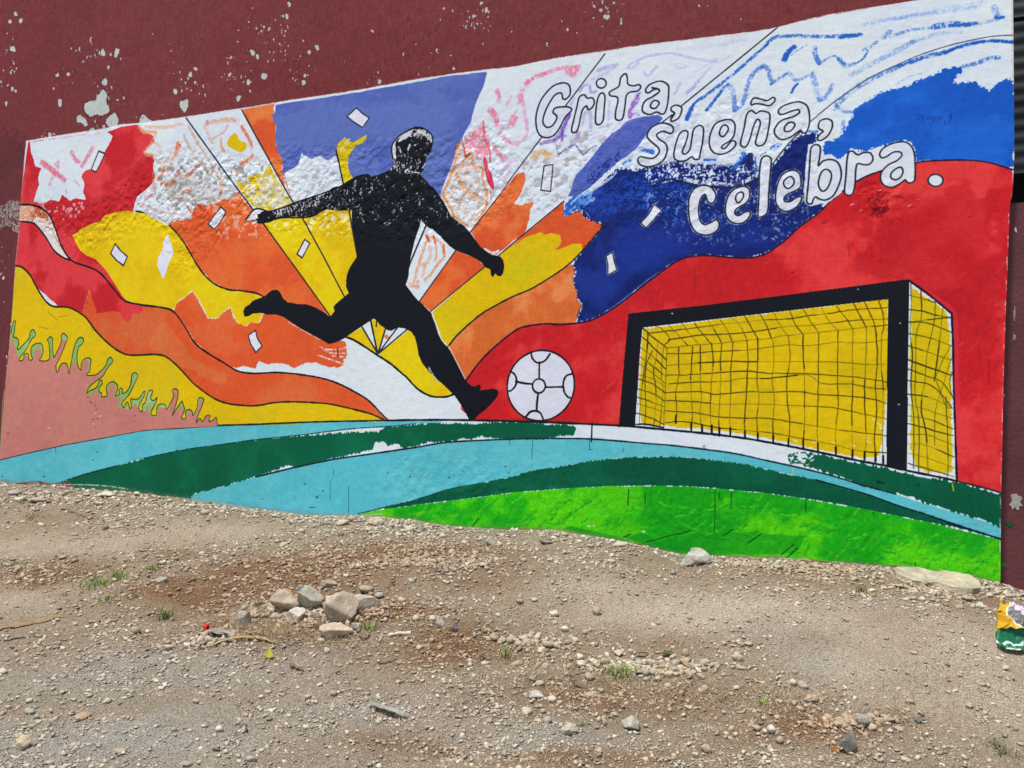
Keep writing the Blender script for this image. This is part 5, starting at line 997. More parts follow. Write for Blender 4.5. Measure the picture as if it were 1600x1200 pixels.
# end return following the edge line
ys = [0.0, TH]
Vr = []; Fr = []
for k in range(0, NZ + 1):
    Vr += [(float(xe[k]), float(Yg[k, -1]), float(zs[k])), (float(xe[k]), TH, float(zs[k]))]
for k in range(NZ): Fr.append((2 * k, 2 * k + 1, 2 * k + 3, 2 * k + 2))
ENDM = simple_mat("whitewashed_edge", (206, 202, 190), .8, .15, 12, .002, 60, gain=WALL_GAIN)
mesh_np("end_return", Vr, Fr, ENDM, True, wall)

# low dark maroon wall running on to the right
zt = on_wall(1590, 312)[1]
lw = empty("low_wall", (2.0, .05, .4))
tag(lw, "low dark maroon wall with peeling patches at the mural's right end", "low wall", kind="thing")
def lm():
    m, t, b = mat_new("stained_maroon")
    N, L = t.nodes, t.links
    tc = N.new("ShaderNodeTexCoord")
    nz = N.new("ShaderNodeTexNoise"); nz.inputs["Scale"].default_value = 2.2; nz.inputs["Detail"].default_value = 8
    L.new(tc.outputs["Object"], nz.inputs["Vector"])
    r = N.new("ShaderNodeValToRGB"); e = r.color_ramp.elements
    e[0].position = .35; e[0].color = alb((84, 38, 38), WALL_GAIN); e[1].position = .65; e[1].color = alb((104, 50, 52), WALL_GAIN)
    L.new(nz.outputs[0], r.inputs[0])
    mp = N.new("ShaderNodeMapping"); mp.inputs["Scale"].default_value = (26, 26, 9); L.new(tc.outputs["Object"], mp.inputs[0])
    vz = N.new("ShaderNodeTexNoise"); vz.inputs["Scale"].default_value = 1.0; vz.inputs["Detail"].default_value = 7; vz.inputs["Roughness"].default_value = .7
    L.new(mp.outputs[0], vz.inputs["Vector"])
    r2 = N.new("ShaderNodeValToRGB"); r2.color_ramp.elements[0].position = .70; r2.color_ramp.elements[1].position = .73
    L.new(vz.outputs[0], r2.inputs[0])
    mx = N.new("ShaderNodeMix"); mx.data_type = 'RGBA'; mx.inputs[7].default_value = alb((176, 170, 162), WALL_GAIN)
    L.new(r2.outputs[0], mx.inputs[0]); L.new(r.outputs[0], mx.inputs[6]); L.new(mx.outputs[2], b.inputs["Base Color"])
    bp = N.new("ShaderNodeBump"); bp.inputs["Distance"].default_value = .004; n2 = N.new("ShaderNodeTexNoise"); n2.inputs["Scale"].default_value = 40; n2.inputs["Detail"].default_value = 8
    L.new(tc.outputs["Object"], n2.inputs["Vector"]); L.new(n2.outputs[0], bp.inputs["Height"]); L.new(bp.outputs[0], b.inputs["Normal"])
    b.inputs["Roughness"].default_value = .7
    return m
STM = lm()
bm = bmesh.new()
add_box(bm, -1.2, 4.0, 0.0, .2, -1.0, zt - .4)
bmesh.ops.bevel(bm, geom=bm.edges[:], offset=.012, segments=2, affect='EDGES')
o = bm_obj("wall_body", bm, STM, lw); o.location = (0, 0, 0)
# paint that strayed round the corner, and old scrapes
def dab(cx, cy, rx, ry, col, name, seed, lab):
    r_ = random.Random(seed)
    x, z = on_wall(cx, cy); sx, sz = rx / 280.0, ry / 280.0
    bm = bmesh.new()
    vs = []
    for i in range(18):
        t = 2 * math.pi * i / 18; k = r_.uniform(.55, 1.15)
        vs.append(bm.verts.new((x + sx * k * math.cos(t), 0, z + sz * k * math.sin(t))))
    f = bm.faces.new(vs)
    e = bmesh.ops.extrude_face_region(bm, geom=[f])
    bmesh.ops.translate(bm, verts=[v for v in e['geom'] if isinstance(v, bmesh.types.BMVert)], vec=(0, -.002, 0))
    bmesh.ops.recalc_face_normals(bm, faces=bm.faces[:])
    for v in bm.verts: v.co -= Vector(lw.location); v.co.y += .0492
    o = bm_obj(name, bm, simple_mat(name, col, .8, .2, 40, gain=WALL_GAIN), lw)
    o["label"] = lab
dab(1590, 785, 9, 15, (160, 158, 146), "scraped_patch", 1, "grey scraped patch")
dab(1580, 820, 6, 5, (22, 84, 40), "paint_smear", 2, "dark green paint smear")
dab(1570, 884, 4, 5, (26, 130, 30), "paint_smear", 3, "bright green paint smear")
dab(1590, 356, 1.6, 5, (206, 206, 206), "scraped_patch", 4, "small white scrape")
dab(1588, 490, 1.4, 14, (150, 132, 130), "scraped_patch", 5, "long pale scrape")
dab(1588, 525, 2.2, 6, (150, 138, 134), "scraped_patch", 6, "pale scrape")
dab(1571, 617, 2.2, 2, (190, 180, 176), "scraped_patch", 7, "small pale chip")

# dark shed behind the low wall
shed = empty("corrugated_shed", (1.9, 1.6, 0))
tag(shed, "dark shed of corrugated sheets behind the low maroon wall", "shed")
DK = simple_mat("dark_sheet_metal", (44, 47, 51), .6, .5, 3, metallic=.2)
DK2 = simple_mat("dark_timber", (34, 30, 30), .8, .3, 8)
NC = 150
def corr(w_, h_, pitch, amp, n):
    Vc = []; Fc = []
    for i in range(n + 1):
        z = h_ * i / n; y = amp * math.sin(2 * math.pi * z / pitch)
        Vc += [(0, y, z), (w_, y, z)]
    for i in range(n): Fc.append((2 * i, 2 * i + 1, 2 * i + 3, 2 * i + 2))
    return Vc, Fc
Vc, Fc = corr(4.2, 1.15, .095, .004, 180)
for k, (zz, dx) in enumerate([(3.26, 0.0), (4.46, .04)]):
    o = mesh_np("corrugated_sheet", Vc, Fc, DK, True, shed); o.location = (-1.2 + dx, -.05 + .03 * k, zz)
bm = bmesh.new(); add_box(bm, -1.2, 3.2, -.1, 3.0, 5.75, 5.82); bm_obj("darkening_roof", bm, DK, shed)  # unseen roof, added to keep the shed dark
bm = bmesh.new(); add_box(bm, -1.2, 3.2, 2.9, 3.0, -.3, 5.74); bm_obj("back_wall", bm, DK2, shed)
for x_ in (-1.15, 0.6, 3.0):
    bm = bmesh.new(); add_box(bm, x_, x_ + .09, .03, .12, -.3, 5.74); bm_obj("post", bm, DK2, shed)
bm = bmesh.new()
for i in range(24): add_box(bm, -1.1 + i * .17, -1.07 + i * .17, .13, .15, -.3, 2.3)
o = bm_obj("picket_screen", bm, DK2, shed)
# ------------------------------------------------------------------ the yard
def blobs(x, y, L):
    a = np.zeros_like(x)
    for px, py, rx, ry, v in L:
        cx_, cy_, _ = on_ground(px, py)
        gx, gy, _ = on_ground(px + rx, py); hx, hy, _ = on_ground(px, min(py + ry, 1195)) if py + ry < 1250 else on_ground(px, py - ry)
        r1 = max(math.hypot(gx - cx_, gy - cy_), .05); r2 = max(math.hypot(hx - cx_, hy - cy_), .05)
        ux, uy = (gx - cx_) / r1, (gy - cy_) / r1
        u = ((x - cx_) * ux + (y - cy_) * uy) / r1; w_ = (-(x - cx_) * uy + (y - cy_) * ux) / r2
        a = np.maximum(a, v * np.exp(-(u * u + w_ * w_) * .9))
    return a
SOIL = [(600, 872, 150, 30, 1.0), (470, 905, 170, 30, 1.0), (300, 930, 130, 30, .8), (420, 985, 130, 32, .7), (580, 960, 120, 30, .9), (700, 1010, 110, 35, .75), (730, 900, 90, 30, .5), (60, 905, 90, 14, .7), (1050, 1010, 260, 14, .25),
        (960, 1090, 230, 30, .55), (1280, 1130, 150, 26, .65), (800, 1020, 80, 20, .6), (900, 1185, 150, 12, .6), (650, 1175, 120, 16, .4), (1250, 895, 130, 12, .45), (300, 868, 90, 10, .4), (1210, 1110, 80, 26, .5), (1500, 930, 60, 12, .5)]
PALE = [(1150, 960, 260, 40, 1.0), (1430, 1010, 200, 60, .9), (1480, 1100, 180, 40, .7), (950, 920, 110, 24, .7), (120, 850, 200, 22, .8), (40, 935, 90, 25, .7), (330, 835, 120, 16, .6), (1550, 1080, 90, 60, .8), (360, 1150, 160, 40, .3)]
GREY = [(100, 1160, 330, 60, 1.0), (300, 1040, 220, 36, .8), (560, 1110, 260, 34, .6), (150, 1060, 200, 40, .6), (1250, 1010, 80, 50, .4), (820, 1150, 200, 30, .5), (1180, 990, 60, 30, .5)]

def masks(x, y):
    n = vnoise(x * 3.1 + 9, y * 3.1, 5) - .5; n2 = vnoise(x * 9, y * 9, 2) - .5
    return (np.clip(blobs(x, y, SOIL) * 1.42 * (1 + .9 * n) + .3 * n2 - .02, 0, 1), np.clip(blobs(x, y, PALE) * (1 + .7 * n), 0, 1), np.clip(blobs(x, y, GREY) * (1 + .8 * n), 0, 1))
fx = np.arange(-9.4, 2.81, .022); fy = np.arange(-4.2, .07, .022)
gx = np.concatenate([[-90, -60, -40, -28, -20, -15, -12, -10.5], fx, [3.2, 4, 5.5, 8, 12, 20, 35, 60, 90]])
gy = np.concatenate([[-90, -60, -40, -25, -16, -11, -8, -6.5, -5.5, -4.8, -4.45], fy, [.15, .3, .6, 1.2, 2.5, 5, 10, 20, 40, 80]])
GX, GY = np.meshgrid(gx, gy)
GZ = ground_z(GX, np.minimum(GY, 0))
ms = masks(GX, GY)
# settled crust: fine pits and grit ridges in real relief
GZ = GZ + .006 * (vnoise(GX * 22 + 5, GY * 22, 1) - .5) * smooth(0, .1, -GY)
ii = np.arange(GX.size).reshape(GX.shape)
GQ = np.stack([ii[:-1, :-1], ii[:-1, 1:], ii[1:, 1:], ii[1:, :-1]], -1).reshape(-1, 4)

def ground_mat():
    m, t, b = mat_new("stony_dirt")
    N, L = t.nodes, t.links
    tc = N.new("ShaderNodeTexCoord"); O = tc.outputs["Object"]
    def noise(sc, det=6, ro=.6):
        n = N.new("ShaderNodeTexNoise"); n.inputs["Scale"].default_value = sc; n.inputs["Detail"].default_value = det; n.inputs["Roughness"].default_value = ro
        L.new(O, n.inputs["Vector"]); return n
    def attr(nm):
        a = N.new("ShaderNodeAttribute"); a.attribute_name = nm; return a.outputs["Fac"]
    def mix(f, a, b_, mode='MIX'):
        x = N.new("ShaderNodeMix"); x.data_type = 'RGBA'; x.blend_type = mode
        for s_, v in ((0, f), (6, a), (7, b_)):
            if isinstance(v, (tuple, float, int)): x.inputs[s_].default_value = v
            else: L.new(v, x.inputs[s_])
        return x.outputs[2]
    c = mix(noise(2.5).outputs[0], alb((176, 158, 139)), alb((146, 128, 108)))
    c = mix(attr("pale"), c, alb((196, 180, 162)))
    c = mix(attr("grey"), c, alb((168, 161, 154)))
    c = mix(attr("soil"), c, mix(noise(5).outputs[0], alb((120, 84, 60)), alb((146, 114, 86))))
    # grit: small stones too fine to build
    for sc, lo, hi, c1, amt in ((95, .08, .32, (204, 192, 176), .7), (210, .1, .4, (206, 196, 182), .5), (60, .05, .2, (150, 128, 108), .6)):
        v = N.new("ShaderNodeTexVoronoi"); v.inputs["Scale"].default_value = sc; v.inputs["Randomness"].default_value = 1
        L.new(O, v.inputs["Vector"])
        r = N.new("ShaderNodeMapRange"); r.inputs[1].default_value = lo; r.inputs[2].default_value = hi; r.inputs[3].default_value = amt; r.inputs[4].default_value = 0
        L.new(v.outputs["Distance"], r.inputs[0])
        pr = N.new("ShaderNodeSeparateColor"); L.new(v.outputs["Color"], pr.inputs[0])
        g = N.new("ShaderNodeMath"); g.operation = 'GREATER_THAN'; g.inputs[1].default_value = .55; L.new(pr.outputs[0], g.inputs[0])
        mu = N.new("ShaderNodeMath"); mu.operation = 'MULTIPLY'; L.new(g.outputs[0], mu.inputs[0]); L.new(r.outputs[0], mu.inputs[1])
        c = mix(mu.outputs[0], c, alb(c1))
    n3 = noise(120, 4, .7); mr = N.new("ShaderNodeMapRange"); mr.inputs[1].default_value = .3; mr.inputs[2].default_value = .7; mr.inputs[3].default_value = .72; mr.inputs[4].default_value = 1.2
    L.new(n3.outputs[0], mr.inputs[0])
    cm = N.new("ShaderNodeCombineColor"); [L.new(mr.outputs[0], cm.inputs[k]) for k in range(3)]
    c = mix(1.0, c, cm.outputs[0], 'MULTIPLY')
    L.new(c, b.inputs["Base Color"])
    b.inputs["Roughness"].default_value = .95; b.inputs["Specular IOR Level"].default_value = .15
    h = None
    prev = None
    for sc, dist, kind in ((16, .022, 'n'), (42, .016, 'n'), (80, .010, 'v'), (170, .006, 'v'), (300, .003, 'n')):
        bp = N.new("ShaderNodeBump"); bp.inputs["Strength"].default_value = 1; bp.inputs["Distance"].default_value = dist
        if kind == 'n': L.new(noise(sc, 6, .65).outputs[0], bp.inputs["Height"])
        else:
            v = N.new("ShaderNodeTexVoronoi"); v.inputs["Scale"].default_value = sc; L.new(O, v.inputs["Vector"])
            inv = N.new("ShaderNodeMath"); inv.operation = 'SUBTRACT'; inv.inputs[0].default_value = 1; L.new(v.outputs["Distance"], inv.inputs[1]); L.new(inv.outputs[0], bp.inputs["Height"])
        if prev: L.new(prev, bp.inputs["Normal"])
        prev = bp.outputs[0]
    L.new(prev, b.inputs["Normal"])
    return m
ground = mesh_np("ground", np.stack([GX, GY, GZ], -1).reshape(-1, 3), GQ, ground_mat(), True)
tag(ground, kind="structure")
for nm, a in zip(("soil", "pale", "grey"), ms):
    at = ground.data.attributes.new(nm, 'FLOAT', 'POINT'); at.data.foreach_set("value", a.astype(np.float32).ravel())

# ------------------------------------------------------------------ stones
def ico(sub_):
    bm = bmesh.new(); bmesh.ops.create_icosphere(bm, subdivisions=sub_, radius=1)
    v = np.array([v.co[:] for v in bm.verts]); f = np.array([[x.index for x in q.verts] for q in bm.faces]); bm.free()
    return v, f
ICO = {k: ico(k) for k in (1, 2, 3, 4)}

def stone_mat(k=1.0, dist=.011):
    m, t, b = mat_new("limestone")
    N, L = t.nodes, t.links
    tc = N.new("ShaderNodeTexCoord"); oi = N.new("ShaderNodeObjectInfo")
    vc = N.new("ShaderNodeVertexColor"); vc.layer_name = "Col"
    n = N.new("ShaderNodeTexNoise"); n.inputs["Scale"].default_value = 28 * k; n.inputs["Detail"].default_value = 8; n.inputs["Roughness"].default_value = .7
    L.new(tc.outputs["Object"], n.inputs["Vector"])
    mr = N.new("ShaderNodeMapRange"); mr.inputs[1].default_value = .3; mr.inputs[2].default_value = .72; mr.inputs[3].default_value = .56; mr.inputs[4].default_value = 1.25
    L.new(n.outputs[0], mr.inputs[0])
    mx = N.new("ShaderNodeMix"); mx.data_type = 'RGBA'; mx.blend_type = 'MULTIPLY'; mx.inputs[0].default_value = 1
    L.new(vc.outputs[0], mx.inputs[6]); L.new(mr.outputs[0], mx.inputs[7]); L.new(mx.outputs[2], b.inputs["Base Color"])
    b.inputs["Roughness"].default_value = .92; b.inputs["Specular IOR Level"].default_value = .2
    n2 = N.new("ShaderNodeTexNoise"); n2.inputs["Scale"].default_value = 55 * k; n2.inputs["Detail"].default_value = 8; n2.inputs["Roughness"].default_value = .75
    L.new(tc.outputs["Object"], n2.inputs["Vector"])
    bp = N.new("ShaderNodeBump"); bp.inputs["Distance"].default_value = dist; L.new(n2.outputs[0], bp.inputs["Height"]); L.new(bp.outputs[0], b.inputs["Normal"])
    return m
STONE = stone_mat()
STONE_S = stone_mat(.035, .0025)

def set_col(o, arr):
    ca = o.data.color_attributes.new(name="Col", type='FLOAT_COLOR', domain='POINT')
    ca.data.foreach_set("color", np.asarray(arr, np.float32).ravel())

def rock_verts(seed, sub_=3, cuts=15, deep=.45):
    r = np.random.default_rng(seed)
    v, f = ICO[sub_]
    v = v.copy()
    v *= (1 + .10 * (r.random() - .5))
    for _ in range(cuts):
        n = r.normal(size=3); n /= np.linalg.norm(n)
        d = r.uniform(deep, .82)
        p = v @ n - d
        v -= np.maximum(p, 0)[:, None] * n
    if sub_ >= 2:
        q = v * 2.6 + seed % 97
        v *= (1 + .17 * (vnoise(q[:, 0] + q[:, 2] * .7, q[:, 1] - q[:, 2] * .5, 1) - .5))[:, None]
        q = v * 8 + seed % 97
        v *= (1 + .09 * (vnoise(q[:, 0] + q[:, 2] * .7, q[:, 1] - q[:, 2] * .5, 3) - .5))[:, None]
    v /= np.abs(v).max(0)
    return v, f

def place_rock(name, px, py, wpx, hpx, col, label, seed, group=None, cat="rock", col2=None, sub_=3, depth=.8, sink=.22, rot=None, tilt=.12):
    x, y, z = on_ground(px, py + hpx * .35)
    s = px_size(x, y)
    w_, h_ = wpx / s / 2, hpx / s / 2 / .95
    v, f = rock_verts(seed, sub_)
    v = v * (w_, w_ * depth, h_)
    r = random.Random(seed)
    o = mesh_np(name, v, f, STONE, False)
    # the wall line runs askew of the view: turn the long side across the view
    o.rotation_euler = (r.uniform(-tilt, tilt), r.uniform(-tilt, tilt), (math.radians(22.8) + r.uniform(-.2, .2)) if rot is None else rot)
    o.location = (x, min(y, -w_ * depth * .6), z + h_ * (1 - 2 * sink) * 1.0)
    c = np.array(alb(tuple(min(255, q * 1.05) for q in col))); C = np.tile(c, (len(v), 1))
    if col2 is not None:
        k = np.clip((vnoise(v[:, 0] / w_ * 1.6 + seed, v[:, 1] / w_ * 1.6 + v[:, 2] / h_, 2) - .45) * 4, 0, 1)[:, None]
        C = C * (1 - k) + np.array(alb(col2)) * k
    set_col(o, C)
    tag(o, label, cat, group)
    return o
CR = (196, 182, 164); TN = (178, 156, 134); GR = (158, 153, 148); WH = (214, 206, 194); PK = (184, 158, 138)
KEY = [
 (484, 938, 46, 40, (168, 160, 148), (196, 188, 174), "grey boulder with a dark underside at the back of the stone pile", 101),
 (531, 953, 58, 50, (186, 168, 150), (168, 154, 140), "largest beige boulder in the middle of the stone pile", 102),
 (524, 986, 56, 27, (200, 176, 156), (200, 182, 164), "flat pinkish stone at the front of the stone pile", 103),
 (566, 942, 54, 24, (206, 196, 180), (186, 172, 156), "pale flat slab on the right of the stone pile", 104),
 (444, 944, 52, 36, (188, 172, 152), (172, 154, 136), "sandy brown boulder on the left of the stone pile", 105),
 (463, 962, 34, 22, (204, 194, 180), None, "small pale wedge below the grey boulder of the pile", 106),
 (510, 912, 32, 16, (164, 146, 130), (186, 170, 152), "long beige stone lying behind the stone pile", 107),
 (500, 980, 20, 13, (150, 104, 76), None, "orange brown clod wedged among the pile stones", 108),
 (559, 979, 20, 14, (188, 174, 158), None, "round stone beside the weed right of the pile", 109),
 (567, 995, 22, 11, (132, 108, 92), None, "dark brown stone in front of the weed by the pile", 110),
 (494, 962, 20, 12, (150, 128, 110), None, "brown stone tucked between the two big boulders", 111),
 (378, 970, 27, 26, (160, 146, 138), (178, 164, 150), "upright greyish stone left of the stone pile near the straw", 112),
 (352, 990, 44, 13, (150, 140, 130), (176, 162, 148), "long flat grey stone beside the red bottle cap", 113),
 (1083, 873, 52, 30, (172, 162, 150), (196, 190, 180), "large pale rock at the foot of the bright green band", 114),
 (985, 1133, 30, 24, (176, 169, 158), (206, 198, 186), "pointed pale grey rock in the centre foreground", 115),
 (889, 1141, 28, 19, (192, 178, 164), None, "pinkish beige rock left of the pointed rock", 116),
 (1326, 1163, 32, 32, (112, 108, 104), (146, 138, 130), "round dark grey stone at the lower right", 117),
 (1307, 1172, 16, 10, (158, 104, 66), None, "rusty brown chip beside the round dark grey stone", 118),
 (1345, 1127, 27, 22, (160, 153, 145), None, "flat mid grey stone above the round dark stone", 119),
 (130, 1118, 28, 17, (186, 156, 132), (200, 180, 160), "pinkish oval stone in the left foreground", 120),
 (33, 1162, 28, 22, (200, 180, 150), (214, 200, 176), "round yellowish stone in the bottom left corner", 121),
 (767, 847, 20, 15, (168, 161, 150), None, "grey stone near the wall under the dark green band", 122),
 (165, 773, 31, 13, (196, 190, 176), None, "pale smooth stone at the wall foot under the green band", 123),
 (587, 815, 24, 15, (190, 172, 156), None, "beige stone against the wall where the green band begins", 124),
 (852, 847, 24, 9, (92, 88, 86), (150, 144, 138), "dark flat shard at the foot of the bright green band", 125),
 (1532, 946, 14, 13, (222, 218, 202), None, "small triangular white stone left of the crumpled bag", 126),
 (837, 1086, 27, 14, (196, 186, 176), None, "pale flat stone left of the foreground weeds", 127),
 (722, 1154, 12, 10, (226, 220, 212), None, "small bright white pebble in the bottom centre", 128),
 (687, 971, 16, 20, (206, 196, 182), None, "upright whitish stone right of the stone pile", 129),
 (706, 984, 18, 12, (128, 120, 120), None, "purplish grey stone right of the stone pile", 130),
 (255, 906, 22, 12, (170, 163, 152), None, "greyish stone beside the left grass patch", 131),
 (4, 1050, 15, 12, (214, 208, 196), None, "white stone cut by the left edge of the view", 132),
 (1266, 1092, 22, 13, (190, 156, 130), (206, 190, 172), "orange tinted stone at the right of the foreground", 133),
 (1435, 1127, 20, 9, (128, 122, 118), None, "flat dark stone right of the mid grey stone", 134),
 (381, 1138, 18, 16, (208, 200, 188), (110, 104, 100), "white and dark broken stone near the bottom left", 135),
]
for px, py, w_, h_, c1, c2, lb, sd in KEY:
    big = w_ > 24
    place_rock("rock" if big else "stone", px, py, w_, h_, c1, lb, sd, None, "rock" if big else "stone", c2, 4 if w_ > 22 else 3, sink=.15 if h_ > 20 else .26)
MORE = [(289, 995, 16, 16), (312, 1002, 14, 14), (266, 1011, 22, 12), (291, 1010, 14, 10), (211, 985, 18, 14), (46, 1112, 20, 9), (102, 1170, 14, 12), (344, 1139, 17, 12), (166, 1097, 15, 10), (306, 1097, 14, 10), (75, 1195, 18, 9), (392, 1191, 20, 10), (187, 1175, 20, 10), (115, 1165, 12, 9), (45, 1096, 12, 8), (320, 1136, 10, 8), (292, 1196, 18, 8), (272, 1140, 10, 7),
        (674, 1001, 12, 12), (674, 966, 16, 10), (650, 967, 12, 11), (572, 922, 26, 13), (477, 1136, 12, 9), (482, 1088, 15, 10), (511, 1018, 11, 9), (762, 985, 12, 10), (530, 1040, 10, 8), (548, 1037, 9, 7), (628, 937, 13, 8), (720, 938, 11, 8), (740, 935, 9, 8), (748, 960, 12, 8), (792, 978, 10, 8), (700, 925, 9, 7), (655, 1015, 12, 8), (668, 1014, 10, 8), (500, 1002, 12, 10), (465, 985, 12, 9), (430, 905, 14, 9), (560, 932, 14, 9), (592, 930, 16, 10), (690, 945, 10, 7),
        (823, 1111, 18, 11), (808, 1038, 21, 12), (818, 999, 18, 12), (838, 1004, 10, 9), (884, 984, 17, 11), (864, 960, 17, 11), (866, 973, 12, 7), (932, 956, 15, 16), (920, 1059, 17, 12), (925, 1083, 24, 12), (938, 1078, 12, 9), (1072, 1022, 14, 14), (1018, 1036, 19, 14), (1000, 1035, 18, 12), (1100, 1080, 12, 12), (1076, 1108, 15, 8), (967, 1023, 16, 10), (944, 1034, 18, 12), (1152, 1028, 19, 13), (1170, 1007, 18, 10), (1103, 1171, 18, 16), (1183, 1141, 18, 13), (1196, 1144, 10, 9), (851, 1043, 13, 12), (910, 1037, 20, 10), (914, 990, 10, 8), (922, 985, 9, 7), (960, 1120, 12, 9), (945, 1130, 10, 10), (855, 1128, 16, 12), (860, 1095, 20, 10), (1035, 1044, 14, 9), (1055, 1040, 14, 14), (1045, 1055, 16, 10), (1020, 1051, 12, 9), (1075, 1052, 16, 8), (1010, 1065, 14, 8), (1095, 1060, 14, 9), (1120, 1040, 12, 8), (1150, 1075, 12, 8), (1130, 1058, 10, 7), (896, 1000, 10, 6), (924, 1007, 11, 6), (940, 1003, 9, 7), (985, 1019, 10, 8), (1035, 995, 7, 8), (1078, 968, 10, 7), (1112, 968, 9, 7), (835, 938, 11, 6), (812, 940, 14, 8), (886, 1056, 12, 9), (842, 1068, 16, 9), (875, 1070, 12, 8),
        (1207, 1140, 18, 15), (1217, 1157, 14, 12), (1404, 1139, 15, 10), (1422, 1098, 14, 11), (1515, 1104, 14, 11), (1241, 1050, 10, 9), (1254, 1073, 19, 12), (1240, 1068, 13, 12), (1440, 937, 13, 10), (1570, 1045, 13, 9), (1385, 1001, 9, 7), (1418, 1053, 9, 8), (1313, 1127, 18, 12), (1362, 1140, 14, 11), (1325, 1142, 12, 8), (1310, 1130, 14, 10), (1218, 1098, 12, 9), (1272, 1103, 10, 6), (1357, 938, 12, 7), (1322, 968, 10, 8), (1378, 916, 10, 6), (1465, 938, 12, 8), (1236, 917, 10, 5), (1290, 905, 14, 7), (1335, 905, 14, 8), (1425, 935, 16, 8), (1500, 948, 14, 8), (1512, 935, 18, 9), (1545, 930, 14, 9), (1560, 925, 14, 8), (1580, 932, 12, 8), (1500, 1060, 8, 6), (1378, 1046, 8, 6), (1389, 1125, 10, 7), (1392, 1145, 10, 8), (1352, 1150, 10, 8), (1250, 1110, 14, 8),
        (60, 781, 28, 9), (32, 780, 20, 10), (120, 783, 16, 9), (22, 770, 22, 10), (76, 770, 18, 9), (50, 772, 14, 8), (96, 772, 12, 8), (4, 775, 10, 8), (320, 800, 19, 12), (535, 817, 22, 11), (550, 812, 16, 10), (750, 842, 10, 9), (970, 851, 26, 9), (955, 877, 14, 7), (870, 836, 12, 9), (882, 836, 14, 8), (922, 852, 12, 8), (935, 853, 9, 8), (820, 850, 10, 7), (1150, 882, 14, 8), (1175, 880, 18, 7), (1215, 886, 20, 8), (1050, 865, 10, 7), (780, 850, 10, 7), (690, 838, 14, 8), (660, 834, 18, 9), (640, 826, 16, 9), (610, 822, 12, 8), (622, 836, 10, 7), (575, 828, 14, 8), (705, 862, 10, 6), (762, 858, 10, 6), (490, 812, 12, 7), (430, 806, 12, 6), (350, 795, 12, 8), (300, 790, 14, 7), (265, 782, 12, 7), (240, 775, 12, 8), (215, 772, 14, 7), (190, 774, 12, 7), (135, 772, 14, 8), (740, 870, 12, 7), (655, 882, 12, 6), (560, 885, 12, 7), (540, 900, 12, 7), (760, 888, 8, 5), (1040, 912, 9, 6), (1095, 892, 10, 6), (870, 880, 9, 6), (905, 905, 9, 5)]
pal = [(190, 176, 158), (178, 162, 144), (168, 162, 152), (204, 194, 180), (184, 164, 146), (190, 178, 162), (172, 156, 138)]
rr = random.Random(77)
# one shape library, shared by all the loose stones
LIB = []
for k in range(16):
    v, f = rock_verts(500 + k, 2, 13, .45)
    o = mesh_np("stone_shape", v, f, STONE_S, False); me = o.data
    ca = me.color_attributes.new(name="Col", type='FLOAT_COLOR', domain='POINT')
    c = np.tile(np.array(alb(pal[k % 7])), (len(v), 1)); ca.data.foreach_set("color", c.astype(np.float32).ravel())
    bpy.data.objects.remove(o); LIB.append(me)
def loose(px, py, w_, h_):
    x, y, z = on_ground(px, py + h_ * .35); s = px_size(x, y)
    ki = rr.randrange(16)
    o = bpy.data.objects.new("stone", LIB[ki]); S.collection.objects.link(o)
    a, h2 = w_ / s / 2, h_ / s / 2
    o.scale = (a, a * rr.uniform(.65, .95), h2 * 1.05)
    o.rotation_euler = (rr.uniform(-.15, .15), rr.uniform(-.15, .15), math.radians(22.8) + rr.choice([0, math.pi]) + rr.uniform(-.3, .3))
    o.location = (x, min(y, -a * .6), z + h2 * .5)
    yb = float(np.interp(px, [b[0] for b in BASE], [b[1] for b in BASE]))
    tone = ("beige", "tan", "greyish", "whitish", "pinkish tan", "cream", "light brown")[ki % 7]
    size = "tiny" if w_ < 10 else ("small" if w_ < 14 else "larger")
    if py < yb + 22: where = "at the wall foot below the " + ("left green band" if px < 380 else "turquoise band" if px < 580 else "bright green band")
    elif math.hypot(px - 500, (py - 960) * 1.6) < 150: where = "on the brown soil around the stone pile"
    elif math.hypot(px - 970, (py - 1050) * 1.5) < 150: where = "among the gravel around the largest grass tuft"
    elif px < 400 and py < 985: where = "on the packed dirt around the left grass patches"
    elif px < 700: where = "on the grey gravel before the dry husk" if px < 450 else "on the gravel around the metal strip"
    elif px < 1130: where = "in the foreground gravel around the pointed rock" if py > 1080 else "on the slope below the bright green band"
    else: where = "near the round dark grey stone" if (py > 1070 and px < 1460) else ("in the lower right corner below the snack bag" if px > 1400 and py > 1010 else "on the pale dirt between the footing slab and the foreground")
    tag(o, size + " " + tone + " stone " + where, "stone", "loose stones scattered over the yard")
for q in MORE: loose(*q)
nn = len(MORE)
while nn < 262:
    px, py = rr.uniform(0, 1600), rr.uniform(800, 1195)
    yb = np.interp(px, [b[0] for b in BASE], [b[1] for b in BASE])
    if py < yb + 14: continue
    if 1100 < px < 1560 and 930 < py < 1080 and rr.random() < .7: continue
    s_ = rr.uniform(8, 12) * (.65 + .5 * (py - 780) / 400)
    loose(px, py, s_, s_ * rr.uniform(.5, .8)); nn += 1

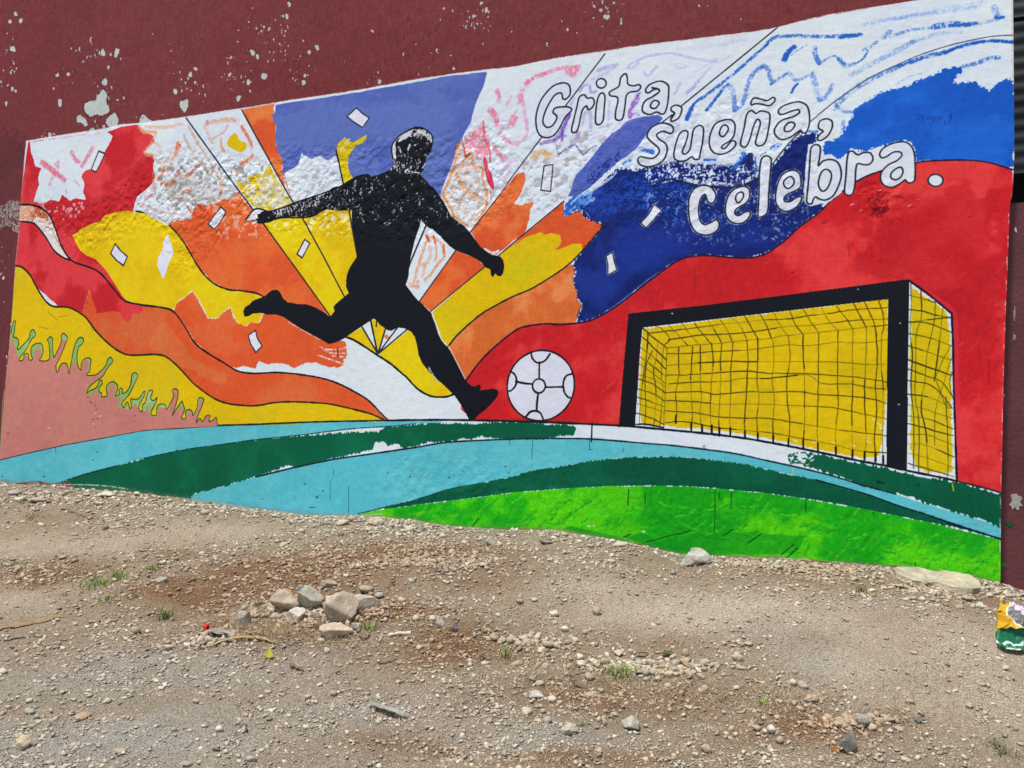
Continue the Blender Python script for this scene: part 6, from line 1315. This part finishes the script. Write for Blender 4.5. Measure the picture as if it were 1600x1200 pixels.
# ------------------------------------------------------------------ gravel: uncountable
def gravel(n):
    r = np.random.default_rng(42)
    xs = []; ys = []; sz = []
    while len(xs) < n:
        m_ = 60000
        # spread over the yard, thicker towards the trodden foreground
        th = r.uniform(-68, 26, m_); rad = 2.0 + 9.5 * r.random(m_) ** 1.35
        x = rad * np.sin(np.radians(th)); y = -CAM_D + rad * np.cos(np.radians(th))
        ok = (y < -.03) & (y > -4.0) & (x > -9.3) & (x < 2.7)
        x, y = x[ok], y[ok]
        s_, p_, g_ = masks(x, y)
        cl = vnoise(x * 2.2 + 3, y * 2.2, 4) * .6 + vnoise(x * 7, y * 7, 0) * .5
        edge = np.exp(-((-y) / .28) ** 2)
        dens = np.clip(.34 + .55 * s_ + .6 * g_ - .62 * p_ + (cl - .5) * 2.0 + .7 * edge, .05, 1)
        k = r.random(len(x)) < dens
        xs += x[k].tolist(); ys += y[k].tolist()
    x = np.array(xs[:n]); y = np.array(ys[:n])
    # rubble heaped round the stone pile and under the wall
    ex = []
    for px_, py_, rx_, ry_, k_ in [(500, 955, 95, 26, 900), (1480, 920, 90, 10, 300), (620, 830, 90, 12, 420), (60, 776, 70, 8, 260), (1020, 1045, 130, 16, 420), (330, 1000, 60, 12, 260), (820, 1005, 90, 14, 200), (1340, 1130, 60, 12, 160), (160, 785, 120, 8, 200), (1250, 890, 120, 8, 300), (680, 880, 120, 24, 500)]:
        cx1, cy1, _z = on_ground(px_, py_); gx1, gy1, _z = on_ground(px_ + rx_, py_); hx1, hy1, _z = on_ground(px_, py_ + ry_)
        g1, g2 = r.normal(0, .5, k_), r.normal(0, .5, k_)
        ex.append(np.stack([cx1 + g1 * (gx1 - cx1) + g2 * (hx1 - cx1), np.minimum(cy1 + g1 * (gy1 - cy1) + g2 * (hy1 - cy1), -.02)], 1))
    ex = np.concatenate(ex); x[:len(ex)] = ex[:, 0]; y[:len(ex)] = ex[:, 1]
    dist = np.hypot(x, y + CAM_D)
    rad = .0021 * (r.pareto(2.3, n) + 1) * (.6 + .19 * dist)
    s0, p0_, g0 = masks(x, y)
    ch = (r.random(n) < .05 + .10 * s0 + .12 * np.exp(-((-y) / .25) ** 2) - .06 * p0_)
    rad = np.clip(rad, .0018, .0115)
    rad = np.where(ch, r.uniform(.006, .017, n) * (.35 + .15 * dist), rad)
    rad = np.where(dist < 4.2, rad * .85, rad)
    rad[:len(ex)] = r.uniform(.006, .022, len(ex)) * r.uniform(.5, 1, len(ex))
    z = ground_z(x, y)
    v0, f0 = ICO[1]
    # 12 corner, 20 face pebbles
    bm = bmesh.new(); bmesh.ops.create_icosphere(bm, subdivisions=1, radius=1); v0 = np.array([q.co[:] for q in bm.verts]); f0 = np.array([[q.index for q in g.verts] for g in bm.faces]); bm.free()
    nv = len(v0)
    V = np.tile(v0[None], (n, 1, 1)) * (1 + .85 * (r.random((n, nv, 1)) - .5))
    for _ in range(3):
        nr = r.normal(size=(n, 3)); nr /= np.linalg.norm(nr, axis=1)[:, None]
        pj = (V * nr[:, None, :]).sum(-1) - r.uniform(.15, .6, n)[:, None]
        V = V - np.maximum(pj, 0)[..., None] * nr[:, None, :]
    V = V * 1.25 * np.stack([r.uniform(.7, 1.35, n), r.uniform(.7, 1.2, n), r.uniform(.35, .8, n)], -1)[:, None, :]
    a = r.uniform(0, 2 * np.pi, n); ca, sa = np.cos(a)[:, None], np.sin(a)[:, None]
    X = V[..., 0] * ca - V[..., 1] * sa; Y = V[..., 0] * sa + V[..., 1] * ca
    t = r.normal(0, .35, n)[:, None]; Z = V[..., 2] * np.cos(t) + X * np.sin(t); X = X * np.cos(t) - V[..., 2] * np.sin(t)
    V = np.stack([X, Y, Z], -1) * rad[:, None, None] + np.stack([x, y, z + rad * .25], -1)[:, None, :]
    F = (f0[None] + (np.arange(n) * nv)[:, None, None]).reshape(-1, 3)
    o = mesh_np("gravel", V.reshape(-1, 3), F, GRIT, False)
    s_, p_, g_ = masks(x, y)
    P = np.array([(186, 172, 154), (198, 186, 170), (172, 156, 138), (166, 160, 152), (212, 204, 190), (160, 138, 116), (180, 162, 144), (138, 130, 122)], float)
    w_ = np.array([.30, .22, .18, .10, .03, .05, .11, .01])
    k = r.choice(8, n, p=w_)
    C = P[k] * r.uniform(.86, 1.08, (n, 1))
    soilc = np.array((158, 126, 100.)); C = C * (1 - .5 * s_[:, None]) + soilc * .5 * s_[:, None]
    C = C * (1 - .3 * g_[:, None]) + np.array((172, 168, 162.)) * .3 * g_[:, None]
    C = np.clip(s2l(C) * GND_GAIN, 0, .9)
    C = np.concatenate([C, np.ones((n, 1))], 1)
    set_col(o, np.repeat(C, nv, 0))
    tag(o, kind="stuff")
    return o
def grit_mat():
    m, t, b = mat_new("gravel_stone")
    vc = t.nodes.new("ShaderNodeVertexColor"); vc.layer_name = "Col"
    t.links.new(vc.outputs[0], b.inputs["Base Color"]); b.inputs["Roughness"].default_value = .95; b.inputs["Specular IOR Level"].default_value = .15
    return m
GRIT = grit_mat()
gravel(88000)

# ------------------------------------------------------------------ broken concrete footing at the wall foot, right
def slab():
    top = [(1394, 893), (1410, 889), (1440, 892), (1480, 897), (1512, 905), (1530, 916), (1533, 926), (1520, 932), (1490, 927), (1455, 919), (1420, 911), (1400, 904)]
    P = [on_ground(x, y) for x, y in top]
    bm = bmesh.new()
    hi = []
    for i, (x, y, z) in enumerate(P):
        hi.append(bm.verts.new((x, min(y, -.012), z + .022)))
    f = bm.faces.new(hi)
    e = bmesh.ops.extrude_face_region(bm, geom=[f])
    for v in [v for v in e['geom'] if isinstance(v, bmesh.types.BMVert)]: v.co.z -= .14
    bmesh.ops.recalc_face_normals(bm, faces=bm.faces[:])
    bmesh.ops.triangulate(bm, faces=bm.faces[:])
    for _ in range(3): bmesh.ops.subdivide_edges(bm, edges=bm.edges[:], cuts=1)
    for v in bm.verts:
        a = float(vnoise(v.co.x * 9 + 3, v.co.y * 9 + v.co.z * 11, 1)) - .5; b_ = float(vnoise(v.co.x * 31, v.co.y * 31 + v.co.z * 27, 2)) - .5
        v.co.z += a * .022 + b_ * .010; v.co.y = min(v.co.y + a * .02 + b_ * .014, -.008)
    o = bm_obj("concrete_footing", bm, simple_mat("weathered_concrete", (172, 160, 142), .92, .32, 12, .016, 30))
    tag(o, "broken pale concrete footing slab at the wall foot near the right end", "concrete slab")
slab()

# ------------------------------------------------------------------ grass tufts
def leaf_mat(name, c, c2):
    m, t, b = mat_new(name)
    N, L = t.nodes, t.links
    tc = N.new("ShaderNodeTexCoord"); n = N.new("ShaderNodeTexNoise"); n.inputs["Scale"].default_value = 40; L.new(tc.outputs["Object"], n.inputs["Vector"])
    mx = N.new("ShaderNodeMix"); mx.data_type = 'RGBA'; mx.inputs[6].default_value = alb(c); mx.inputs[7].default_value = alb(c2)
    mr = N.new("ShaderNodeMapRange"); mr.inputs[1].default_value = .35; mr.inputs[2].default_value = .65; L.new(n.outputs[0], mr.inputs[0]); L.new(mr.outputs[0], mx.inputs[0])
    L.new(mx.outputs[2], b.inputs["Base Color"]); b.inputs["Roughness"].default_value = .6
    return m
GRASS = leaf_mat("grass_blade", (112, 134, 60), (148, 158, 84)); GRASSD = leaf_mat("dull_weed", (98, 108, 62), (132, 132, 84)); STRAW = leaf_mat("dry_straw", (190, 170, 134), (132, 106, 78))
def blade(Vs, Fs, x, y, z, L_, wd, ang, lean, rn_):
    n = 4
    dx, dy = math.cos(ang), math.sin(ang)
    k0 = len(Vs)
    for i in range(n + 1):
        t = i / n
        h = L_ * (math.sin(t * (1.57 - lean * .6)) if lean < 1.5 else .3 * math.sin(t * 3.0))
        d = L_ * lean * t * t * .8 + L_ * .25 * t
        w2 = wd * (1 - t) ** .7 / 2 + .0002
        Vs.append((x + dx * d - dy * w2, y + dy * d + dx * w2, z + h)); Vs.append((x + dx * d + dy * w2, y + dy * d - dx * w2, z + h))
    for i in range(n): Fs.append((k0 + 2 * i, k0 + 2 * i + 1, k0 + 2 * i + 3, k0 + 2 * i + 2))
def tuft(px, py, wpx, hpx, n, mat, label, seed):
    x0, y0, z0 = on_ground(px, py); s = px_size(x0, y0); r = random.Random(seed)
    Vs = []; Fs = []
    for i in range(n):
        x = x0 + r.gauss(0, wpx / s * .22); y = min(y0 + r.gauss(0, wpx / s * .20), -.01); z = float(ground_z(x, y))
        blade(Vs, Fs, x - x0, y - y0, z - z0 - .003, hpx / s * r.uniform(.5, 1.25), .0042 * r.uniform(.6, 1.4), r.uniform(0, 6.28), r.uniform(.2, 1.3), r)
    o = mesh_np("grass_tuft", Vs, Fs, mat, True); o.location = (x0, y0, z0)
    tag(o, label, "grass tuft", "grass and weeds growing in the gravel")
for i, t_ in enumerate([(150, 916, 50, 12, 110, GRASS, "wide green grass patch left of the middle of the yard"), (186, 905, 36, 13, 70, GRASS, "green grass patch right behind the wide one"), (172, 936, 36, 9, 60, GRASS, "low grass patch just in front of the wide green one"), (100, 930, 14, 6, 20, GRASS, "small low grass sprig left of the green patches"), (258, 968, 24, 22, 60, GRASSD, "pale upright grass tuft in front of the green patches"),
        (235, 893, 36, 12, 60, GRASS, "grass clump beside the greyish stone"), (205, 935, 16, 10, 22, GRASS, "sprig between the low grass and the stalks"), (50, 808, 34, 6, 40, GRASSD, "dull flat weed near the wall at far left"), (200, 788, 12, 7, 16, GRASSD, "tiny weed near the wall under the green band"), (30, 886, 40, 6, 34, GRASSD, "dark low weed at the far left of the yard"), (8, 885, 20, 6, 20, GRASSD, "dark weed cut by the left edge"), (100, 905, 16, 8, 14, GRASS, "small sprig behind the wide grass patch"),
        (535, 838, 20, 8, 26, GRASSD, "dull weed near the wall under the turquoise band"), (673, 846, 8, 9, 8, GRASS, "tiny bright sprout near the wall under the green band"), (484, 883, 14, 7, 16, GRASS, "small bright sprig on the brown soil"), (455, 820, 12, 6, 12, GRASSD, "tiny dull weed close to the turquoise band"), (530, 852, 12, 6, 12, GRASSD, "tiny dull weed on the brown slope"),
        (580, 984, 28, 13, 40, GRASS, "bright weed right of the stone pile"), (615, 968, 14, 9, 16, GRASS, "little sprig right of the bright weed"), (655, 917, 10, 8, 12, GRASS, "small sprout behind the whitish stone"), (789, 1028, 18, 22, 30, GRASS, "upright grass sprig in the centre of the yard"), (752, 1032, 18, 10, 20, GRASSD, "grey green weed beside the upright sprig"), (402, 950, 12, 12, 16, GRASSD, "dark weed between the upright stone and the pile"),
        (966, 1054, 56, 17, 110, GRASS, "largest green tuft in the foreground right of centre"), (868, 1064, 22, 9, 22, GRASS, "small leafy tuft left of the largest tuft"), (1346, 926, 24, 13, 34, GRASSD, "dark spiky weed near the wall at the right"), (1190, 1102, 16, 11, 22, GRASS, "compact green weed at the right of the foreground"), (1126, 1096, 12, 9, 14, GRASSD, "pale weed left of the compact green weed"), (1562, 1176, 38, 20, 40, GRASSD, "grass tuft in the bottom right corner"), (908, 1138, 12, 8, 12, GRASSD, "bluish weed sprig beside the pinkish rock"), (1362, 902, 10, 4, 8, GRASS, "tiny sprout at the wall foot near the footing slab"), (330, 962, 20, 9, 20, GRASSD, "faint weed left of the upright greyish stone"), (615, 915, 10, 6, 10, GRASSD, "faint sprout behind the pile's flat slab"), (1585, 1065, 10, 5, 8, GRASSD, "faint weed at the right edge")]):
    tuft(*t_, 900 + i)
# dead straw and leaf crumbs: uncountable
Vs = []; Fs = []; r = random.Random(8)
for (cx_, cy_, rx, ry, n) in [(430, 985, 60, 16, 260), (520, 1005, 60, 8, 90), (640, 1010, 120, 26, 110), (360, 975, 60, 22, 70), (900, 1050, 120, 30, 150), (1080, 1080, 150, 30, 130), (620, 880, 160, 30, 130), (1250, 1100, 120, 30, 90), (300, 900, 120, 18, 70), (1100, 900, 160, 16, 50), (1400, 930, 90, 10, 40), (800, 1120, 220, 40, 60), (300, 1050, 180, 40, 40), (1450, 1120, 120, 50, 50), (750, 980, 80, 20, 50)]:
    for i in range(int(n * 1.9)):
        px, py = r.gauss(cx_, rx * .6), r.gauss(cy_, ry * .6)
        yb = np.interp(px, [b[0] for b in BASE], [b[1] for b in BASE])
        if py < yb + 6 or py > 1230: continue
        x, y, z = on_ground(px, py)
        blade(Vs, Fs, x, y, z + .004, r.uniform(.015, .07), .0018 * r.uniform(.5, 1.2), r.uniform(0, 6.28), 1.6 + r.random() * .4, r)
o = mesh_np("dry_straw", Vs, Fs, STRAW, True); tag(o, kind="stuff")

# ------------------------------------------------------------------ litter
def ribbon(name, pts, wpx, mat, label, cat, th=.003, lift=.006, curl=.0, taper=(1, 1), twist=0.0, stiff=False):
    q = cr(pts, n=5)
    G = [on_ground(a, b) for a, b in q]; s = px_size(G[0][0], G[0][1]); n = len(G)
    if stiff: G = [tuple(np.array(G[0]) + (np.array(G[-1]) - np.array(G[0])) * i / (n - 1)) for i in range(n)]
    bm = bmesh.new(); rows = []
    for i, (x, y, z) in enumerate(G):
        a = G[min(i + 1, n - 1)]; b_ = G[max(i - 1, 0)]; d = Vector((a[0] - b_[0], a[1] - b_[1], 0)).normalized(); sd = Vector((-d.y, d.x, 0))
        t = i / (n - 1); w_ = wpx / s / 2 * (1.02 - t if taper[1] == 0 else 1) * (taper[0] + (1 - taper[0]) * min(1, 4 * t)) * (1 if taper[1] == 0 else taper[1] + (1 - taper[1]) * min(1, 4 * (1 - t)))
        up = lift + curl * math.sin(t * math.pi)
        sd = sd * math.cos(twist * t) + Vector((0, 0, 1)) * math.sin(twist * t) * .6
        c = Vector((x, y, z + up)) - Vector(G[0])
        rows.append([bm.verts.new(c + sd * w_ * k + Vector((0, 0, abs(k) * w_ * .35))) for k in (-1, 0, 1)])
    for i in range(n - 1):
        for k in range(2): bm.faces.new((rows[i][k], rows[i][k + 1], rows[i + 1][k + 1], rows[i + 1][k]))
    bmesh.ops.solidify(bm, geom=bm.faces[:], thickness=th)
    bmesh.ops.recalc_face_normals(bm, faces=bm.faces[:])
    o = bm_obj(name, bm, mat, None, True); o.location = G[0]
    return tag(o, label, cat)
def twig(pts, rpx, col, label, cat="twig", name="twig", r1=.5):
    q = cr(pts, n=4); G = [on_ground(a, b) for a, b in q]; s = px_size(G[0][0], G[0][1]); n = len(G); rn_ = random.Random(int(pts[0][0]))
    Vs = []; Fs = []; K = 7
    for i, (x, y, z) in enumerate(G):
        a = G[min(i + 1, n - 1)]; b_ = G[max(i - 1, 0)]; d = Vector((a[0] - b_[0], a[1] - b_[1], a[2] - b_[2])).normalized()
        sx = d.cross(Vector((0, 0, 1))).normalized(); sz = sx.cross(d)
        rad = rpx / s / 2 * (1 + (r1 - 1) * i / (n - 1)) * rn_.uniform(.85, 1.15)
        for k in range(K):
            t = 2 * math.pi * k / K
            Vs.append(Vector((x, y, z + rad * .8 + .002)) - Vector(G[0]) + sx * rad * math.cos(t) + sz * rad * math.sin(t))
    for i in range(n - 1):
        for k in range(K): Fs.append((i * K + k, i * K + (k + 1) % K, (i + 1) * K + (k + 1) % K, (i + 1) * K + k))
    o = mesh_np(name, [tuple(v) for v in Vs], Fs, simple_mat("twig_bark", col, .85, .25, 60, .001, 200), True); o.location = G[0]
    return tag(o, label, cat)
HUSK = simple_mat("dry_husk", (206, 188, 146), .7, .16, 30, .001, 90)
ribbon("dry_husk", [(302, 1020), (330, 1013), (350, 1008), (375, 1004), (400, 1003), (418, 1006), (436, 1011)], 8, HUSK, "long dry straw coloured husk leaf lying left of centre", "dry leaf", curl=.012, taper=(.15, .1), twist=.9)
ribbon("dry_husk", [(-6, 986), (20, 983), (45, 978), (75, 971), (105, 966)], 6, simple_mat("dry_husk_brown", (190, 160, 116), .75, .2, 30), "dry brown husk stalk at the left edge of the yard", "dry leaf", curl=.008, taper=(.6, .1), twist=.6)
ribbon("yellow_leaf", [(420, 1032), (421, 1024), (420, 1013)], 13, simple_mat("yellow_leaf_skin", (200, 192, 60), .6, .12, 40), "small upright yellow leaf below the dry husk", "leaf", curl=.004, taper=(1, .0), twist=.3, lift=.006)
ribbon("green_leaf", [(1031, 1029), (1042, 1027), (1055, 1025)], 9, simple_mat("green_leaf_skin", (92, 130, 52), .55, .15, 40), "flat green leaf among pale stones right of the large tuft", "leaf", taper=(.3, .1), lift=.012)
ribbon("brown_leaf", [(992, 1030), (1003, 1030), (1015, 1028)], 7, simple_mat("brown_leaf_skin", (132, 84, 56), .7, .2, 40), "curled brown dead leaf left of the green leaf", "leaf", curl=.008, taper=(.3, .1), lift=.01)
ribbon("metal_strip", [(577, 1107), (596, 1113), (616, 1120), (634, 1127)], 11, simple_mat("dull_metal", (184, 186, 178), .6, .15, 14), "grey green metal strip lying in the bottom centre", "metal strip", th=.002, lift=.019, stiff=True)
ribbon("plastic_scrap", [(322, 998), (338, 1000), (356, 999)], 8, simple_mat("black_plastic", (52, 58, 66), .45, .3, 60), "crumpled black plastic scrap beside the red bottle cap", "plastic scrap", curl=.01, twist=1.2, lift=.012)
ribbon("plastic_scrap", [(463, 926), (467, 925), (471, 926)], 4, simple_mat("blue_plastic", (110, 160, 200), .45, .2, 60), "tiny pale blue plastic scrap behind the grey boulder", "plastic scrap", curl=.0, twist=.3, lift=.012)
ribbon("paper_scrap", [(555, 887), (563, 884), (569, 888)], 5, simple_mat("white_scrap", (220, 216, 208), .8, .1, 60), "tiny white paper scrap on the brown soil", "paper scrap", curl=.006, twist=.6, lift=.01)
twig([(607, 999), (622, 995), (642, 992)], 5, (206, 196, 178), "pale bleached stick right of the bright weed", r1=1.0)
twig([(592, 1041), (606, 1037), (620, 1033)], 2.6, (110, 80, 58), "short brown twig in the middle foreground")
twig([(892, 1061), (902, 1057), (914, 1052)], 2.6, (92, 78, 64), "dark twig beside the small leafy tuft")
twig([(893, 1066), (899, 1073), (908, 1079)], 3.4, (74, 62, 54), "dark bent twig pointing at a pale stone")
twig([(95, 797), (112, 801), (133, 809)], 2.2, (88, 74, 62), "thin dark twig on the dirt at the far left")
twig([(5, 1004), (35, 998), (55, 997), (72, 998)], 2.4, (100, 98, 100), "thin grey twig below the dry stalk at left")
twig([(1068, 1037), (1082, 1042), (1095, 1047)], 2.0, (120, 96, 74), "thin twig right of the green leaf")
twig([(950, 1123), (958, 1128), (966, 1132)], 2.0, (80, 64, 52), "thin dark twig left of the pointed rock")
twig([(1428, 1163), (1442, 1156), (1454, 1150)], 2.2, (110, 104, 92), "thin grey twig at the lower right")
twig([(1335, 1197), (1350, 1190), (1362, 1182)], 2.2, (116, 96, 74), "thin brown twig below the round dark stone")
twig([(455, 1044), (464, 1047), (474, 1051)], 6, (118, 92, 78), "short dark bark chip left of centre", "bark chip", "bark_chip", .6)
twig([(332, 1178), (343, 1176)], 4, (84, 82, 82), "short dark peg at the bottom left", "wood chip", "wood_chip", .8)
# bottle cap
def cap():
    x, y, z = on_ground(322, 984); s = px_size(x, y); R_ = 5 / s
    Vs = []; Fs = []; K = 21
    prof = [(0, .62), (.55, .62), (.86, .55), (.97, .40), (1.04, 0.0), (.98, 0.0), (.88, .36)]
    for (rr_, zz) in prof:
        for k in range(K * 2):
            a = math.pi * k / K; f_ = 1 + (.035 if k % 2 else -.035) * (rr_ > .9)
            Vs.append((R_ * rr_ * f_ * math.cos(a), R_ * rr_ * f_ * math.sin(a), R_ * zz * 1.4))
    n = K * 2
    for i in range(len(prof) - 1):
        for k in range(n): Fs.append((i * n + k, i * n + (k + 1) % n, (i + 1) * n + (k + 1) % n, (i + 1) * n + k))
    o = mesh_np("bottle_cap", Vs, Fs, simple_mat("red_plastic", (206, 24, 30), .35, .05, 40), True)
    o.location = (x, y, z + .006); o.rotation_euler = (.5, -.3, 0)
    tag(o, "small red plastic bottle cap lying by the flat grey stone", "bottle cap")
cap()

# ------------------------------------------------------------------ crumpled snack bag at the right edge
def bag():
    n0 = 96; BW, BH = 300, 300
    # print, drawn flat on the foil (u to the right, v down, 0..1)
    im = np.zeros((BH, BW, 3), np.float32); yy, xx = np.mgrid[0:BH, 0:BW] / float(BH)
    def put(mask, c): im[mask] = np.array(c, np.float32) / 255
    put(xx > -1, (202, 156, 34))
    wob = .02 * np.sin(xx * 23) + .014 * np.sin(yy * 31 + xx * 9)
    put(((xx * 7 + np.sin(yy * 40) * .8) % 1 < .35) & (yy > .30), (206, 150, 22))
    put(yy > .62, (16, 128, 78)); put((yy > .62) & (yy < .65), (238, 214, 90))
    put((yy > .80 + wob) & (yy < .84 + wob) & (xx < .42), (226, 232, 228)); put((np.hypot(xx - .25, (yy - .93) * 1.4) < .05), (226, 232, 228)); put((np.abs(yy - .93) < .012) & (np.abs(xx - .25) < .12), (226, 232, 228))
    put((np.abs(xx - .52) < .03) & (yy > .72) & (yy < .76), (220, 230, 226))
    cx_, cy_ = .62, .20; d = np.hypot(xx - cx_, (yy - cy_) * 1.02)
    put(d < .50, (226, 206, 110)); put(d < .488, (214, 216, 214)); put(d < .475, (118, 116, 112))
    put((d < .475) & (yy > .46), (84, 84, 86)); im[yy > .62] = np.array((22, 104, 66), np.float32) / 255; put((yy > .62) & (yy < .65), (210, 186, 80)); put((yy > .80 + wob) & (yy < .85 + wob) & (xx < .42), (206, 212, 206)); put((np.abs(yy - .93) < .02) & (np.abs(xx - .22) < .11), (206, 212, 206)); put((np.abs(yy - .93) < .05) & (np.abs(xx - .22) < .03), (206, 212, 206))
    put((np.hypot(xx - .06, yy - .05) < .035), (40, 42, 46)); put(np.hypot(xx - .04, yy - .25) < .035, (50, 48, 40))
    # slanting script, white with rose outlines
    def script(pts, w_):
        for i in range(len(pts) - 1):
            a = np.array(pts[i]); b = np.array(pts[i + 1]); dd = b - a; L2 = max(dd @ dd, 1e-9)
            t = np.clip(((xx - a[0]) * dd[0] + (yy - a[1]) * dd[1]) / L2, 0, 1); D = np.hypot(xx - a[0] - t * dd[0], yy - a[1] - t * dd[1])
            yield D < w_
    def letters():
        base = np.array([.19, .10]); ax_ = np.array([.70, .62]); ax_ /= np.linalg.norm(ax_); up = np.array([.35, -.94]); up /= np.linalg.norm(up)
        G = {"r": [(0, 0), (.1, .75), (.12, .5), (.5, .8)], "o": [(.3, 0), (0, .35), (.25, .8), (.6, .5), (.3, 0)], "c": [(.6, .65), (.25, .85), (0, .4), (.25, 0), (.6, .1)], "s": [(.6, .75), (.2, .8), (.15, .5), (.55, .35), (.4, 0), (0, .08)], "i": [(.15, 0), (.2, .7)], "R": [(0, 0), (.15, 1.25), (.6, 1.1), (.5, .7), (.15, .65), (.7, -.1)]}
        out = []; k = 0
        for ch in "rocosRis":
            out.append([tuple(base + ax_ * (k + p[0] * .078) + up * p[1] * .12) for p in G[ch]]); k += .082
        return out
    LL = letters()
    for w_, c in ((.024, (236, 232, 236)), (.015, (176, 60, 98)), (.009, (240, 226, 232))):
        for l in LL:
            for mk in script(l, w_): put(mk & (d < .52), c)
    img = bpy.data.images.new("bag_print", BW, BH, alpha=False)
    b4 = np.ones((BH, BW, 4), np.float32); b4[..., :3] = im; img.pixels.foreach_set(np.ascontiguousarray(b4[::-1]).ravel()); img.update(); img.pack()
    m, t, b = mat_new("printed_foil")
    uvn = t.nodes.new("ShaderNodeUVMap"); uvn.uv_map = "UVMap"
    ti = t.nodes.new("ShaderNodeTexImage"); ti.image = img; t.links.new(uvn.outputs[0], ti.inputs[0]); t.links.new(ti.outputs[0], b.inputs["Base Color"])
    b.inputs["Roughness"].default_value = .42; b.inputs["Specular IOR Level"].default_value = .35
    nz = t.nodes.new("ShaderNodeTexNoise"); nz.inputs["Scale"].default_value = 30; nz.inputs["Detail"].default_value = 3; tc = t.nodes.new("ShaderNodeTexCoord"); t.links.new(tc.outputs["Object"], nz.inputs["Vector"])
    bp = t.nodes.new("ShaderNodeBump"); bp.inputs["Distance"].default_value = .004; bp.inputs["Strength"].default_value = .5; t.links.new(nz.outputs[0], bp.inputs["Height"]); t.links.new(bp.outputs[0], b.inputs["Normal"])
    x0, y0, z0 = on_ground(1566, 1012); s = px_size(x0, y0)
    W2, H2 = 88 / s, 70 / s           # width across the view, slope height
    uu = np.linspace(0, 1, n0); vv = np.linspace(0, 1, n0); U, Vv = np.meshgrid(uu, vv)
    # outline: pinched, torn lower right, rounded shoulders
    left = .20 * (1 - Vv) ** 2.2 + .025 * np.sin(Vv * 17) - .07 * smooth(.62, .85, Vv) + .10 * smooth(.85, 1, Vv)
    Xl = (left + U * (1 - left) ) * W2
    up = (1 - Vv) * H2
    crum = .16 * np.abs(vnoise(U * 5 + 3, Vv * 5, 0) - .5) + .08 * np.abs(vnoise(U * 11, Vv * 11, 1) - .5) + .02 * (vnoise(U * 23, Vv * 23, 2) - .5)
    puff = np.sin(np.clip(U, 0, 1) * math.pi) ** .6 * np.sin(np.clip(Vv, 0, 1) * math.pi) ** .6
    Z = up * .86 + puff * .03 + crum * .16 - .02 * (1 - puff)
    Yy = up * .62 - puff * .05 + .05 * np.abs(vnoise(U * 4 + 7, Vv * 6, 3) - .5)
    fl = Vv > .64                       # lower part folds out flat on the dirt
    k = np.clip((Vv - .64) / .36, 0, 1)
    Z = np.where(fl, Z * (1 - k) + .010 * k + .03 * crum * k, Z)
    Yy = np.where(fl, (1 - .64) * H2 * .62 - k * .36 * H2 * .9, Yy)
    tear = (Vv > .72) & (U > .44) & (Vv < .72 + .42 * np.clip(.35 - np.abs(U - .72), 0, 1) / .35 + .02 * np.sin(U * 60))
    Z = Z + .014 * np.abs(vnoise(U * 9 + Vv * 5, Vv * 8 - U * 3, 5) - .5) * 2
    xa, ya, za = on_ground(1562, 1017); a_ = math.radians(22.8 - 12)
    Z = Z + ground_z(xa + Xl * math.cos(a_) - Yy * math.sin(a_), np.minimum(ya + Xl * math.sin(a_) + Yy * math.cos(a_), -.02)) - za
    Vx = np.stack([Xl, Yy, Z], -1).reshape(-1, 3)
    ii = np.arange(n0 * n0).reshape(n0, n0)
    Q = np.stack([ii[:-1, :-1], ii[1:, :-1], ii[1:, 1:], ii[:-1, 1:]], -1)
    keep = ~tear[:-1, :-1]
    Q = Q[keep]
    o = mesh_np("snack_bag", Vx, Q, m, True)
    uvl = o.data.uv_layers.new(name="UVMap"); UVs = np.stack([U, 1 - Vv], -1).reshape(-1, 2)[Q.reshape(-1)]
    uvl.data.foreach_set("uv", UVs.astype(np.float32).ravel())
    sol = o.modifiers.new("foil", 'SOLIDIFY'); sol.thickness = .001
    xa, ya, za = on_ground(1562, 1017)
    o.location = (xa, ya, za + .004); o.rotation_euler = (0, 0, math.radians(22.8 - 12))
    tag(o, "crumpled yellow, grey and green snack bag lying at the right edge of the yard", "snack bag")
bag()
